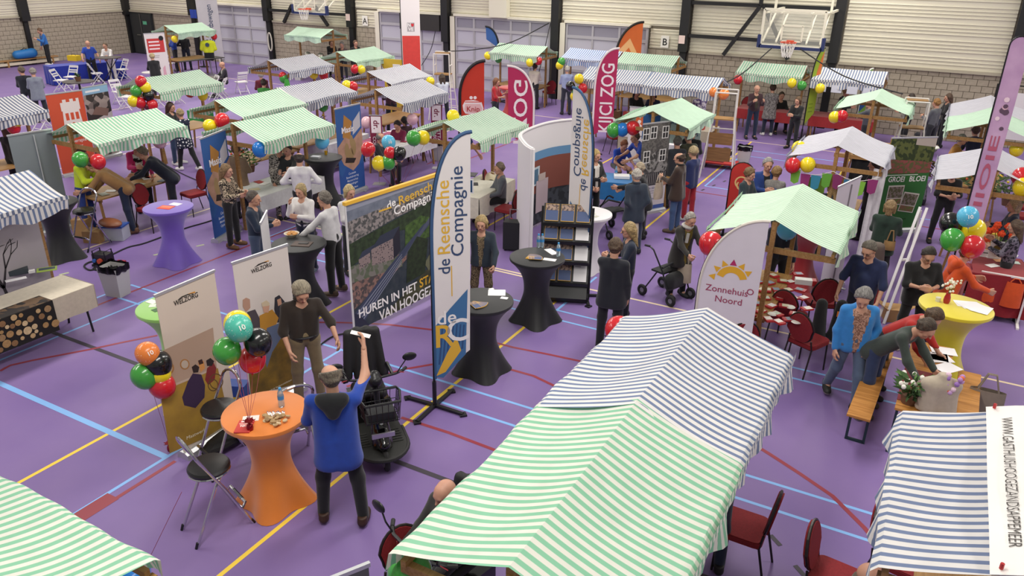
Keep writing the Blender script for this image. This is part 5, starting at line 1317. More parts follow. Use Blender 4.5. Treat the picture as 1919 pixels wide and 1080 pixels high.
    S(rect(0, 0, 1, .29), '#cfcbcf', .0035); text('De mens zorgt thuis', .085, '#3c4570', t, pM(M, w*.5, h*.26, .005), .01, width=w*.85); lines(t, M @ Matrix.Translation((0, 0, .004)), w*.1, w*.7, h*.22, 2, .05, '#8a8790', .012); text('zorg', .08, '#2f4f93', t, pM(M, w*.6, h*.13, .005), .012); S(rect(0, 0, 1, .05), '#3d5aa3', .0042)
    a, b = top_pair((1571, 352), (1614, 332), 2.0)
    t, w, h, M = rollup(a, b, 1.92, 'white back of a roll-up banner with a centre pole beside the pale green stall', '#cfc9d3'); MB().cyl((.08, -.015, .08), (.08, -.015, 1.95), .01).build('support_pole', mat('#8f8b90', .4), t)
    a, b = top_pair((640, 1076), (690, 1056), 2.0); a = b-(b-a).normalized()*.85
    rollup(a, b, 1.9, 'dark grey roll-up banner under the gallery with a silver top rail', '#55555a')
    a, b = top_pair((484, 430), (504, 391), 1.75)
    rollup(a, b, 1.68, 'white roll-up panel seen edge-on beside the man in a navy jacket', '#d9d7d8', width=.6)
    t, w, h, M = rollup(Vector((-7.55, 20.6, 0)), Vector((-6.95, 20.65, 0)), 1.45, 'white roll-up banner with an orange heart house logo beside the pink flag', '#dcd7d4')
    S = lambda p, c, z=.001: shape(p, c, t, M @ Matrix.Translation((0, 0, z)), .0008)
    S([(w/2, h*.52), (w*.8, h*.72), (w*.8, h*.82), (w*.65, h*.88), (w/2, h*.82), (w*.35, h*.88), (w*.2, h*.82), (w*.2, h*.72)], '#d0622e'); S(disc(w/2, h*.74, .05, 14), '#f0e4dc', .002); S([(w*.36, h*.66), (w/2, h*.71), (w*.64, h*.66), (w*.5, h*.6)], '#f0e4dc', .002); lines(t, M, w*.2, w*.8, h*.45, 1, .1, '#8a8686', .03)
    # maroon college banners hung from the navy striped stall
    for (x, y, lbl) in ((-12.0, 14.98, 'maroon hanging banner reading dr. Aletta college at the near gable of a navy stall'), (-11.62, 17.05, 'maroon hanging banner behind the post of the navy striped stall')):
        t = thing('hanging_banner', lbl, 'banner', (x, y, 0), .45); MB().box((0, 0, 1.2), (.3, .006, 1.05)).build('panel', mat('#7d1f3f', .7), t); MB().box((0, 0, 1.73), (.33, .02, .02)).build('top_rail', ALU, t); MB().cyl((0, .015, 0), (0, .015, 1.75), .008).build('pole', STEEL, t)
        MB().box((0, .0, .01), (.3, .25, .02)).build('foot', ALU, t)
        M = panelM(-.15, -.0045, .68); shape(rect(.03, .62, .27, 1.02), '#efe3e8', t, M, .001); text('dr.', .2, '#7d1f3f', t, pM(M, .15, .82, .003, -PI/2), .02); text('ALETTA', .12, '#efe3e8', t, pM(M, .2, .3, .003, -PI/2), .012, width=.5); text('COLLEGE', .11, '#efe3e8', t, pM(M, .09, .28, .003, -PI/2), .008, width=.5)
    # orange lettered sheet on the right, yellow display board, small logo panel
    t = thing('hung_sheet', 'white sheet with orange hand lettering hung on a stand by the block wall', 'banner', (1.55, 25.2, 0), 0)
    MB().sheet(lambda u, v: ((u-.1)*2.4, .02*math.sin(u*14), 2.15-1.25*v), 20, 6, .004).build('sheet', mat('#dcd7da', .8), t, True)
    for x in (-.3, 2.2): MB().cyl((x, .05, 0), (x, .05, 2.35), .02, n=8).build('stand_pole', DARKMETAL, t)
    MB().bar((-.3, .05, 2.33), (2.2, .05, 2.33), .03).build('cross_bar', DARKMETAL, t)
    text('JA', .6, '#d98a3c', t, panelM(.75, -.04, 1.85), -.01); text('00', .55, '#d98a3c', t, panelM(.9, -.04, 1.3), -.01)
    t = thing('display_board', 'yellow display board with a white sign beside the man in a navy suit', 'board', (-16.95, 22.3, 0), .15)
    MB().box((0, 0, 1.0), (.75, .03, 1.9)).build('panel', mat('#d9b83a', .7), t); MB().box((.12, -.02, 1.62), (.28, .01, .34)).build('notice', PAPER, t); text('@', .2, '#3a3a3a', t, panelM(.12, -.027, 1.62), .01); MB().box((0, 0, .02), (.7, .35, .04)).build('base', DARKMETAL, t)
    t = thing('logo_sign', 'small navy sign with a white arch logo at a stall post', 'sign', (-8.2, 13.0, 0), rad(20))
    MB().box((0, 0, 1.02), (.36, .012, .30)).build('plate', mat('#e4e6e8', .6), t); MB().box((0, -.007, 1.02), (.31, .006, .25)).build('print', mat('#1f4a6e', .6), t); shape(disc(0, 1.0, .1, 14, 0, PI, .055), '#e4e6e8', t, panelM(0, -.0115, 0), .001); shape(rect(-.11, .95, .11, .96), '#e4e6e8', t, panelM(0, -.0115, 0), .001); shape(rect(-.11, .925, .11, .935), '#e4e6e8', t, panelM(0, -.0115, 0), .001); MB().cyl((0, .015, 0), (0, .015, 1.1), .01).build('stake', STEEL, t); MB().box((0, 0, .01), (.25, .25, .02)).build('foot', DARKMETAL, t)
other_rollups()
# ---- white curved exhibition wall
def curved_wall():
    t = thing('curved_wall', 'white curved exhibition wall with a printed photo of flats and a woman', 'exhibition wall', (0, 0, 0))
    K = [Vector((x, y, 0)) for x, y in ((-6.22, 12.17), (-6.53, 12.46), (-6.99, 13.13), (-7.1, 13.88), (-7.0, 14.6), (-6.6, 15.25))]
    A = K[0]; pts = []
    for i in range(25):
        u = i/24*5; k = min(int(u), 4); f = u-k; p0, p1, p2, p3 = K[max(k-1, 0)], K[k], K[k+1], K[min(k+2, 5)]
        pts.append(.5*((2*p1)+(p2-p0)*f+(2*p0-5*p1+4*p2-p3)*f*f+(3*p1-p0-3*p2+p3)*f**3))
    def P(u): 
        k = min(int(u*24), 23); f = u*24-k; return pts[k].lerp(pts[k+1], f)
    H = 2.2
    MB().sheet(lambda u, v: (P(u).x, P(u).y, .04+(H-.04)*v), 24, 4, .05).build('wall_skin', mat('#dcd8da', .5), t, True)
    MB().tube([(p.x, p.y, H) for p in pts], .028, 8).build('top_tube', mat('#e6e3e4', .4), t, True)
    MB().tube([(A.x, A.y, .02), (A.x, A.y, H)], .03, 8).build('end_tube', mat('#e6e3e4', .4), t, True)
    def strip(u0, u1, v0, v1, m, off=.006, v0b=None, v1b=None):
        def fn(u, v):
            uu = u0+(u1-u0)*u; p = P(uu); q = P(min(uu+.01, 1)); r = P(max(uu-.01, 0)); d = (q-r).normalized(); n = Vector((d.y, -d.x, 0))
            a = v0+((v0b if v0b is not None else v0)-v0)*u; b = v1+((v1b if v1b is not None else v1)-v1)*u
            return (p.x+n.x*(off*2.2+.012), p.y+n.y*(off*2.2+.012), H*(a+(b-a)*v))
        MB().grid(fn, 32, 3).build('photo_area', m, t, True)
    strip(.0, 1, .04, .74, mat('#4b2f2c', .7, 0, 'noise', 6, .3)); strip(.0, .3, .04, .74, mat('#1b2026', .7, 0, 'voronoi', 14, col2='#4f5f6c'), .009); strip(.12, 1, .66, .76, mat('#5d88ae', .7), .012)
    strip(.3, 1, .36, .68, mat('#7a4337', .7), .013); strip(.45, .66, .44, .62, mat('#b9c4ca', .5), .016); strip(.47, .55, .46, .60, mat('#4f6f86', .4), .019); strip(.57, .64, .46, .60, mat('#4f6f86', .4), .019)
    strip(.26, 1, .05, .36, mat('#23262b', .7, 0, 'voronoi', 9, col2='#3b3f46'), .012); strip(.62, .75, .16, .48, mat('#b5a3a8', .7), .02); strip(.645, .72, .47, .54, mat('#b7a7a0', .7), .022)
    p = P(.45); d = (P(.6)-P(.3)).normalized(); n = Vector((d.y, -d.x, 0)); M = Matrix((d, (0, 0, 1), n)).transposed().to_4x4(); M.translation = Vector((p.x, p.y, .62))+n*.1
    text('door bewoners', .22, '#efeeee', t, M, .008); M = M.copy(); M.translation.z = .4; text('de toekomst', .2, '#8f9296', t, M, .004)
curved_wall()
# ================================================================ PEOPLE OF THE FAIR
PP = {}
def prs(key, pos, face, h, label, **kw): PP[key] = person(pos, face, h, label, **kw); return PP[key]
leo = mat('#b7a48c', .85, 0, 'zebra', 16, 0, col2='#17130f'); dotm = mat('#1a2036', .85, 0, 'dots', 13, .30, col2='#e8e6e6'); pat = mat('#1d1b1c', .85, 0, 'zebra', 22, 0, col2='#b9b2a8'); spk = mat('#3a3226', .85, 0, 'zebra', 34, 0, col2='#8c7a5c')
hvz = '#c5d92c'; knit = mat('#8f8c87', .9, 0, 'noise', 40, .35, .4); fernm = mat('#7d5a4a', .85, 0, 'zebra', 16, 0, col2='#b48c78'); flor = mat('#c98f2a', .85, 0, 'blotch', 9, 0, col2='#141210'); greyst = mat('#8c8884', .85, 0, 'zebra', 12, 0, col2='#5c5856')
# foreground
_q = at(723, 990, 1.16)-at(858, 915, 1.1); YB_ = math.atan2(_q.y, _q.x)-PI/2
prs('brown', ('h', 566, 537), 8, 1.82, 'grey haired person in a dark brown shirt and khaki trousers standing by the scooter', arms=((36, 24, 22, -4), (14, 14, 20, 8)), top='#2b211b', low='#7b6b50', shoe='#3a2e26', hair='curly', hcol='#a39882', sleeve='elbow', fine=True, head=(6, 30), belt=1, collar='#2b211b', w=1.08)
prs('bluej', ('f', 645, 975), 172, 1.88, 'balding person in a bright blue jacket raising a hand, seen from behind', arms=((20, 14, 35, 10), (112, 16, 32, 2)), top='#1a3f9c', low='#0f0f12', shoe='#3c2418', hair='fringe', hcol='#6d6355', hem=.2, hood='#121416', fine=True, legs='wide', head=(20, 5), w=1.15)
prs('bald', ('h', 828, 908), 150, 1.72, 'bald person in a dark knitted jacket riding a scooter under the green canopy', legs='sit', seat=.6, arms=('push', 'push'), top='#2c2a28', low='#1c1d22', hair='bald', skin='#c4917a', fine=True, head=(0, 22), w=1.1, yaw=YB_)
prs('ws1', ('f', 632, 551), 238, 1.86, 'tall person in a white shirt and black trousers leaning a hand on the black table', arms=((44, 12, 6, 0), (0, 10, 12, 0)), top='#dcdadc', low='#111114', shoe='#4a3a2c', sole='#cdbfae', hair='short', hcol='#7d746a', fine=True, lean=6)
prs('ws2', ('h', 562, 348), 325, 1.68, 'blond person in a white blouse with arms folded beside the black table', arms=('cross', 'chin'), top='#e3e0de', low='#1b2338', shoe='#5d6a7c', sole='#d5d5d5', hair='bob', hcol='#b59d6e', fine=True, belt=1)
prs('ws3', ('h', 560, 287), 172, 1.80, 'balding person in a white shirt with hands on hips seen from behind', arms=('hip', 'hip'), top='#dad8da', low='#15171f', hair='fringe', hcol='#3b3029', fine=True)
prs('zeb', ('f', 441, 462), 60, 1.70, 'person with long blond hair in a zebra print blouse and black trousers', arms=('front', 'clasp'), top=leo, low='#111113', shoe='#6a4a2c', hair='long', hcol='#8a6c48', fine=True)
prs('navyj', ('h', 475, 361), 70, 1.75, 'grey haired person in a navy jacket behind the smiling people banner', arms=('front', 'front'), top='#18263c', low='#3d4a63', hair='short', hcol='#5a4f47', fine=True)
prs('patt', ('h', 522, 267), 20, 1.74, 'grey haired person in a black and white patterned suit beside the flower stall', arms=('front', 'down'), top=pat, low=pat, shoe='#101010', hair='short', hcol='#8f8b88', hem=.1, fine=True, under=('#15151a', .06))
prs('denim', ('h', 902, 408), 350, 1.68, 'blond person in a denim jacket and speckled dress between the black tables', arms=((22, 16, 25, 0), (52, 20, 10, -10)), top='#27333f', low=spk, shoe='#17161a', hair='bob', hcol='#b49a68', fine=True, under=(spk, .075), dress='knee', hem=.02, hands=('grip', 'relaxed'))
prs('blondnavy', ('h', 1178, 420), 280, 1.70, 'blond person in a navy top talking to the one in a dark suit', arms=('front', 'front'), top='#1a2438', low='#141821', hair='long', hcol='#a88f62', glasses=True, fine=True)
prs('suit', ('h', 1155, 450), 165, 1.80, 'brown haired person in a dark navy suit with hand at chin seen from behind', arms=('chin', 'down'), top='#141722', low='#11131a', hair='full', hcol='#5b4634', hem=.16, fine=True)
prs('oldlady', ('h', 1297, 403), 40, 1.62, 'grey haired person in a dark coat and mustard jumper pushing a rollator', arms=('push', 'push'), top='#2a2724', low='#17171a', shoe='#17171a', hair='short', hcol='#a8a199', hem=.22, under=('#76651f', .1), lean=12, fine=True, hands=('grip', 'grip'), head=(0, 20), scarf='#bdbab4')
prs('navyback', ('h', 1193, 319), 205, 1.74, 'white haired person in a navy rain jacket with hands behind the back', arms=('back', 'back'), top='#222d3c', low='#27324a', shoe='#1b1b1d', hair='short', hcol='#bdb6ac', hem=.2, collar='#222d3c')
prs('blackcoat', ('h', 1198, 307), 270, 1.64, 'light haired person in a black coat leaning over the blue table', arms=('reach', 'table'), top='#161618', low='#161618', hair='short', hcol='#b7a68c', hem=.2, lean=15)
prs('brownj', ('f', 1262, 434), 250, 1.76, 'balding person in a brown jacket and jeans holding a cloth bag', arms=('front', (20, 8, 45, 10)), top='#38281f', low='#3c5478', shoe='#4a3a2a', hair='fringe', hcol='#4a3a2e', hem=.16, collar='#1f1815')
prs('redpants', ('f', 1287, 412), 235, 1.68, 'person in a navy jacket, white bag and red trousers behind the brown jacket', arms=('front', 'front'), top='#1d2a5a', low='#a5202c', shoe='#d0cfcd', hair='curly', hcol='#b6a078', hem=.1)
prs('olive', ('h', 1291, 248), 215, 1.76, 'grey haired person in an olive coat at the plain pale green stall', arms=('front', 'front'), top='#3a3c2c', low='#1f2126', hair='full', hcol='#8b8880', hem=.3)
prs('greyhat', ('h', 1270, 258), 200, 1.70, 'person in a grey knitted cap behind the brown jacket', arms=('front', 'front'), top='#23262e', low='#1c1e24', hair='full', hcol='#6f6a62', hem=.2)
prs('darkback', ('h', 1300, 240), 170, 1.74, 'dark haired person in a black jacket with rucksack behind the olive coat', arms=('front', 'front'), top='#17181b', low='#1f2229', hair='full', hcol='#4b3d30', hem=.15)
prs('vol1', ('h', 1190, 250), 300, 1.72, 'volunteer in a royal blue shirt bending beside the house banner', arms=('table', 'table'), top='#1c3f9f', low='#1b1f2e', hair='short', hcol='#5a4636', lean=40, legs='bend', sleeve='short', w=1.15, belly=.6)
prs('vol2', ('h', 1172, 266), 30, 1.66, 'red haired volunteer in a royal blue shirt seated at the blue table', legs='sit', arms=('table', 'lap'), top='#1d47b5', low='#4b4a48', hair='full', hcol='#94542e', sleeve='short', lean=25, head=(0, 30))
prs('blondblk', ('h', 1118, 283), 45, 1.70, 'blond person in a black cardigan and lanyard beside the curved wall', arms=('clasp', 'clasp'), top='#17171a', low='#1a1a1d', hair='long', hcol='#c7a768', under=('#d9d4cc', .09), hem=.1)
prs('darkgreen', ('h', 1099, 303), 75, 1.66, 'brown haired person in a dark green top with clasped hands', arms=('clasp', 'clasp'), top='#1c2826', low='#191b1d', hair='short', hcol='#5d4630', sleeve='elbow')
prs('seatgrey', ('h', 935, 307), 285, 1.76, 'person in a grey shirt seated at the white cloth table', legs='sit', arms=('lap', 'lap'), top='#5c6068', low='#14161b', hair='short', hcol='#7a6a58')
prs('bluepolo', ('h', 872, 232), 60, 1.74, 'person in a dark blue polo under the green canopy behind the white flag', arms=('low', 'front'), top='#1b2a5a', low='#16182a', hair='short', hcol='#4b3b2e', sleeve='short')
# right side
prs('uniform', ('h', 1628, 458), 345, 1.80, 'person in a navy uniform shirt with shoulder badge', arms=((15, 16, 12, 0), (12, 18, 15, 0)), top='#1f2a50', low='#1a1e30', hair='short', hcol='#6a6257', sleeve='elbow', glasses=True, fine=True, w=1.14, belly=.7, head=(-10, 28))
prs('lightblue', ('f', 1574, 757), 20, 1.80, 'bearded person in a light blue fleece jacket and faded jeans', arms=((-10, 20, 40, 20), (0, 10, 12, 0)), top='#2f7fc4', low='#51617a', shoe='#20211f', sole='#8a8478', hair='full', hcol='#8f8c88', under=(fernm, .11), hem=.06, fine=True, head=(-15, 30), legs='walk')
prs('greenback', ('h', 1671, 378), 172, 1.66, 'person in a dark green jumper with a tan shoulder strap seen from behind', arms=('front', 'front'), top='#1d3328', low='#191b1f', hair='bob', hcol='#9c8058', hem=.18, w=1.15)
prs('blacktop', ('h', 1745, 470), 25, 1.70, 'person with short dark hair and glasses in a black top at the yellow table', arms=('clasp', 'front'), top='#131315', low='#131315', shoe='#cfcbc6', hair='short', hcol='#3c342e', sleeve='elbow', glasses=True, fine=True, w=1.2, belly=.6, hem=.12, head=(0, 28))
prs('orangeh', ('h', 1818, 462), 120, 1.70, 'person in an orange hooded jacket leaning to the red cloth table', arms=('front', 'table'), top='#d9521c', low='#2a2c33', hair='short', hcol='#5d4a38', hood=True, hem=.2, lean=15, fine=True, w=1.1)
prs('flowerlady', ('h', 1790, 318), 15, 1.68, 'person in a black shirt working at the flower stall', arms=('front', 'clasp'), top='#141416', low='#18181a', hair='bob', hcol='#6b4d34', sleeve='elbow', head=(0, 30))
prs('redbend', ('h', 1762, 588), 75, 1.70, 'person in a red jumper bending over the bench table', arms=('low', 'low'), top='#b0211c', low='#22242c', hair='full', hcol='#5f4a35', lean=48, legs='bend', fine=True, head=(0, 45))
prs('greenbend', ('h', 1748, 608), 70, 1.76, 'person in a grey green overshirt and jeans leaning over the bench table', arms=('low', 'low'), top='#38423c', low='#27375a', shoe='#4d4230', hair='short', hcol='#4b3c2d', lean=46, legs='bend', fine=True, hem=.12, head=(0, 40))
prs('rightdark', (2.02, 10.2), 200, 1.78, 'person in a dark navy coat at the edge of the bench tables', arms=('front', 'hold'), top='#141926', low='#1b2130', hair='full', hcol='#3c3028', hem=.2, fine=True)
prs('florals', (2.3, 8.6), 260, 1.66, 'person in a grey knit and black yellow floral skirt seated by the benches', legs='sit', arms=('lap', 'lap'), top=knit, low=flor, hair='bob', hcol='#8b8076')
prs('jeans', ('f', 1318, 1065), 190, 1.74, 'person in dark jeans standing under the green canopy', arms=('front', 'front'), top='#20242c', low='#1d2a42', hair='short', hcol='#4b3b2e')
prs('vest', (-1.95, 3.3), 100, 1.72, 'person in a dark vest under the near gable of the green canopy', arms=('low', 'reach'), top='#191c22', low='#1d2026', hair='short', hcol='#4b3b2e')
prs('browncoat', ('h', 1640, 1062), 100, 1.60, 'person in a brown padded coat under the blue canopy with web banner', arms=('front', 'front'), top='#5a4a3c', low='#26262a', hair='bald', skin='#c4917a', w=1.15)
prs('x_navy', ('h', 1475, 398), 20, 1.80, 'person in a dark navy jumper behind the table of red packs', arms=('down', 'front'), top='#161c30', low='#101014', hair='short', hcol='#4b3b2e')
# behind the pale green stall
prs('x1', ('h', 1407, 318), 60, 1.66, 'curly haired person behind the red gold-knot flag', arms=('front', 'front'), top='#24343a', low='#202226', hair='curly', hcol='#7d6340')
prs('x2', ('h', 1441, 299), 20, 1.80, 'grey haired person in a blue jacket talking behind the pale green stall', arms=('front', 'front'), top='#1f3d80', low='#23262e', hair='short', hcol='#a6a29c', under='#16181c', hem=.1)
prs('x3', ('h', 1457, 315), 170, 1.64, 'person with curled blond hair and a grey knitted jumper from behind', arms=('front', 'front'), top=knit, low='#23262e', hair='curly', hcol='#a07c4c')
prs('x4', ('h', 1563, 340), 190, 1.6, 'blond child-height person behind the white roll-up back', arms=('front', 'front'), top='#2c3038', low='#23262e', hair='long', hcol='#a88a58')
prs('x5', ('h', 1640, 300), 250, 1.75, 'person in black beside the bunting stall post', arms=('front', 'down'), top='#15161a', low='#17181c', hair='short', hcol='#3b3028')
# stalls along the back wall, right
prs('b1', ('h', 1420, 160), 20, 1.76, 'bald bearded person in a maroon cardigan serving at the red tables', arms=('hold', 'hold'), top='#3a2228', low='#1d2a44', hair='bald', belly=.6, under='#3c3a2c')
prs('b2', ('h', 1449, 160), 195, 1.68, 'person in a grey patterned coat at the red tables seen from behind', arms=('front', 'front'), top=greyst, low='#1b2238', shoe='#cfccc8', hair='curly', hcol='#4a3526', hem=.3)
prs('b3', ('h', 1466, 174), 20, 1.70, 'person in black seated behind the red table', legs='sit', arms=('table', 'table'), top='#1a1a1c', low='#1a1a1c', hair='short', hcol='#5d4a38')
prs('b4', ('h', 1496, 183), 330, 1.62, 'person in a black jumper standing by the green and orange flag', arms=('front', 'front'), top='#17181a', low='#1d1e22', hair='bob', hcol='#6b5034')
prs('b5', ('h', 1588, 166), 60, 1.72, 'curly blond person behind the narrow green white flag', arms=('front', 'front'), top='#1c1c20', low='#1f2024', hair='curly', hcol='#a3824e')
prs('b6', ('h', 1630, 188), 250, 1.70, 'person in a grey shirt at the wooden frame', arms=('reach', 'front'), top='#4d5058', low='#23242a', hair='short', hcol='#7a4f34')
prs('b7', ('h', 1708, 177), 290, 1.68, 'dark haired person by the umpire chair at the block wall', arms=('front', 'front'), top='#16171b', low='#1a1b20', hair='long', hcol='#3a2c22')
prs('b8', ('h', 1756, 187), 240, 1.72, 'ginger haired person in a grey hooded jumper', arms=('front', 'front'), top='#5a5d62', low='#23242a', hair='full', hcol='#a5763c')
prs('b9', ('h', 1778, 177), 290, 1.70, 'dark blond person in black beside the block wall', arms=('front', 'front'), top='#17171a', low='#1c1d22', hair='long', hcol='#5a4230')
prs('b10', ('h', 1752, 208), 215, 1.70, 'person in a navy hooded jacket seated with back to the hall', legs='sit', arms=('front', 'front'), top='#1b2238', low='#1b1d24', hair='bob', hcol='#4a3324', hood=True)
prs('b11', ('h', 1806, 254), 100, 1.66, 'grey haired person in a mustard top under the pale green gable', arms=('front', 'table'), top='#a8742a', low='#24252b', hair='short', hcol='#a09a92', lean=15)
prs('b12', ('h', 1830, 238), 200, 1.7, 'person in a navy jumper under the pale green gable', arms=('front', 'front'), top='#1d2340', low='#22242a', hair='short', hcol='#5d4a38', lean=20)
prs('b13', ('h', 1902, 375), 280, 1.66, 'blond person in a navy coat beside the flower stall', arms=('front', 'front'), top='#1c2338', low='#22242a', hair='bob', hcol='#c0a878')
prs('b14', ('h', 1905, 415), 265, 1.62, 'brown haired person in a dark flowered blouse by the orange flowers', arms=('front', 'hold'), top=mat('#1d1c26', .9, 0, 'blotch', 20, 0, col2='#6a6472'), low='#1b1b20', hair='long', hcol='#5c4634')
# middle and left
prs('m1', ('h', 931, 148), 70, 1.70, 'person in a red polo shirt by the red standing table', arms=('hold', 'clasp'), top='#b0202a', low='#2a2c34', hair='bob', hcol='#8a5a3a', sleeve='elbow')
prs('m2', ('h', 714, 250), 60, 1.74, 'bald person with glasses in a dark jacket seated at the pink table', legs='sit', arms=('table', 'table'), top='#1c1d22', low='#1c1e24', hair='fringe', hcol='#8d8880', glasses=True)
prs('m3', ('h', 743, 229), 330, 1.66, 'dark haired person in a maroon blouse seated at the pink table', legs='sit', arms=('table', 'table'), top='#7a1c44', low='#23242a', hair='pony', hcol='#2c1f1a', head=(0, 25))
prs('m4', ('h', 757, 220), 200, 1.62, 'person with a dark ponytail seated with back turned', legs='sit', arms=('front', 'front'), top='#3a1c28', low='#23242a', hair='pony', hcol='#221a18')
prs('m5', ('h', 828, 140), 190, 1.72, 'person in a pale blue shirt and dark trousers leaning at the navy stall', arms=('table', 'table'), top='#c3cad6', low='#1d212c', hair='long', hcol='#4a3a2c', lean=15)
prs('m6', ('h', 748, 75), 300, 1.82, 'bearded person in a navy suit and white shirt by the yellow board', arms=('front', 'front'), top='#1a2030', low='#171b28', hair='short', hcol='#4a3228', under='#d6d6da', hem=.12)
prs('m7', ('h', 730, 150), 200, 1.74, 'person in dark trousers behind the navy striped stall post', arms=('front', 'front'), top='#4a2a38', low='#1a1d28', hair='short', hcol='#5a463a')
prs('m8', (-24.7, 27.95), 20, 1.70, 'person in black at the far stall with steel urns', arms=('front', 'front'), top='#18181b', low='#1b1b20', hair='bob', hcol='#4b3526')
prs('m9', (-23.75, 27.6), 330, 1.70, 'grey haired person beside the far stall post under the hoop', arms=('front', 'front'), top='#3c2a2c', low='#1f2026', hair='full', hcol='#9a948c')
prs('m10', (-23.35, 28.0), 30, 1.76, 'brown haired person in black near wall sign A', arms=('front', 'front'), top='#17171a', low='#1b1b20', hair='short', hcol='#6a4a38')
prs('m11', ('h', 494, 150), 160, 1.66, 'dark haired person in a green jumper beside the navy striped stall', arms=('front', 'front'), top='#3a8a3c', low='#23242a', hair='full', hcol='#3a2a20')
prs('m12', ('h', 488, 136), 190, 1.62, 'white haired person in a maroon jumper beside the navy striped stall', arms=('front', 'front'), top='#6a1c30', low='#23242a', hair='curly', hcol='#cfccc8')
prs('m13', ('h', 442, 272), 150, 1.68, 'person in a fawn coat between the paired green stalls', arms=('front', 'front'), top='#7a6450', low='#2a2a2e', hair='short', hcol='#6a5038', hem=.2)
prs('m14', ('h', 655, 350), 30, 1.70, 'blond person behind the aerial photo banner', arms=('front', 'front'), top='#d5d3d4', low='#22242a', hair='bob', hcol='#cdb684')
prs('m15', ('h', 537, 272), 330, 1.70, 'person in dark clothes behind the patterned suit', arms=('reach', 'front'), top='#1a1c20', low='#1c1d22', hair='short', hcol='#3a2c24')
prs('m16', ('h', 1003, 120), 160, 1.70, 'person in a cream and black top near the sectional doors', arms=('front', 'front'), top='#cfc6b8', low='#1c1d22', hair='pony', hcol='#3a2a20')
prs('m17', ('h', 1063, 125), 190, 1.76, 'white haired person in a pale blue shirt before the sky blue stall', arms=('front', 'front'), top='#9aa6c8', low='#2a2c3a', hair='short', hcol='#cfc8be')
prs('m18', ('h', 1194, 168), 20, 1.68, 'dark haired person in black behind the blue striped counters', arms=('table', 'table'), top='#141416', low='#1b1b20', hair='long', hcol='#241c18')
prs('m19', ('h', 1225, 172), 340, 1.66, 'person in navy and white behind the blue striped counters', arms=('table', 'table'), top='#1c2440', low='#1b1b20', hair='bob', hcol='#5a4230')
prs('m20', ('h', 1313, 170), 200, 1.70, 'person in a flowered purple blouse at the blue striped counter', arms=('front', 'front'), top=mat('#5a4a78', .9, 0, 'blotch', 14, 0, col2='#d5cfd8'), low='#1d1e22', hair='full', hcol='#2a201c')
prs('l1', ('f', 94, 122), 290, 1.78, 'person in a bright blue shirt and black trousers at the left block wall', arms=('hold', 'down'), top='#2a6cb5', low='#131316', shoe='#dcdad8', hair='short', hcol='#7a5c44', lean=8, head=(0, 25))
prs('l2', ('f', 178, 154), 10, 1.78, 'bald person in a royal blue polo behind the blue draped table', arms=((10, 25, 25, -5), (20, 28, 35, -10)), top='#1c3fa0', low='#15161c', shoe='#e2e0de', hair='bald', sleeve='short')
prs('l3', ('f', 214, 152), 330, 1.68, 'person in white top and white trousers leaning on the cross-legged table', arms=('table', 'cross'), top='#e2dedc', low='#d8d4ce', shoe='#e4e2e0', hair='short', hcol='#6a5640', lean=18)
prs('l4', ('h', 38, 126), 175, 1.80, 'person in a dark navy jacket beside one in a grey blazer', arms=('front', 'front'), top='#191d28', low='#1f222c', hair='short', hcol='#6a5a4c', head=(40, 5))
prs('l5', ('h', 60, 129), 185, 1.78, 'grey haired person in a pale grey blazer seen from behind', arms=('front', 'front'), top='#7c8390', low='#23262e', hair='short', hcol='#9a948a', hem=.16)
prs('l6', ('f', 333, 133), 285, 1.78, 'person in a royal blue jacket facing the stall by the double door', arms=('hold', 'low'), top='#1a3f9a', low='#17181e', hair='short', hcol='#8a7660')
prs('l7', ('h', 284, 101), 190, 1.70, 'blond person in a black coat before the red headline banner', arms=('front', 'front'), top='#15161a', low='#1a1b20', hair='short', hcol='#c9b488', hem=.25, lean=10)
prs('l8', ('h', 343, 62), 180, 1.74, 'person in black under the stall by the double door', arms=('hip', 'front'), top='#131316', low='#1d2230', hair='short', hcol='#2a221e')
prs('l9', ('h', 415, 116), 285, 1.74, 'bald person in a dark jacket seated at a small table', legs='sit', arms=('table', 'table'), top='#26232a', low='#1c1d24', hair='bald', under='#d5d3d4')
prs('l10', ('f', 335, 308), 60, 1.70, 'smiling person with long brown hair, black cardigan and jeans', arms=('clasp', 'clasp'), top='#17181b', low='#2f4260', shoe='#d8d6d4', hair='long', hcol='#4a2c20')
prs('l11', ('f', 355, 320), 215, 1.68, 'person in a navy polka dot blouse and black leggings with white trainers', arms=('front', 'front'), top=dotm, low='#131316', shoe='#e6e4e2', hair='short', hcol='#b39a70', hem=.2, legs='walk')
prs('l12', ('h', 12, 236), 130, 1.70, 'brown haired person in dark clothes at the left edge by the grey panel', arms=('front', 'front'), top='#1d1a1c', low='#1d1e22', hair='bob', hcol='#6a4c34')
prs('l13', ('h', 153, 282), 60, 1.78, 'person in yellow and blue high visibility work clothes behind the stall table', arms=('front', 'front'), top=hvz, low='#1e3578', hair='short', hcol='#7d6a54', lean=10)
prs('l14', ('f', 248, 434), 250, 1.82, 'person in a tan jacket and dark jeans bending over the stall table', arms=('table', 'low'), top='#9a7346', low='#1c2740', shoe='#6a4a34', hair='short', hcol='#4a3a2e', lean=52, legs='bend', head=(0, 30), hem=.1, fine=True)
prs('l15', ('h', 254, 268), 5, 1.68, 'person in a bright pink blazer over a black and white print blouse', arms=('low', 'front'), top='#c0206a', low='#1d1d22', hair='short', hcol='#3a221c', under=(mat('#d9d6d4', .9, 0, 'blotch', 9, 0, col2='#161616'), .12), lean=12, head=(0, 30))
prs('l16', ('h', 262, 278), 255, 1.80, 'person in a dark navy suit bending towards the pink blazer', arms=('table', 'table'), top='#151a2a', low='#141826', hair='short', hcol='#8a7c68', lean=45, legs='bend', head=(0, 20), hem=.12)
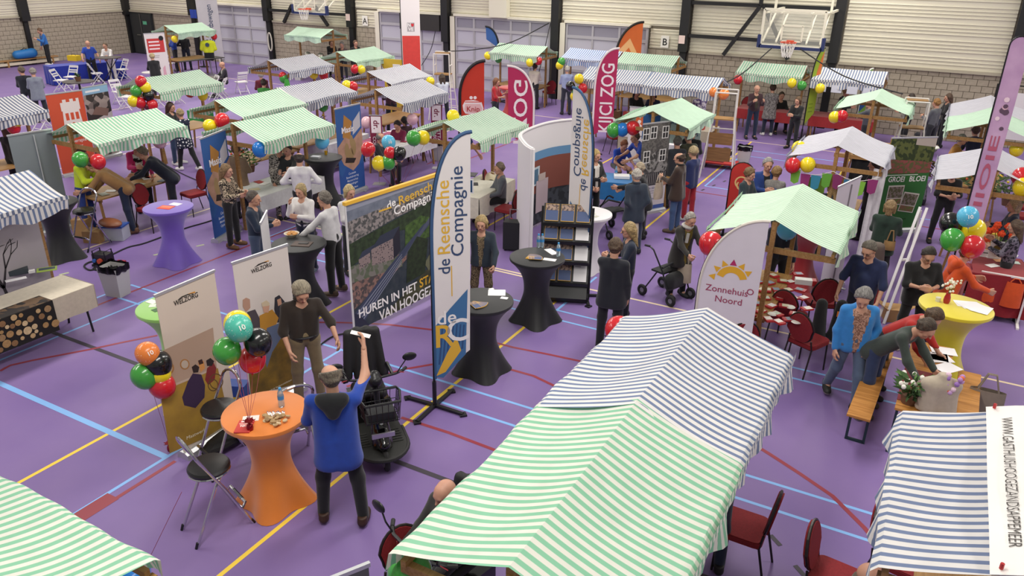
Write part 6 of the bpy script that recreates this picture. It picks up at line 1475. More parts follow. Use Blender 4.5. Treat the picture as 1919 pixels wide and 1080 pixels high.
# ================================================================ TABLES, CHAIRS AND WHAT LIES ON THEM
TP = {}
def stand(key, px, py, col, label, **kw):
    P = at(px, py, kw.get('h', 1.1)); P.z = 0; t, c = cover_table(P, col, label, **kw); TP[key] = c; return c
stand('purple', 315, 387, '#6a4fb0', 'standing table in a purple stretch cover near the cable box', rot=.9)
stand('orange', 497, 772, '#e07f2c', 'standing table in an orange stretch cover before the wheelchair scene banner', rot=.55)
stand('blackA', 903, 562, '#16171a', 'black covered standing table with fanned brochures behind the tall feather flag', rot=.75, sheen=.1)
stand('blackB', 1007, 481, '#16171a', 'black covered standing table with brochures and blue bottles by the brochure rack', rot=.55, sheen=.1)
stand('blackC', 560, 455, '#141518', 'black covered standing table with a snack bowl and clipboard', rot=.8, sheen=.1)
stand('blackD', 605, 294, '#17181b', 'black covered standing table with a paper stack under the coin print banner', rot=.3, sheen=.1)
stand('green', 320, 573, '#8fc860', 'green covered standing table half hidden by the wheelchair scene banner', rot=.6)
stand('yellow', 1792, 573, '#dccb22', 'standing table in a yellow stretch cover with papers and a vase', rot=.7, r=.46)
stand('white', 1103, 399, '#d9d5d8', 'white covered standing table beside the brochure rack', rot=.5)
stand('redG', 958, 163, '#b3201f', 'red covered standing table next to the person in a red polo', rot=.3)
stand('redF', 1512, 425, '#9c1c20', 'red covered standing table behind the pale green stall', rot=.5)
stand('blackE', 96, 378, '#101113', 'black covered standing table beside the grey panel back', rot=.5, sheen=.1)
on = lambda key, px, py, dz=0.0: at(px, py, TP[key].z+.001+dz)
# orange table
p = on('orange', 458, 801); bk = flyer(p, .15, .21, '#c8413c', 'red booklet on the orange table', rz=.55, th=.012, name='booklet', cat='booklet')
text('10', .05, '#f3e6e2', bk, Matrix.Translation((-.02, .0, .0135)), .01); MB().box((-.0, .08, .0125), (.1, .02, .001)).build('title_strip', mat('#f3e6e2', .6), bk)
for i in range(3): MB().box((-.01, .045-i*.022, .0125), (.1-.02*i, .01, .001)).build('print_line', mat('#f0c9c0', .6), bk)
flyer(on('orange', 470, 785), .16, .1, '#ece4dd', 'white folded leaflet behind the red booklet', rz=.7)
wt = thing('balloon_weight', 'shiny red foil balloon weight on the orange table', 'weight', tuple(on('orange', 469, 806)))
MB().lathe([(.03, 0), (.035, .03), (.03, .06), (.012, .075), (.02, .09), (.045, .11)], 10).build('weight_body', mat('#8c1626', .2, .6), wt, True)
for k in range(7): MB().bar((0, 0, .085), (.06*math.cos(k*.9), .06*math.sin(k*.9), .11), .012, .003).build('foil_frill', mat('#a11a2c', .2, .6), wt)
bottle(on('orange', 528, 762), 'water bottle standing on the orange table')
rr = random.Random(4)
for i in range(34):
    c = on('orange', 511+rr.gauss(0, 13), 790+rr.gauss(0, 5)); lay = 0 if i < 16 else .018
    ck = MB().lathe([(.001, 0), (.022, 0), (.026, .006), (.024, .014), (.001, .016)], 12, cap=False).build('wrapped_cookie', mat(rr.choice(['#b99a70', '#a88a60', '#c9b08a', '#8f7350']), .5), None, True)
    ck.location = c+Vector((0, 0, lay)); ck.rotation_euler = (rr.uniform(-.4, .4), rr.uniform(-.4, .4), rr.uniform(0, 6)); tag(ck, 'small wrapped round cookie in the heap on the orange table', 'cookie', 'wrapped cookies heaped on the orange table')
for i in range(11):
    c = on('orange', 503+i*3.0, 777-i*.1+(i % 3)); pk = thing('sugar_stick', 'white paper stick with purple end on the orange table', 'paper stick', tuple(c+Vector((0, 0, .004+.002*(i % 2)))), .9+rr.uniform(-.15, .15), 'paper sticks fanned on the orange table')
    MB().box((0, 0, .003), (.012, .075, .006)).build('wrapper', PAPER, pk); MB().box((0, .041, .003), (.012, .012, .0062)).build('wrapper_end', mat('#3a2466', .6), pk)
# brochure fans on black A and B
def fan(key, px, py, n, rz0, drz, col, where, grp):
    c = on(key, px, py)
    for i in range(n):
        a = rz0+drz*i; p = c+Vector((math.cos(a)*.11, math.sin(a)*.11, .002*i))
        o = MB().box((0, 0, .002), (.21, .105, .004)).build('brochure', mat('#d3a544', .5)); o.location = p; o.rotation_euler = (0, 0, a); tag(o, 'blue and gold brochure in the fan '+where, 'brochure', grp)
        MB().box((.0, 0, .0045), (.2, .095, .0008)).build('cover_print', mat('#3f517c', .5), o); MB().box((-.055, .0, .0052), (.08, .09, .0008)).build('cover_photo', mat('#a58c7c', .6, 0, 'voronoi', 60, col2='#6d5c58'), o)
fan('blackA', 884, 568, 8, .35, -.13, None, 'on the black table behind the feather flag', 'brochures fanned on the first black table')
fan('blackB', 990, 486, 12, 1.7, -.12, None, 'on the black table by the rack', 'brochures fanned on the second black table')
flyer(on('blackA', 931, 549), .24, .2, '#efeeec', 'white paper sheets on the black table behind the feather flag', rz=.5); flyer(on('blackA', 945, 559), .1, .07, '#e6e4e2', 'small white card on the black table behind the feather flag', rz=.2); flyer(on('blackA', 921, 542), .07, .05, '#e6e4e2', 'white sticker beside the white paper sheets', rz=.9)
flyer(on('blackB', 1033, 472), .26, .12, '#efeeec', 'long white paper on the black table by the rack', rz=-.6); flyer(on('blackB', 1030, 487), .2, .1, '#e6e4e2', 'white cut-out card beside the brochures at the rack', rz=.2)
bottle(on('blackB', 1009, 463), 'blue labelled bottle on the black table, one of a pair', 'bottle pair on the second black table'); bottle(on('blackB', 1016, 463), 'blue labelled bottle on the black table, one of a pair', 'bottle pair on the second black table'); bottle(on('blackB', 1046, 480), 'lone blue labelled bottle in front of the brochure rack')
# black C
bw = thing('snack_bowl', 'cream bowl of snacks on the black table', 'bowl', tuple(on('blackC', 547, 444)))
MB().lathe([(.06, 0), (.11, .05), (.125, .065), (.115, .062), (.1, .04), (.001, .035)], 20, cap=False).build('bowl_body', mat('#cfc4b0', .5), bw, True)
for k in range(12): MB().sphere((rr.uniform(-.07, .07), rr.uniform(-.07, .07), .06), .028, 8, 6, (1.3, .8, .6)).build('snack', mat('#c08a4c', .7), bw)
cb = flyer(on('blackC', 566, 458), .3, .22, '#4b3b34', 'dark folder with a phone on the black table', rz=.4, th=.01, name='folder', cat='folder'); MB().box((.02, .02, .014), (.15, .075, .008)).build('phone_case', BLACKP, cb)
fl = flyer(on('blackD', 592, 296), .2, .14, '#b9bcc2', 'stack of grey flyers on the black table by the coin print banner', rz=.3, th=.04)
gl = MB().lathe([(.03, 0), (.035, .09), (.03, .09), (.027, .008), (.001, .008)], 12, cap=False).build('amber_glass', mat('#b98f1e', .2), None, True); gl.location = on('blackD', 611, 290); tag(gl, 'amber glass on the black table by the coin print banner', 'glass')
# purple, green, white, yellow tables
p = on('purple', 311, 389); flyer(p, .26, .2, '#cf4a34', 'orange red leaflet on the purple table', rz=.3, art='#e07a5c'); flyer(on('purple', 329, 383), .2, .14, '#e4dfe8', 'white sheet on the purple table', rz=.15)
for i in range(5): flyer(on('green', 285+i*6, 566+(i*7) % 17), .15, .1, ['#e8e6df', '#d6e2cf', '#3f6a3a', '#e8e2da', '#cfd8c6'][i], 'leaflet among those scattered on the green table', rz=i*.7, group='leaflets on the green table')
for i in range(6): flyer(on('white', 1092+i*5, 394+(i*5) % 13), .1, .07, ['#b5b89a', '#c9bfa8', '#8f9a6a', '#a8403c', '#d0cfc0', '#b8b8a8'][i], 'small card among those on the white covered table', rz=i*.9, group='cards on the white covered table')
for i in range(5): flyer(on('yellow', 1812+i*7, 570+i*2.5, .002*i), .3, .21, '#f0eef0', 'printed sheet in the pile on the yellow table', rz=.3+i*.25, group='printed sheets on the yellow table', th=.0015)
vs = thing('flower_vase', 'red and white vase of white blossom on the yellow table', 'vase', tuple(on('yellow', 1773, 568)))
MB().lathe([(.035, 0), (.045, .04), (.04, .09), (.028, .13), (.03, .15)], 14).build('vase_body', mat('#a3242a', .3), vs, True)
for k in range(34): MB().sphere((rr.gauss(0, .045), rr.gauss(0, .045), .2+rr.uniform(0, .14)), .016, 6, 5).build('blossom', mat(rr.choice(['#e9e4d2', '#dcd6b8', '#f0ece2']), .8), vs)
for k in range(6): MB().tube([(0, 0, .12), (rr.gauss(0, .03), rr.gauss(0, .03), .24)], .004, 4).build('stem', mat('#5d7a3c', .7), vs)
cdl = MB().lathe([(.03, 0), (.034, .06), (.03, .06), (.001, .05)], 12, cap=False).build('glass_cup', mat('#d9d6c8', .2), None, True); cdl.location = on('yellow', 1757, 565); tag(cdl, 'clear tealight cup on the yellow table', 'cup')
# red table with cloth, flowers, cards
rt = cloth_table((1.35, 14.3), .95, .95, .2, '#8f1420', 'round-draped red cloth table behind the yellow one', drop=.7, h=.8)
rtz = .8
for i, (px, py, c, a) in enumerate(((1862, 480, '#e9e4e0', .1), (1875, 489, '#e0a070', .4), (1895, 478, '#e8e6e4', -.2), (1898, 492, '#cfe0d4', .2), (1860, 498, '#efece8', .8))): flyer(at(px, py, rtz+.003), .2, .13, c, 'card among those on the red cloth table', rz=a, group='cards on the red cloth table')
fs_ = thing('photo_stand', 'white leaflet stand with a tree picture on the red cloth table', 'leaflet stand', tuple(at(1862, 485, rtz)), .2); MB().box((0, 0, .16), (.2, .012, .3)).build('panel', PAPER, fs_); shape(disc(0, .19, .055, 14), '#7a6a30', fs_, panelM(0, -.008, 0), .001); shape(rect(-.01, .08, .01, .15), '#5d4020', fs_, panelM(0, -.008, 0), .001); MB().box((0, .03, .01), (.2, .08, .02)).build('foot', PAPER, fs_)
ns = thing('name_sign', 'low white name sign on the red cloth table', 'sign', tuple(at(1846, 482, rtz)), .15); MB().box((0, 0, .07), (.28, .01, .12)).build('panel', PAPER, ns); shape(rect(-.1, .07, .11, .085), '#4a4844', ns, panelM(0, -.007, 0), .001); MB().box((0, .02, .006), (.28, .06, .012)).build('foot', PAPER, ns)
fp = thing('flower_pot', 'orange pompom flowers in a vase behind the leaflet stand', 'flowers', tuple(at(1866, 478, rtz)))
MB().lathe([(.05, 0), (.06, .08), (.045, .16), (.05, .18)], 12).build('vase_body', mat('#c9cfc6', .3), fp, True)
for px, py in ((1853, 433), (1864, 430), (1877, 438), (1851, 448), (1898, 442), (1896, 451), (1890, 425), (1870, 422)):
    q = near(px, py, fp.location)-Vector(fp.location); fl_ = MB()
    fl_.sphere(tuple(q), .055, 10, 7); rn = random.Random(px)
    for k in range(26):
        a, b = rn.uniform(0, 6.28), rn.uniform(-1, 1.5); d = Vector((math.cos(a)*math.cos(b), math.sin(a)*math.cos(b), math.sin(b))); fl_.sphere(tuple(q+d*.05), .018, 6, 4)
    fl_.build('blossom', mat('#d9481a', .7), fp, True); MB().tube([(0, 0, .15), tuple(q*.6+Vector((0, 0, .05))), tuple(q)], .006, 4).build('stem', mat('#5c8a3a', .7), fp)
# ---- cloth tables
cloth_table(tuple(at(900, 348, .76))[:2], 1.7, .85, PI/2+.05, '#d9d3c2', 'white cloth table where the person in grey sits', drop=.45)
wz = .765
wb = thing('fabric_heap', 'folded beige fabric bag heap on the white cloth table', 'fabric', tuple(at(920, 334, wz)), .3)
MB().grid(lambda u, v: (.34*(u-.5)*2*.62, .2*(v-.5)*2*.8, .1*max(0, math.sin(PI*u)*math.sin(PI*v))**.6+.015*math.sin(13*u+5*v)), 16, 12).build('fabric_fold', cloth('#cfc2a4'), wb, True)
MB().tube([(-.1, .02, .09), (0, .06, .13), (.12, .03, .1)], .012, 5).build('bag_strap', cloth('#dccfae'), wb, True)
lt = thing('laptop', 'open laptop on the white cloth table', 'laptop', tuple(at(884, 328, wz)), 1.9); MB().box((0, 0, .01), (.32, .22, .018)).build('base', mat('#3a3f48', .4), lt); MB().bar((0, .11, .02), (0, .17, .22), .32, .012).build('screen', mat('#23262c', .3), lt)
flyer(at(883, 345, wz), .3, .22, '#17181b', 'black folder at the edge of the white cloth table', rz=.6, name='folder', cat='folder')
cloth_table(tuple(at(1158, 334, .76))[:2], 1.2, .8, .25, '#2a78b8', 'blue cloth table of the royal blue volunteers', drop=.4)
flyer(at(1165, 333, .77), .35, .25, '#eceaea', 'white paper pile on the blue cloth table', rz=.4, th=.06); bottle(at(1154, 330, .77), 'water bottle on the blue cloth table')
cloth_table(tuple(at(158, 118, .76))[:2], 3.0, .8, 1.35, '#1c2f9a', 'long blue draped table at the left block wall', drop=.74)
for i in range(1):
    b_ = thing('yellow_case', 'yellow case on the long blue draped table', 'case', tuple(at(140, 114, .762)), .3); MB().box((0, 0, .12), (.45, .3, .22)).build('case_body', mat('#d9b81f', .5), b_); MB().tube([(-.1, 0, .23), (-.08, 0, .28), (.08, 0, .28), (.1, 0, .23)], .012, 5).build('handle', BLACKP, b_)
cloth_table(tuple(at(720, 262, .74))[:2], 1.7, .8, PI/2+.1, '#c75a86', 'pink cloth table between the college banner and the green stall', drop=.2)
for i in range(6): flyer(at(700+i*8, 258-i*3, .745), .22, .15, ['#e8e6e6', '#d9c9d0', '#efeeee', '#cfd6de', '#e9dfe2', '#e6e6ea'][i], 'paper among those on the pink cloth table', rz=i, group='papers on the pink cloth table')
cloth_table((-14.1, 15.9), 1.7, .8, PI/2, '#dfdfe2', 'white cloth table beyond the dark maroon banner', drop=.5)
cloth_table(tuple(at(1260, 265, .76))[:2], 1.2, .9, .1, '#d8d6d8', 'white table with crafts under the plain pale green stall', drop=.2)
for i in range(4): flyer(at(1245+i*9, 263-i*2, .765), .2, .16, ['#d0442c', '#3c4a66', '#e8e6e6', '#b7b2a4'][i], 'craft sheet on the white table under the plain green stall', rz=i*.8, group='craft sheets', th=.02)
# ---- items on stall boards
bz = .785
for i, (px, py) in enumerate([(1407, 590), (1425, 585), (1440, 600), (1415, 570), (1433, 560), (1428, 545), (1445, 575), (1456, 590), (1462, 560), (1455, 545), (1442, 532), (1470, 575), (1475, 545), (1480, 530), (1466, 528), (1450, 518), (1485, 560), (1490, 590), (1478, 600), (1500, 545), (1505, 560), (1510, 530), (1495, 515), (1412, 555), (1420, 530), (1438, 545), (1460, 605), (1512, 580)]):
    pk = thing('fundraising_pack', 'red and white packet on the table of the pale green stall', 'packet', tuple(at(px, py, bz)), rr.uniform(0, 3), 'red and white packets on the stall table')
    MB().box((0, 0, .012), (.16, .11, .024)).build('pack_body', mat('#b3262a', .5), pk); MB().box((.015, 0, .025), (.1, .095, .002)).build('pack_print', mat(rr.choice(['#d8d2b8', '#e8e4e0', '#c9d0c0', '#8f9aa8', '#efe9e2']), .6), pk)
for px, py in ((1460, 551), (1481, 577), (1448, 590), (1492, 605)):
    d_ = MB().lathe([(.001, 0), (.05, 0), (.07, .012), (.06, .022), (.03, .028), (.001, .028)], 18, cap=False).build('smoke_alarm', mat('#e6e2da', .4), None, True); d_.location = at(px, py, bz); tag(d_, 'round white alarm among the red packets', 'alarm', 'round white alarms on the stall table')
wb_ = thing('white_box', 'white product box with red ends at the edge of the red packet table', 'box', tuple(at(1508, 532, bz)), .25); MB().box((0, 0, .04), (.3, .12, .08)).build('box_body', WHITE, wb_); MB().box((.13, 0, .04), (.06, .124, .084)).build('red_end', mat('#b3262a', .5), wb_)
# craft items on other stall boards
for base, n, cols, lbl, grp in (((-14.70, 9.95), 9, ['#d9492e', '#e3e0dc', '#6f7a86', '#bfc4b4', '#c9a27a'], 'leaflet on the table of the stall where people lean over', 'leaflets on the leaning people table'),
                                ((-12.22, 11.75), 8, ['#e3e0dc', '#a83a34', '#5a7a4a', '#d8c9a4', '#d98a3c'], 'leaflet on the stall table between the coin print banners', 'leaflets between the coin banners'),
                                ((-12.42, 16.55), 8, ['#e9e6e2', '#7a9ab8', '#c9a23a', '#b7405a'], 'leaflet on the stall table with college banners', 'leaflets on the college table'),
                                ((-18.5, 19.0), 6, ['#c9a23a', '#a8342c', '#e3e0dc'], 'leaflet on the navy stall with the green dress', 'leaflets under the navy stall'),
                                ((-5.55, 17.65), 6, ['#e3e0dc', '#5a7a9a', '#c95a3a'], 'leaflet on the plain pale green stall table', 'leaflets on plain green stall'),
                                ((1.03, 15.9), 6, ['#6a8a3a', '#d9b83a', '#e3e0dc'], 'seed packet on the flower stall table', 'seed packets')):
    for i in range(n):
        flyer(Vector((base[0]+rr.uniform(-.38, .38), base[1]+rr.uniform(-.85, .85), .778)), .21, .15, cols[i % len(cols)], lbl, rz=rr.uniform(0, 3), group=grp, th=.008)
for i in range(10):
    x = -9.4+i*.38; y = 22.35+.1*(i % 3); o = box_((x, y, .78), (.22, .16, .12+.05*(i % 4)), ['#8f7a5a', '#c9b48a', '#6a4a34', '#a83a3a', '#d9d4c8', '#5d7a8a'][i % 6], 'craft box on the blue striped counters', group='craft boxes on the blue striped counters', name='craft_box')
# plants on the flower stalls
def plant(p, label, n=40, r=.25, h=.45, cols=('#3a5a2a', '#4f7434', '#2c4420'), flow=None, pot='#6a4a34', seed=1):
    t = thing('potted_plant', label, 'plant', tuple(p)); rn = random.Random(seed)
    MB().lathe([(.08, 0), (.11, .14), (.115, .16), (.1, .16), (.095, .13), (.001, .13)], 14, cap=False).build('pot', mat(pot, .7), t, True)
    mbs = {c: MB() for c in cols}
    for k in range(n):
        a = rn.uniform(0, 6.28); rad_ = r*rn.random()**.5; z = .16+h*rn.random(); c = Vector((rad_*math.cos(a), rad_*math.sin(a), z)); d = Vector((math.cos(a), math.sin(a), rn.uniform(-.2, .9))).normalized(); s_ = d.orthogonal().normalized(); L = rn.uniform(.07, .14)
        mb = mbs[rn.choice(cols)]; q = [c-d*L*.3, c+s_*L*.25+d*L*.2, c+d*L, c-s_*L*.25+d*L*.2]; mb.add(q, [(0, 1, 2, 3)])
    fo = MB(); i = 0
    for c, m_ in mbs.items(): fo.mat(i); fo.add(m_.v, m_.f); i += 1
    o = fo.build('foliage', [mat(c, .7) for c in cols], t); o['kind'] = 'stuff'
    MB().tube([(0, 0, .13), (0, 0, .16+h*.6)], .012, 5).build('stem', mat('#4f5a30', .8), t)
    if flow:
        for k in range(12): MB().sphere((rn.gauss(0, r*.5), rn.gauss(0, r*.5), .2+h*rn.uniform(.4, 1)), .028, 7, 5).build('blossom', mat(rn.choice(flow), .7), t)
    return t
for i, (px, py, z, r, h, fl_) in enumerate(((1885, 385, .78, .35, .6, None), (1858, 372, .78, .2, .3, ['#d9c23a', '#e0a83a']), (1820, 365, .78, .22, .3, ['#d9c23a', '#c9582c']), (1762, 350, .5, .28, .4, None), (1905, 390, .78, .25, .4, ['#d9682c']))):
    plant(at(px, py, z), ['tall leafy pot plant on the flower stall', 'yellow flowering plant behind the lilac flag', 'yellow and rust flowering plant on the flower stall', 'dry brown shrub at the corner of the flower stall', 'orange flowering plant at the edge of the flower stall'][i], 70, r, h, ('#3a4a26', '#53662e', '#2a3a1c') if i != 3 else ('#5a4a2e', '#6d5a38', '#3c3420'), fl_, seed=i)
for i, (px, py) in enumerate(((452, 318), (470, 322), (535, 245), (598, 258), (1702, 760))): plant(at(px, py, .78 if i < 4 else .7), ['green shrub with orange flowers behind the zebra blouse', 'leafy plant in front of the patterned suit', 'yellow flowering plant under the green canopy', 'yellow and green plant beside the light blue balloon', 'white flowering plant on the bench table'][i], 60, .22 if i < 4 else .14, .4 if i < 4 else .2, flow=[['#c9582c'], None, ['#d9a83a'], ['#d9b83a'], ['#efeae0']][i], seed=20+i)
for i, (px, py) in enumerate(((1752, 335), (1765, 345))): pass
# ---- chairs
RL = 'red padded banquet chair '
for i, (px, py, rel, w_) in enumerate(((760, 302, 250, 'with its back to the green stall post, first of three'), (785, 300, 250, 'with its back to the green stall post, second of three'), (805, 290, 245, 'with its back to the green stall post, third of three'), (368, 400, 300, 'behind the purple table'), (290, 430, 40, 'tucked at the bending people table'), (930, 395, 80, 'under the person in grey'),
                                       (985, 395, 250, 'beside the white curved wall'), (1152, 285, 120, 'under the red haired volunteer'), (1028, 195, 200, 'by the sectional doors'), (1372, 700, 200, 'below the blue canopy'), (1525, 612, 200, 'at the end of the red packet table'), (1470, 640, 160, 'in front of the red packet table'), (1395, 235, 0, 'at the red table near the umpire chair'), (1505, 690, 150, 'carrying the black coat'), (950, 430, 240, 'with a pink bag beside the grey shirt'))):
    chair('red', (px, py), rel, RL+w_)
chair('red', at(1392, 985, .47), 262, RL+'at the corner of the green canopy'); chair('red', at(1568, 1085, .47), 84, RL+'between the green and the web banner stalls'); chair('red', at(1690, 1045, .47), 84, RL+'under the web banner stall eave'); chair('red', at(1440, 1120, .8), 290, RL+'half out of view below the web banner stall'); chair('red', at(775, 1085, .6), 20, RL+'under the near gable of the green canopy')
for i in range(3): chair('red', Vector((2.1+.1*i, 19.0+i*.8, 0)), 100, RL+'beside the grey white stall', group='red chairs by the grey white stall')
chair('bar', (410, 985), 70, 'chrome bar chair with black seat standing free before the orange table', yaw=rad(-18)); chair('bar', (428, 868), 80, 'chrome bar chair with black seat before the wheelchair scene banner', yaw=rad(165)); chair('bar', (560, 868), 280, 'chrome bar chair with black seat behind the orange table', yaw=rad(60))
chair('bar', (172, 462), 20, 'chrome bar chair with grey seat beside the cardboard boxes', yaw=rad(190)); chair('bar', (92, 475), 30, 'chrome bar chair behind the post of the log print stall', yaw=rad(200))
for i, (px, py, rel) in enumerate(((118, 172, 60), (138, 165, 320), (232, 150, 300), (228, 195, 30), (240, 205, 60), (330, 195, 300), (305, 205, 250), (400, 185, 290), (412, 180, 300), (455, 175, 200), (300, 140, 180), (320, 138, 160), (82, 245, 120), (315, 190, 330), (415, 190, 250), (185, 158, 100))): chair('white', (px, py), rel, 'white folding chair at the small tables before the block wall', group='white folding chairs')
# small round cafe tables, cross-legged table
def cafe(px, py, label, h=.75, r=.4, cross=False, col='#4a4442'):
    P = at(px, py, h); t = thing('cafe_table', label, 'table', (P.x, P.y, 0), .4)
    MB().lathe([(.001, h-.03), (r, h-.03), (r, h), (.001, h)], 28, cap=False).build('table_top', mat(col, .5), t)
    if cross:
        MB().bar((-.35, -.25, 0), (.3, .2, h-.03), .03).build('leg', DARKMETAL, t); MB().bar((.35, -.25, 0), (-.3, .2, h-.03), .03).build('leg', DARKMETAL, t); MB().bar((-.35, .25, 0), (.3, -.2, h-.03), .03).build('leg', DARKMETAL, t)
    else: MB().cyl((0, 0, 0), (0, 0, h-.03), .04).build('column', DARKMETAL, t); MB().lathe([(.25, 0), (.25, .02), (.04, .05)], 20).build('base', DARKMETAL, t)
    return t, Vector((P.x, P.y, h))
_, c = cafe(147, 152, 'small round dark table with a plant among the white chairs', r=.55); plant(c, 'small green plant on the round dark table', 24, .06, .14, seed=9)
cafe(203, 107, 'tall cross-legged table where the person in white leans', 1.1, .5, True); cafe(398, 145, 'small table of the bald seated person', .75, .45); cafe(283, 135, 'small white topped table before the black coat', .75, .35, col='#cfcac8')
t_ = cloth_table(tuple(at(372, 110, .76))[:2], 2.2, .7, 1.4, '#3a3634', 'trestle table with papers under the stall by the double door', drop=0)
# ---- bench set at the right
def bench(p, rz, label, L=2.0, w=.26, h=.48, name='bench'):
    t = thing(name, label, 'bench' if h < .6 else 'table', (p[0], p[1], 0), rz)
    MB().box((0, 0, h-.015), (w, L, .03)).build('board', wood('#c98f4a', '#9a6428', 30), t)
    for y in (-L/2+.25, L/2-.25):
        f = MB()
        for x in (-w/2+.03, w/2-.03): f.bar((x, y, 0), (x, y, h-.03), .03, .03)
        f.bar((-w/2+.03, y, .015), (w/2-.03, y, .015), .03, .03); f.bar((-w/2+.03, y, h-.05), (w/2-.03, y, h-.05), .03, .03); f.build('leg_frame', mat('#1d3038', .5), t)
    return t
b0, b1 = at(1605, 795, .48), at(1655, 660, .48); m_ = (b0+b1)/2; bench((m_.x, m_.y+.12), math.atan2((b1-b0).y, (b1-b0).x)-PI/2, 'wooden folding bench beside the leaning person in jeans', L=2.0)
b0 = at(1812, 760, .48); bench((b0.x, b0.y), -.03, 'wooden folding bench behind the mannequin bust', L=1.9)
bt = at(1735, 715, .74); bench((bt.x, bt.y+.15), -.03, 'folding wooden table between the two benches, covered with papers', L=2.0, w=.5, h=.74, name='folding_table')
MB().box((0, -.35, .744), (.5, .9, .006)).build('runner', cloth('#7d1722'), bpy.data.objects['folding_table'])
tz = .75
for i, (px, py, a) in enumerate(((1768, 658, .2), (1760, 672, .5), (1752, 668, .1), (1775, 690, .9))): flyer(at(px, py, tz), .3, .22, '#efedf0', 'large printed sheet on the folding table', rz=a, group='large sheets on the folding table')
mb_ = thing('mannequin_bust', 'cream linen mannequin bust with a flower garland on the folding table', 'mannequin', tuple(at(1752, 768, tz)), .3)
V, Q = blob([((-.1, 0, .0), (-.08, 0, .3), .12, .1), ((.1, 0, .0), (.08, 0, .3), .12, .1), ((-.15, 0, .33), (.15, 0, .33), .06, .06), ((0, 0, .36), (0, 0, .45), .06, .055)], .02, .025, [((0, 0, .0), (0, 0, -1)), ((0, 0, .47), (0, 0, 1))])
child('torso', np_mesh('torso', V, Q, [cloth('#b8ab98')]), mb_, Matrix())
for k in range(18): a = k/18*2*PI; MB().sphere((.1+.07*math.cos(a), .06*math.sin(a)-.04, .38+.09*math.cos(a*2.3)), .03, 7, 5).build('garland_flower', mat(['#b58ac2', '#d9694a', '#cfa8d6', '#e6c7d8', '#9a72b8'][k % 5], .7), mb_)
mug = MB().lathe([(.03, 0), (.04, .09), (.036, .09), (.028, .01), (.001, .01)], 14, cap=False).build('mug', mat('#cfc8c0', .4), None, True); mug.location = at(1717, 722, tz); tag(mug, 'pale mug on the folding table beside the leaning sleeve', 'mug')
gt = tote(Vector(at(1862, 700, .75)), '#8f8274', 'beige cloth bag hanging behind the second bench', h=.5, w=.45)
# ---- bins, cable box, boxes under tables
bin_((222, 552), 'grey waste bin with a black liner near the log print table', rz=.2, s=1.15); bin_((1392, 310), 'grey waste bin with a black lid by the red trolley', rz=.1, s=1.1); bin_((822, 300), 'grey waste bin under the green striped stall', rz=.3); bin_((560, 150), 'grey waste bin behind the navy striped stall', rz=.3)
cbx = thing('power_box', 'black power distribution box with coiled cable and red plug', 'power box', tuple(at(196, 497)), .3)
MB().box((0, 0, .14), (.3, .2, .2)).build('box_body', BLACKP, cbx); MB().box((0, 0, .02), (.34, .24, .04)).build('base_frame', BLACK, cbx)
for x in (-.12, .12): MB().tube([(x, -.1, .04), (x, -.1, .3), (x, .1, .3), (x, .1, .04)], .012, 5).build('guard_bar', DARKMETAL, cbx)
MB().cyl((.02, -.1, .12), (.02, -.14, .12), .05, n=14).build('socket', mat('#b8492c', .5), cbx); MB().cyl((-.1, -.1, .12), (-.1, -.13, .12), .035, n=12).build('blue_socket', mat('#2f5fa8', .5), cbx)
cable([at(*q)+Vector((0, 0, .015)) for q in ((190, 500), (170, 508), (158, 500), (172, 492), (196, 495), (175, 505), (190, 508), (205, 503), (225, 492))], .016, CABM, 'coil of black cable beside the power box'); 
pl_ = MB().cyl((0, 0, .03), (.14, .05, .03), .032, n=10).build('plug', mat('#a8202a', .5), None, True); pl_.location = at(222, 493); tag(pl_, 'red power plug lying beside the black power box', 'plug')
cable([at(*q)+Vector((0, 0, .015)) for q in ((208, 480), (240, 465), (275, 456), (345, 430), (395, 415), (440, 395))], .014, CABM, 'black power cable running past the purple table')
cable([at(*q)+Vector((0, 0, .015)) for q in ((640, 400), (690, 383), (760, 365))], .012, CABM, 'black power cable behind the aerial banner')
cable([at(*q)+Vector((0, 0, .015)) for q in ((310, 310), (360, 335), (395, 340), (470, 300))], .012, CABM, 'black power cable at the feet of the polka dot blouse')
cable([at(*q)+Vector((0, 0, .015)) for q in ((598, 650), (625, 632), (660, 627), (690, 640))], .012, CABM, 'black cable loop under the corner of the aerial banner')
box_(at(158, 440), (.3, .25, .35), '#a98455', 'open topped cardboard box under the grey seated bar chair', .5); box_(at(180, 452), (.34, .28, .24), '#a07c50', 'low cardboard box under the grey seated bar chair', .4)
pb = thing('storage_crate', 'clear plastic storage crate with a blue lid under the stall table', 'crate', tuple(at(218, 447)), .5); MB().box((0, 0, .14), (.45, .32, .27)).build('crate_body', mat('#b5bac2', .3), pb); MB().box((0, 0, .285), (.47, .34, .03)).build('crate_lid', mat('#2a4f9a', .4), pb)
tb_ = MB().sphere((0, 0, .08), .24, 14, 8, (1.2, .7, .35)).build('leather_bag', mat('#7a4526', .5), None, True); tb_.location = at(208, 425, .3); tag(tb_, 'brown leather bag on the storage crate', 'bag')
box_(at(1672, 598), (.3, .3, .22), '#b08a5a', 'open cardboard box on the floor near the yellow table', .3, openlid=True)
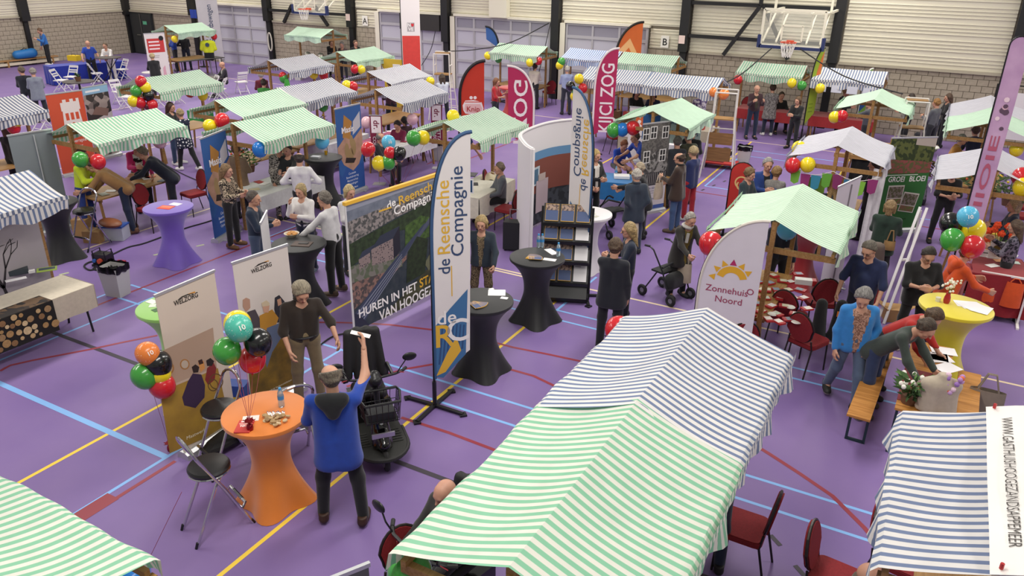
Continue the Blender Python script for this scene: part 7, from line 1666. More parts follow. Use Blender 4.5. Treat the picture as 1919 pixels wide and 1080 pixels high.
# ---- balloons
def ref_(i, j): return (i, j)
BA = at(318, 838, .05)
cluster([('orange', 276, 662, .125, None, 1), ('green', 270, 703), ('black', 296, 680), ('yellow', 298, 700, .12), ('red', 303, 722)], (-6.9, 4.5), 'tied to a foil weight on the floor before the wheelchair scene banner', anchor=BA)
w2 = thing('balloon_weight', 'shiny red foil balloon weight on the floor by the wheelchair scene banner', 'weight', (BA.x, BA.y, 0)); MB().lathe([(.03, 0), (.035, .03), (.03, .06), (.012, .075), (.02, .09), (.045, .11)], 10).build('weight_body', mat('#8c1626', .2, .6), w2, True)
for k in range(7): MB().bar((0, 0, .085), (.06*math.cos(k*.9), .06*math.sin(k*.9), .11), .012, .003).build('foil_frill', mat('#a11a2c', .2, .6), w2)
oa = Vector(wt.location)+Vector((0, 0, .1)); ro = (-5.7, 4.85)
cluster([('yellow', 445, 606, None, (-5.9, 5.1)), ('teal', 447, 614, .135, (-5.65, 4.75), 1), ('green', 425, 657), ('black', 483, 640), ('red', 473, 672, None, (-5.8, 5.0))], ro, 'tied to the foil weight on the orange table', anchor=oa)
cluster([('red', 1332, 455, .16), ('orange', 1397, 539, .135, (-2.3, 10.0), 1), ('green', 1368, 574, .15, (-2.35, 9.9)), ('yellow', 1333, 592, .15, (-2.4, 9.75)), ('black', 1374, 584, .145, (-2.25, 9.7)), ('red', 1382, 610, .14, (-2.3, 9.9))], (-2.35, 10.05), 'at the corner of the pale green stall by the sun flag')
cluster([('light blue', 1475, 428, .16)], (-1.6, 12.0), 'under the far ridge of the pale green stall')
cluster([('light blue', 1814, 405, .135, (.9, 11.7), 1), ('black', 1782, 418, .15), ('yellow', 1825, 430, .155, (.95, 12.0)), ('green', 1785, 448, .15, (.85, 11.6)), ('red', 1823, 461, .15, (.9, 11.6))], (.9, 12.0), 'bunched above the person in orange', anchor=Vector((1.0, 13.8, .82)))
cluster([('red', 1486, 309), ('yellow', 1514, 308), ('yellow', 1497, 277, None, (-2.35, 16.5))], (-2.35, 15.2), 'at the corner of the bunting stall')
cluster([('red', 183, 302), ('green', 150, 298)], (-13.8, 8.8), 'at the corner of the stall where people lean over')
cluster([('red', 264, 152), ('yellow', 272, 163), ('green', 255, 170), ('black', 278, 179), ('yellow', 250, 189), ('red', 262, 192), ('red', 285, 196), ('maroon', 277, 199, .1)], (-17.8, 13.3), 'bunched at the corner post of the stall near the white chairs')
cluster([('yellow', 380, 178), ('red', 355, 172)], (-17.8, 15.3), 'under the far corner of the stall near the white chairs')
cluster([('pink', 298, 264)], (-13.8, 10.9), 'under the far eave of the stall where people lean over')
cluster([('yellow', 393, 236, .15), ('red', 416, 225, .16)], (-13.6, 12.3), 'at the near corner of the paired green stalls')
cluster([('blue', 487, 279, .15), ('light blue', 604, 265, .15, (-11.4, 12.6)), ('pink', 608, 252, .14, (-11.5, 12.9))], (-11.4, 10.9), 'hanging from the eave of the stall between the coin banners')
cluster([('green', 605, 198), ('red', 610, 190, .12)], (-13.6, 15.6), 'under the navy eave behind the paired green stall')
cluster([('light blue', 728, 266, .14, (-9.6, 12.2), 1), ('green', 775, 258, .15, (-9.4, 12.6)), ('yellow', 793, 257, .14, (-9.4, 12.7)), ('red', 690, 279, .14), ('black', 748, 287, .14), ('red', 731, 286, .12), ('yellow', 710, 305, .14), ('green', 727, 304, .14)], (-9.4, 11.9), 'floating between the pink table and the aerial banner', anchor=Vector((-9.6, 12.6, .78)))
cluster([('yellow', 849, 217)], (-9.5, 14.4), 'at the far ridge of the green stall by the Knip flag')
cluster([('pink', 687, 229, .14), ('pink', 773, 223, .14, (-11.6, 16.0))], (-11.9, 15.3), 'hanging beside the college banners')
cluster([('red', 665, 129), ('yellow', 677, 130), ('yellow', 723, 120, .15, (-17.4, 22.6)), ('green', 735, 118, .14, (-17.4, 22.8))], (-17.4, 20.9), 'under the eave of the pale green stall by the yellow board')
cluster([('green', 532, 146), ('red', 530, 142, .12), ('yellow', 587, 138, .15, (-17.7, 19.6)), ('red', 606, 140, .15, (-17.7, 19.9))], (-17.7, 18.2), 'under the navy eave with the green dress')
cluster([('yellow', 650, 160), ('red', 661, 162)], (-14.2, 16.6), 'behind the navy stall of the paired row'); cluster([('yellow', 806, 153)], (-13.7, 19.5), 'at the far eave of the navy stall by the tall banner')
cluster([('yellow', 914, 104), ('green', 934, 110), ('yellow', 993, 117, None, (-13.4, 25.9)), ('red', 1009, 114, None, (-13.3, 26.0))], (-15.1, 26.0), 'at the eave of the stall by the sectional doors')
cluster([('green', 1052, 115), ('yellow', 1049, 122)], (-11.9, 25.9), 'beside the sky blue stall')
cluster([('yellow', 1085, 147), ('black', 1069, 161), ('red', 1092, 165), ('green', 1080, 171), ('yellow', 1077, 180)], (-9.7, 21.5), 'bunched at the end of the blue striped counters')
cluster([('green', 1150, 243, .16), ('blue', 1166, 242, .15), ('red', 1186, 239, .16)], (-6.3, 16.7), 'at the corner of the plain pale green stall')
cluster([('orange', 1357, 176), ('orange', 1337, 172, .12)], (-5.6, 21.6), 'behind the white umpire chair'); cluster([('red', 1383, 149)], (-5.9, 25.9), 'at the left eave of the stall under the hoop'); cluster([('yellow', 1484, 155), ('green', 1503, 160)], (-4.1, 25.8), 'at the right eave of the stall under the hoop')
cluster([('yellow', 1537, 165)], (-3.4, 25.7), 'beside the narrow green and orange flag'); cluster([('yellow', 1564, 219), ('red', 1578, 217)], (-2.2, 21.0), 'at the corner of the stall by the wooden frame')
cluster([('red', 302, 71), ('yellow', 327, 73), ('yellow', 389, 63, None, (-29.6, 25.8)), ('red', 401, 68, None, (-29.6, 25.9))], (-29.9, 23.7), 'under the stall by the double door')
cluster([('green', 768, 1072, .15)], (-2.5, 3.1), 'under the near corner of the bold green canopy'); cluster([('blue', 240, 1080, .15)], (-4.1, 2.75), 'below the far eave of the left green canopy'); cluster([('red', 1160, 618, .15)], (-2.42, 7.0), 'at the far corner of the blue canopy')
cluster([('yellow', 1905, 280), ('red', 1915, 330, .15, (1.9, 15.3)), ('yellow', 1917, 350, .15, (1.9, 15.0))], (1.9, 19.8), 'at the right edge beside the flower stall'); cluster([('red', 25, 238), ('yellow', 27, 228)], (-17.8, 9.9), 'under the navy stall beside the castle banner')
# ================================================================ BIGGER SINGLE THINGS
def wheel(t, x, y, r, w, name='wheel'):
    wh = MB().tube([(x, y+(r-.03)*math.cos(a*PI/10), r+(r-.03)*math.sin(a*PI/10)) for a in range(20)], .032, 7, True).build(name, mat('#1a1a1b', .8), t, True)
    MB().cyl((x-w/2, y, r), (x+w/2, y, r), r*.62, n=16).build('rim', mat('#8f9093', .4, .5), wh)
def scooter(P, rz, label, basket=True):
    """mobility scooter, front at local +Y"""
    t = thing('mobility_scooter', label, 'mobility scooter', (P.x, P.y, 0), rz)
    dk = mat('#232422', .5); gl = mat('#0c0c0e', .15, 0, None, coat=.6)
    out = [(-.27, -.35), (.27, -.35), (.29, .0)]+[(.29*math.cos(a*PI/12), .28+.34*math.sin(a*PI/12)) for a in range(13)]+[(-.29, .0)]
    MB().prism(out, .17, .22, 'xy').build('foot_deck', dk, t)
    MB().tube([(x*1.04, y, .2) for x, y in out[2:]], .026, 7).build('bumper', mat('#1c1c1c', .6), t, True)
    for sx in (-1, 1): 
        for k in range(6): MB().box((sx*.19, .05+k*.05, .223), (.12, .015, .008)).build('tread_rib', mat('#2e2f2c', .7), t)
    wheel(t, 0, .5, .13, .07); 
    for sx in (-1, 1): wheel(t, sx*.26, -.5, .16, .08)
    V, Q = blob([((0, .3, .24), (0, .2, .62), .1, .06), ((-.06, .36, .26), (-.04, .22, .5), .06, .05), ((.06, .36, .26), (.04, .22, .5), .06, .05), ((0, .46, .3), (0, .36, .36), .07, .07)], .018, .02); child('front_fairing', np_mesh('front_fairing', V, Q, [gl]), t, Matrix())
    MB().box((0, .43, .42), (.26, .02, .055), ).build('badge_strip', mat('#b9b5c2', .3, .6), t); MB().cyl((0, .33, .52), (0, .35, .53), .022, n=12).build('logo_badge', mat('#c9c9cc', .3, .8), t)
    MB().tube([(0, .22, .55), (0, .1, .9)], .035, 8).build('tiller', BLACKP, t)
    V, Q = blob([((0, .1, .95), (0, .07, .99), .085, .07)], .018, .02); child('console', np_mesh('console', V, Q, [BLACKP]), t, Matrix())
    MB().tube([(-.34, -.02, .95), (-.25, .04, .96), (0, .07, .95), (.25, .04, .96), (.34, -.02, .95)], .016, 7).build('handlebar', BLACKP, t, True)
    for sx in (-1, 1):
        MB().tube([(sx*.34, -.02, .95), (sx*.4, -.08, .95)], .02, 7).build('grip', mat('#2a2a2a', .8), t); MB().tube([(sx*.3, .02, .96), (sx*.36, -.01, .93)], .006, 5).build('brake_lever', mat('#b5404a', .4), t)
        MB().tube([(sx*.27, .03, .96), (sx*.32, .06, 1.06), (sx*.37, .05, 1.12)], .008, 6).build('mirror_stalk', BLACKP, t)
        MB().sphere((sx*.42, .05, 1.16), .085, 14, 8, (1.0, .25, .62)).build('mirror', BLACKP, t, True)
    if basket:
        bk = MB(); 
        def rg(z, s_, r=.01): 
            pts = [(-.2*s_, .2), (.2*s_, .2), (.22*s_, .28), (.18*s_, .46*s_+.02), (-.18*s_, .46*s_+.02), (-.22*s_, .28)]; bk.tube([(x, y, z) for x, y in pts], r, 6, True)
        rg(.88, 1.08, .016); rg(.74, 1.0, .005); rg(.62, .95, .005)
        b = bk.build('basket_rings', BLACKP, t)
        for k in range(24):
            a = k/24; pts = [(-.21, .2), (.21, .2), (.2, .47), (-.2, .47)]; q = a*4; i = int(q) % 4; f = q-int(q); x = pts[i][0]+(pts[(i+1) % 4][0]-pts[i][0])*f; y = pts[i][1]+(pts[(i+1) % 4][1]-pts[i][1])*f
            MB().tube([(x*1.05, y, .88), (x*.93, y*.98, .6)], .004, 4).build('basket_wire', BLACKP, b)
        MB().prism([(-.19, .21), (.19, .21), (.18, .45), (-.18, .45)], .595, .605, 'xy').build('basket_floor', mat('#1a1a1b', .7), t); MB().box((0, .33, .66), (.3, .2, .1)).build('basket_liner', mat('#26272a', .7), t)
    MB().box((0, -.45, .33), (.46, .5, .22)).build('rear_body', gl, t)
    V, Q = blob([((-.14, -.5, .56), (-.14, -.25, .56), .06, .06), ((.14, -.5, .56), (.14, -.25, .56), .06, .06), ((0, -.45, .57), (0, -.28, .57), .06, .06)], .02, .03); child('seat_cushion', np_mesh('seat_cushion', V, Q, [mat('#171718', .6)]), t, Matrix())
    V, Q = blob([((-.22, -.56, .66), (-.17, -.66, 1.2), .05, .05), ((.22, -.56, .66), (.17, -.66, 1.2), .05, .05), ((-.07, -.57, .64), (-.06, -.67, 1.22), .055, .05), ((.07, -.57, .64), (.06, -.67, 1.22), .055, .05)], .02, .03); child('backrest', np_mesh('backrest', V, Q, [mat('#171718', .6)]), t, Matrix())
    for sx in (-1, 1): MB().tube([(sx*.26, -.55, .6), (sx*.27, -.56, .78), (sx*.27, -.25, .79)], .022, 7).build('armrest', BLACKP, t, True)
    MB().cyl((0, -.4, .42), (0, -.4, .52), .06, n=12).build('seat_post', BLACKP, t)
    return t
fr_, se_ = at(728, 890), at(690, 660, 1.14); dv = Vector((fr_.x-se_.x, fr_.y-se_.y, 0)); dn = dv.normalized(); ce = fr_-dn*.6
scooter(ce, math.atan2(dn.y, dn.x)-PI/2, 'black mobility scooter with front basket and mirrors beside the blue jacket')
b_ = PP['bald']; bp = Vector((b_['P'].x, b_['P'].y, 0)); yw = b_['rz']; scooter(bp+Vector((-math.sin(yw), math.cos(yw), 0))*.38, yw, 'black mobility scooter ridden by the bald person', basket=False)
# ---- brochure rack
def rack():
    c = at(1056, 558); t = thing('brochure_rack', 'black folding brochure rack of slanting shelves beside the black table', 'brochure rack', (c.x, c.y, 0), rad(22))
    for sx in (-1, 1): MB().bar((sx*.42, .0, 0), (sx*.42, .25, 1.55), .04, .05).build('side_rail', BLACKP, t)
    MB().box((0, .05, .06), (.84, .5, .1)).build('base_case', BLACKP, t)
    MB().bar((0, -.26, .1), (0, -.02, .34), .78, .02).build('lid_panel', mat('#2a2b2d', .6), t)
    for i, z in enumerate((.42, .78, 1.12, 1.42)):
        y = z*.155+.0; sh = MB(); sh.bar((0, y-.17, z-.12), (0, y+.05, z+.17), .8, .012, (0, 0, 1)); s_ = sh.build('shelf', mat('#1b1b1d', .5), t); MB().box((0, y-.18, z-.12), (.8, .03, .05)).build('lip', BLACKP, t)
        dirv = Vector((0, .22, .29)).normalized(); nrm = Vector((0, -.29, .22)).normalized()
        for k in range(3):
            x = -.26+.26*k; wht = (k == 2 and i < 3)
            M = Matrix((Vector((1, 0, 0)), dirv, nrm)).transposed().to_4x4(); M.translation = Vector((x, y-.055, z+.04))+nrm*.014
            br = MB().box((0, 0, .006), (.22, .3, .012)).build('brochure', mat('#d6d4d6', .4) if wht else mat('#d3a544', .5), t, M=M)
            if not wht: MB().box((0, -.05, .0125), (.21, .18, .001)).build('cover_print', mat('#3f517c', .5), br); MB().box((0, .09, .0125), (.21, .11, .001)).build('cover_photo', mat('#a58c7c', .6, 0, 'voronoi', 40, col2='#5a4a48'), br)
            else: MB().box((-.04, .11, .0125), (.1, .012, .001)).build('print_line', mat('#6a6a70', .6), br)
rack()
# ---- rollators
def rollator(P, rz, label, bag='#1c1d20'):
    t = thing('rollator', label, 'rollator', (P.x, P.y, 0), rz); fm = mat('#2a2b2e', .35, .5)
    for sx in (-1, 1):
        MB().tube([(sx*.27, .32, .1), (sx*.27, .12, .55), (sx*.26, -.12, .88), (sx*.26, -.2, .92)], .014, 7).build('side_frame', fm, t, True); MB().tube([(sx*.27, -.26, .1), (sx*.27, .0, .52)], .013, 7).build('rear_tube', fm, t)
        MB().tube([(sx*.26, -.2, .92), (sx*.26, -.31, .91)], .02, 8).build('grip', BLACKP, t)
        for y in (.34, -.28): wheel(t, sx*.27, y, .1, .03)
    MB().bar((-.26, .0, .52), (.26, .0, .52), .26, .03).build('seat', mat('#1b1c1e', .7), t); MB().tube([(-.26, .1, .62), (0, .16, .7), (.26, .1, .62)], .02, 7).build('back_strap', mat('#26272a', .8), t, True)
    V, Q = blob([((-.15, .2, .32), (.15, .2, .32), .1, .1), ((-.15, .2, .42), (.15, .2, .42), .1, .1)], .02, .02); child('carry_bag', np_mesh('carry_bag', V, Q, [cloth(bag)]), t, Matrix())
    return t
ol = PP['oldlady']; d_ = Vector((-math.sin(ol['rz']), math.cos(ol['rz']), 0)); rollator(at(1245, 555), ol['rz']+.25, 'dark rollator with a carry bag pushed by the grey haired person in a coat')
rollator(at(1145, 438), rad(60), 'black rollator with a shopping bag beside the white covered table')
tote(PP['brownj']['L']+Vector((0, 0, .04)), '#b9a894', 'beige cloth bag held by the person in the brown jacket', rz=PP['brownj']['rz'], handle=.16); tote(PP['navyback']['R']+Vector((0, 0, .02)), '#c9bda6', 'cream cloth bag hanging from the hand behind the navy rain jacket', h=.4, w=.2, rz=PP['navyback']['rz'], handle=.12)
tote(PP['redpants']['R']+Vector((0, 0, .08)), '#c4b9a6', 'pale cloth bag under the navy jacket of the red trousers', h=.3, w=.3, rz=PP['redpants']['rz'], handle=.08)
tote(at(1245, 555)+Vector((.28, .05, .9)), '#ad9f8c', 'beige cloth bag on the rollator of the grey haired person', h=.34, w=.28)
bp_ = thing('rucksack', 'black coat hung over the red chair back by the red packet table', 'coat', tuple(at(1540, 668, .0)), .4); V, Q = blob([((-.12, 0, .35), (-.14, 0, .85), .1, .08), ((.12, 0, .35), (.14, 0, .85), .1, .08)], .03, .03); child('coat_body', np_mesh('coat_body', V, Q, [cloth('#141416')]), bp_, Matrix()); MB().box((.08, -.11, .75), (.05, .01, .08)).build('badge', mat('#c9722c', .6), bp_); bp_.name = 'hung_coat'
pbg = tote(Vector((at(957, 408, .55))), '#b5204c', 'shiny pink gift bag beside the grey shirt person', h=.35, w=.3, handle=.1)
sc = thing('suitcase', 'black trolley case standing behind the pink gift bag', 'suitcase', tuple(at(962, 468)), .3); MB().box((0, 0, .32), (.38, .25, .56)).build('case_body', mat('#1d1e20', .6), sc); MB().tube([(-.1, .1, .6), (-.1, .1, .8), (.1, .1, .8), (.1, .1, .6)], .01, 5).build('pull_handle', STEEL, sc)
for sx in (-1, 1): MB().cyl((sx*.15-.02, -.08, .03), (sx*.15+.02, -.08, .03), .03, n=10).build('wheel', BLACKP, sc)
# ---- umpire chairs
def umpire(P, rz, label, h=1.55, wood_low=True, back=True):
    t = thing('umpire_chair', label, 'umpire chair', (P.x, P.y, 0), rz); m = mat('#dcd8d2', .4)
    for sx in (-1, 1):
        MB().tube([(sx*.42, -.5, 0), (sx*.28, -.18, h), (sx*.27, -.12, h+.75)], .022, 7).build('front_leg', m, t); MB().tube([(sx*.42, .5, 0), (sx*.28, .2, h), (sx*.27, .2, h+.7)], .022, 7).build('rear_leg', m, t)
        MB().tube([(sx*.28, -.18, h+.32), (sx*.28, .2, h+.32)], .018, 6).build('armrest', m, t)
    for k in range(1, 5): z = h*k/5; f = k/5; MB().tube([(-.42+.14*f, -.5+.32*f, z), (.42-.14*f, -.5+.32*f, z)], .018, 6).build('rung', m, t)
    MB().tube([(-.36, .35, h*.4), (.36, .35, h*.4)], .016, 6).build('rear_rung', m, t); MB().tube([(-.27, -.12, h+.75), (.27, -.12, h+.75)], .02, 6).build('top_bar', m, t); MB().tube([(-.27, .2, h+.7), (.27, .2, h+.7)], .02, 6).build('back_bar', m, t)
    MB().box((0, 0, h+.02), (.58, .42, .03)).build('seat_board', WD, t)
    if wood_low:
        MB().bar((0, .42, h*.32), (0, .38, h*.55), .6, .02, (0, 1, 0)).build('back_board', wood('#8a6238', '#6a4824'), t); MB().bar((0, .36, h*.6), (0, .32, h*.8), .6, .02, (0, 1, 0)).build('back_board', wood('#8a6238', '#6a4824'), t)
    if back: MB().box((0, .0, h+.72), (.5, .2, .025)).build('desk_board', WD, t)
    return t
umpire(Vector((-4.9, 20.5, 0)), rad(190), 'white umpire chair with wooden boards between the blue counters and the red tables', 1.5, back=False)
umpire(Vector((-15.3, 22.9, 0)), rad(200), 'white umpire chair with a wooden desk board behind the Knip flag', 1.5, False)
umpire(Vector((-.55, 22.9, 0)), rad(190), 'white umpire chair with a wooden desk board by the wooden clothes frame', 1.35, False)
# red trolley in front of the umpire chair
tr = thing('flat_trolley', 'flat red trolley with black wheels under the white umpire chair', 'trolley', tuple(at(1350, 303, .15)*1), .1); tr.location.z = 0
MB().box((0, 0, .14), (.95, .5, .04)).build('platform', mat('#b5302c', .5), tr); MB().box((-.15, 0, .165), (.5, .28, .02)).build('inlay', mat('#6a1c1c', .6), tr)
for x in (-.38, .38):
    for y in (-.18, .18): MB().cyl((x, y-.02, .06), (x, y+.02, .06), .055, n=12).build('wheel', BLACKP, tr)
for i in range(2): hb = MB().sphere((0, 0, .12), .17, 12, 8, (1.1, .7, .8)).build('black_bag', mat('#17181a', .6), None, True); hb.location = at(1338+i*22, 293, .16); tag(hb, 'black bag lying at the foot of the white umpire chair', 'bag', 'black bags on the red trolley')
# ---- wooden clothes frame beside the mint stall, easel at the flower stall
wf = thing('clothes_rack', 'tall wooden frame with cross rails under the pale green gable', 'wooden frame', (-1.35, 19.3, 0), .05)
for x in (-.55, -.28, .55): MB().bar((x, 0, 0), (x, 0, 1.72), .07, .05, (1, 0, 0)).build('upright', WDL, wf)
for z in (1.2, 1.55, .6): MB().bar((-.6, .0, z), (.6, .0, z), .04, .09).build('cross_rail', WDL, wf)
MB().sheet(lambda u, v: (-.2+.7*u, .06+.02*math.sin(u*20), 1.5-1.1*v), 16, 4, .01).build('dark_garment', cloth('#141416'), wf, True)
wrf = thing('gown_stand', 'silver black gown on a stand near the block wall', 'gown', tuple(at(1722, 262, .0))); wrf.location = (-.05, 20.5, 0)
V, Q = blob([((0, 0, .1), (0, 0, .9), .22, .1), ((0, 0, .9), (0, 0, 1.3), .1, .14), ((-.14, 0, 1.35), (.14, 0, 1.35), .06, .06)], .03, .03); child('gown', np_mesh('gown', V, Q, [mat('#2a2a2e', .5, 0, 'blotch', 8, 0, col2='#8d8d93')]), wrf, Matrix()); MB().lathe([(.001, 1.42), (.22, 1.4), (.24, 1.38), (.001, 1.36)], 18, cap=False).build('white_collar', WHITE, wrf, True); MB().cyl((0, 0, 1.4), (0, 0, 1.56), .02).build('neck_cap', CHROME, wrf)
ez = thing('easel', 'white folding easel leaning by the flower stall', 'easel', (-.02, 13.2, 0), .1)
for dx in (0, .1): MB().bar((-.2+dx, -.4, 0), (.12+dx, .5, 1.75), .04, .03).build('easel_leg', mat('#d5d2d4', .5), ez)
MB().bar((-.02, .1, .95), (.1, .12, .97), .04, .03).build('easel_bar', mat('#d5d2d4', .5), ez); MB().bar((.15, .55, .0), (.14, .5, 1.7), .03, .03).build('easel_leg', mat('#d5d2d4', .5), ez)
gb = thing('garment_bag', 'taupe quilted coat standing folded on a chair before the green roll-up', 'coat', (-.45, 13.6, 0), .2); V, Q = blob([((-.08, 0, .35), (-.05, 0, 1.0), .13, .08), ((.08, 0, .35), (.05, 0, 1.0), .13, .08)], .03, .03); child('coat_body', np_mesh('coat_body', V, Q, [mat('#6a5d54', .6, 0, 'noise', 4, .2)]), gb, Matrix()); gb.name = 'quilted_coat'
MB().box((0, 0, .2), (.36, .3, .4)).build('stool', mat('#8c1f26', .8), gb)
# ---- log print table at left, tree photo banner, basket
lt_ = Vector((-11.55, 5.25, 0))
t = thing('draped_table', 'table with a beige cloth and a printed log pile cloth under the blue stall', 'table', (-10.95, 5.35, 0), PI/2)
MB().box((0, 0, .75), (1.9, .75, .03)).build('table_top', cloth('#cfc4b0'), t)
MB().sheet(lambda u, v: (-.95+1.9*u, -.385-.01*v-.012*math.sin(u*30)*v, .765-.36*v), 30, 4, .004).build('cloth_drop', cloth('#bfb3a0'), t, True)
MB().sheet(lambda u, v: (.96+.012*math.sin(u*22)*v, -.38+.76*u, .765-.36*v), 16, 4, .004).build('cloth_end', cloth('#bfb3a0'), t, True)
lg = MB().sheet(lambda u, v: (-.95+1.25*u, -.41-.01*v, .77-.47*v), 12, 3, .004).build('log_cloth', mat('#120e0b', .8), t)
rn = random.Random(8)
pts = []
for k in range(400):
    x, z, r = rn.uniform(-.9, .26), rn.uniform(.34, .74), rn.uniform(.025, .075)
    if all(math.hypot(x-a, z-b) > r+c+.004 for a, b, c in pts): pts.append((x, z, r))
for x, z, r in pts: shape(disc(x, z, r, 14), mat(rn.choice(['#c9a878', '#b08a58', '#d8bd90', '#8f6a44', '#a5835a']), .8, 0, 'noise', 30, .3), lg, panelM(0, -.425, 0), .002, 'log_end_print')
MB().sheet(lambda u, v: (-.95+1.25*u, -.4+.3*v, .771), 6, 3, .003).build('log_cloth_top', mat('#5d4630', .8, 0, 'voronoi', 12, col2='#1c1410'), t)
for x in (-.85, .85): MB().tube([(x, -.3, .0), (x, -.25, .35), (x, -.1, .72)], .016, 6).build('leg', DARKMETAL, t); MB().tube([(x, .3, .0), (x, .25, .35), (x, .1, .72)], .016, 6).build('leg', DARKMETAL, t)
MB().box((0, 0, .7), (1.8, .6, .03)).build('under_frame', BLACK, t)
def wb_at(px, py): return at(px, py, .772)
bk_ = thing('wicker_basket', 'oval wicker basket of gourds and moss on the beige table', 'basket', tuple(wb_at(52, 492)), .9); MB().lathe([(.12, 0), (.2, .06), (.24, .1), (.225, .1), (.19, .06), (.001, .03)], 24, cap=False).build('basket_body', mat('#8a6234', .8, 0, 'noise', 40, .3), bk_, True, M=Matrix.Diagonal((1.15, .72, 1, 1)))
for k, (x, y, c) in enumerate(((-.1, 0, '#8f7a3a'), (.02, .03, '#c2b27a'), (.1, 0, '#6a7a2c'), (.14, .02, '#7a8a34'), (-.03, -.04, '#5a4a2a'), (.06, -.05, '#a89a5a'), (-.16, .02, '#7a6430'))): MB().sphere((x, y, .1), .055, 10, 7, (1.2, .9, .9)).build('gourd', mat(c, .6), bk_, True)
flyer(wb_at(88, 505), .28, .2, '#8aa23c', 'green landscape brochure on the beige table', rz=1.0, art='#2f3f4a'); flyer(wb_at(33, 512), .3, .2, '#3a4246', 'stack of dark brochures on the beige table', rz=1.1, th=.08); flyer(wb_at(30, 524), .28, .1, '#eceaea', 'white paper sheet beside the stack of dark brochures', rz=1.2); flyer(wb_at(60, 511), .09, .06, '#e6e4e0', 'stack of white cards on the beige table', rz=1.1, th=.04); flyer(wb_at(8, 501), .25, .18, '#e4e2e0', 'white form on the beige table', rz=1.0)
a, b = top_pair((-60, 430), (72, 395), 1.75); a = Vector((-11.9, 4.6, 0)); b = Vector((-11.9, 6.45, 0))
tb, w, h, M = rollup(a, b, 1.6, 'wide misty tree photo banner behind the beige table', mat('#a39ca0', .7, 0, 'noise', 2, .1), base=False, topbar=False)
MB().box((0, .05, .02), (w, .3, .04)).build('foot_plate', DARKMETAL, tb)
def branch(x, y, a, L, wd, dep):
    x2, y2 = x+L*math.cos(a), y+L*math.sin(a); n = (-math.sin(a)*wd/2, math.cos(a)*wd/2)
    shape([(x-n[0], y-n[1]), (x2-n[0]*.6, y2-n[1]*.6), (x2+n[0]*.6, y2+n[1]*.6), (x+n[0], y+n[1])], '#2a2528', tb, M @ Matrix.Translation((0, 0, .001+dep*.0002)), .0008, 'tree_print')
    if dep < 4:
        for k in range(2 if dep else 3): branch(x2, y2, a+rn.uniform(-.7, .7), L*rn.uniform(.55, .8), wd*.6, dep+1)
for x in (1.2, .75): branch(x, 0, PI/2+rn.uniform(-.15, .15), .55, .07, 0)
# ---- left wall bench and bags
lb = thing('gym_bench', 'long low wooden gym bench along the left block wall', 'bench', (XL+.35, 21.6, 0), PI/2); MB().box((0, 0, .3), (5, .28, .05)).build('seat_board', wood('#b58a5c', '#96703f'), lb); MB().box((0, -.1, .14), (5, .06, .12)).build('rail', mat('#cfc4ae', .5), lb)
for x in (-2.2, 0, 2.2): MB().box((x, 0, .14), (.08, .28, .28)).build('foot', WD, lb)
sb_ = thing('sports_bag', 'bright blue sports bag on the gym bench', 'bag', tuple(atx(48, 108, XL+.4)), 1.4); V, Q = blob([((-.35, 0, .0), (.35, 0, .05), .2, .22)], .04, .02); child('bag_body', np_mesh('bag_body', V, Q, [mat('#2272b5', .5)]), sb_, Matrix()); MB().tube([(-.2, 0, .18), (0, -.05, .3), (.2, 0, .2)], .02, 5).build('handle', BLACKP, sb_); sb_.location.z = .52
# ---- bunting on the whitish stall
def bunting():
    t = thing('bunting', 'string of green purple and blue pennants under the whitish stall gable', 'bunting', (-1.5, 15.22, 0)); 
    for k, (x0, x1) in enumerate(((-.75, 0), (0, .8))):
        P = [(x0+(x1-x0)*i/10, 0, 1.78-.12*math.sin(PI*i/10)) for i in range(11)]; MB().tube(P, .006, 4).build('cord', mat('#d8d4cc', .8), t)
        for i in range(4):
            x = x0+(x1-x0)*(i+.5)/4; z = 1.77-.12*math.sin(PI*(i+.5)/4); MB().prism([(x-.09, z), (x+.09, z), (x+.07, z-.24), (x, z-.28), (x-.07, z-.24)], -.003, .003).build('pennant', mat(['#6fa83a', '#8a2f6a', '#2f7f9a', '#5c9a34', '#7a2a5c', '#2f6a8c', '#79b03c', '#8a2f6a'][k*4+i], .8), t)
bunting()
p_ = thing('hanging_print', 'green printed panel hanging under the whitish stall', 'banner', (-1.85, 15.5, 0), .1); MB().box((0, 0, .9), (.45, .01, 1.3)).build('panel', mat('#7aa83a', .8, 0, 'noise', 5, .2), p_); MB().cyl((0, .01, 0), (0, .01, 1.6), .01).build('pole', STEEL, p_); MB().box((0, 0, .01), (.4, .25, .02)).build('foot', DARKMETAL, p_)
wk = thing('white_curtain', 'white cloth hanging down at the right post of the whitish stall', 'curtain', (-.72, 15.35, 0), .1); MB().sheet(lambda u, v: ((u-.5)*.22+.1*v*0, .02*math.sin(u*12), 1.9-1.75*v), 10, 6, .006).build('cloth', cloth('#d9d6da'), wk, True)
# paper sheets along the blue striped eave at the block wall
for i in range(4): 
    s_ = flyer(Vector((-3.35+i*.45, 25.95, 1.62)), .3, .004, '#d5d8e2', 'picture sheet hanging from the blue striped eave at the block wall', group='picture sheets under the eave', th=.22); s_.name = 'picture_sheet'
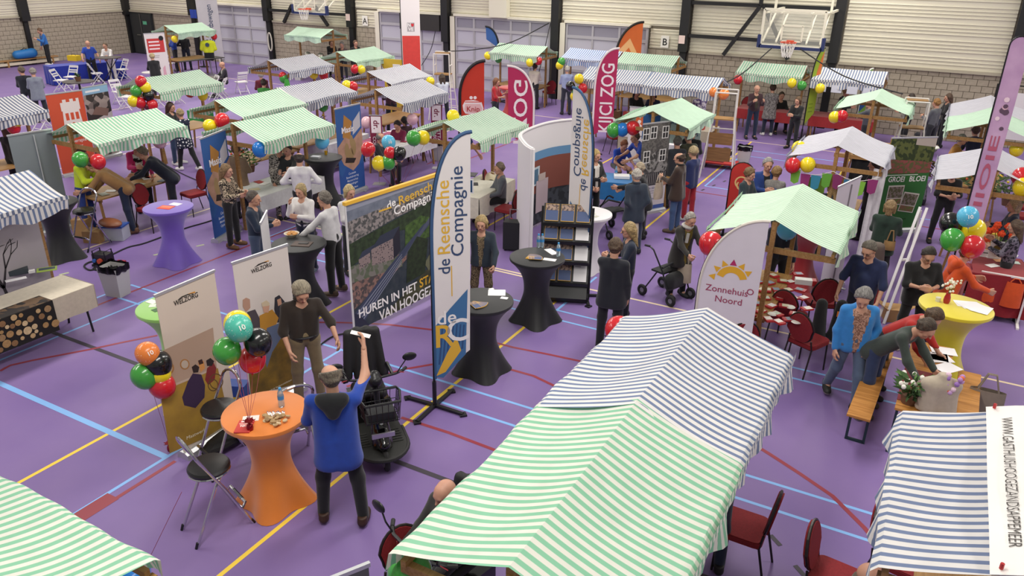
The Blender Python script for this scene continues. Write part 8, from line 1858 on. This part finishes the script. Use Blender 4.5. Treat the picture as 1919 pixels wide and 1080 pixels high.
# mannequin with yellow shirt by the door, green balloon-like dress on the navy stall
mn = thing('shirt_mannequin', 'mannequin in a bright yellow shirt under the stall by the double door', 'mannequin', (-29.75, 25.4, 0), cam_yaw((-29.75, 25.4), 170)); V, Q = blob([((-.1, 0, 1.05), (-.1, 0, 1.4), .13, .13), ((.1, 0, 1.05), (.1, 0, 1.4), .13, .13), ((-.2, 0, 1.42), (.2, 0, 1.42), .08, .08), ((-.24, 0, 1.4), (-.3, 0, 1.15), .08, .08), ((.24, 0, 1.4), (.3, 0, 1.15), .08, .08)], .03, .03); child('shirt', np_mesh('shirt', V, Q, [cloth('#d6e02a')]), mn, Matrix())
V, Q = blob([((-.1, 0, .75), (-.1, 0, 1.0), .12, .12), ((.1, 0, .75), (.1, 0, 1.0), .12, .12)], .03, .03); child('shorts', np_mesh('shorts', V, Q, [cloth('#15161c')]), mn, Matrix()); MB().cyl((0, 0, 0), (0, 0, .8), .03).build('stand_pole', STEEL, mn); MB().lathe([(.2, 0), (.2, .02), (.03, .03)], 16).build('stand_base', STEEL, mn); shape(disc(0, 1.35, .09, 14), '#3a4a5c', mn, panelM(0, -.18, 0), .002)
dr = thing('green_dress', 'green dress hanging from the post of the navy striped stall', 'dress', (-17.75, 17.95, 0)); MB().lathe([(.04, 1.75), (.07, 1.7), (.1, 1.5), (.24, 1.15), (.001, 1.15)], 16, cap=False).build('skirt', cloth('#3f9a3c'), dr, True); MB().tube([(0, 0, 1.75), (0, .0, 1.9)], .008, 4).build('hanger', STEEL, dr)
# tall steel urns at the far stall, red bags by the orange person, laptop mic pole, crowd-side extras
for i, (px, py) in enumerate(((578, 97), (604, 100))): u_ = MB().lathe([(.14, 0), (.15, .05), (.15, .38), (.1, .44), (.03, .47)], 18).build('steel_urn', mat('#9a958c', .3, .8), None, True); u_.location = (-25.0+i*.75, 26.7, .78); tag(u_, 'steel drinks urn on the far stall under the hoop', 'urn', 'steel urns on the far stall')
for i, (px, py) in enumerate(((1847, 560), (1870, 552))): tt = tote(at(1855, 600)+Vector((-.15+.35*i, 0, .8)), '#d9521c', 'orange carrier bag on the rail before the red cloth table', h=.42, w=.3, handle=.08); tt['group'] = 'orange carrier bags'
rl = thing('bag_rail', 'white rail with hooks carrying the orange bags', 'rail', tuple(at(1855, 600))); MB().bar((-.3, 0, .8), (.4, 0, .8), .03).build('top_bar', WHITE, rl); 
for x in (-.28, .38): MB().bar((x, 0, 0), (x, 0, .8), .03).build('upright', WHITE, rl); MB().bar((x, -.2, .015), (x, .2, .015), .04, .03).build('foot', WHITE, rl)
bx = thing('ballot_box', 'white box with animal silhouettes on the counter behind the pink flag', 'box', (-7.7, 20.95, 0), .1); MB().box((0, 0, .85), (.5, .35, .4)).build('box_body', WHITE, bx); MB().box((0, 0, .33), (.45, .3, .66)).build('plinth', cloth('#b5aa94'), bx)
for i in range(3): shape([(-.2+i*.13, .7), (-.12+i*.13, .7), (-.13+i*.13, .78), (-.19+i*.13, .76)], '#2a2a2a', bx, panelM(0, -.178, 0), .001)
frm = thing('picture_stand', 'framed wooden panel standing before the blue striped counters', 'panel', (-6.95, 21.4, 0), .05); MB().box((0, 0, .55), (.75, .04, .9)).build('board', wood('#7d5530', '#5f3d1c'), frm)
for x in (-.39, .39): MB().box((x, 0, .55), (.05, .06, 1.1)).build('frame_post', mat('#c9bfa8', .6), frm)

# small extras
vb = thing('text_banner', 'pale banner reading verzorging thuis with a blue logo under the plain pale green stall', 'banner', (-5.75, 18.75, 0), 0)
MB().box((0, 0, 1.45), (1.5, .01, .7)).build('panel', mat('#b9d3d0', .7), vb); shape(rect(-.75, 1.12, -.3, 1.8), '#2f6aa8', vb, panelM(0, -.006, 0), .001); text('verzorging thuis', .17, '#2a4f7a', vb, panelM(.22, -.007, 1.4), .004, width=.95); text('u waterland', .15, '#2a4f7a', vb, panelM(.2, -.007, 1.62), .004, width=.7)
for x in (-.72, .72): MB().cyl((x, .02, 0), (x, .02, 1.8), .012).build('pole', STEEL, vb)
h_ = PP['bluej']['R']; cd = MB().box((0, 0, 0), (.2, .05, .004)).build('paper_strip', PAPER); cd.location = h_+Vector((-.05, .02, .02)); cd.rotation_euler = (.3, .2, .4); tag(cd, 'white paper strip in the raised hand of the blue jacket', 'paper')
for i, (px, py) in enumerate(((372, 232), (384, 229))): box_(at(px, py, .0), (.5, .35, .45), '#2f8a3c', 'green crate behind the polka dot blouse', .2, name='green_crate', cat='crate', group='green crates')
pk_ = PP['denim']['R']
hb2 = tote(PP['greenback']['pelvis']+Vector((.12, -.12, .28)), '#8a6a40', 'tan shoulder bag of the person in a dark green jumper', h=.16, w=.2, handle=.2)
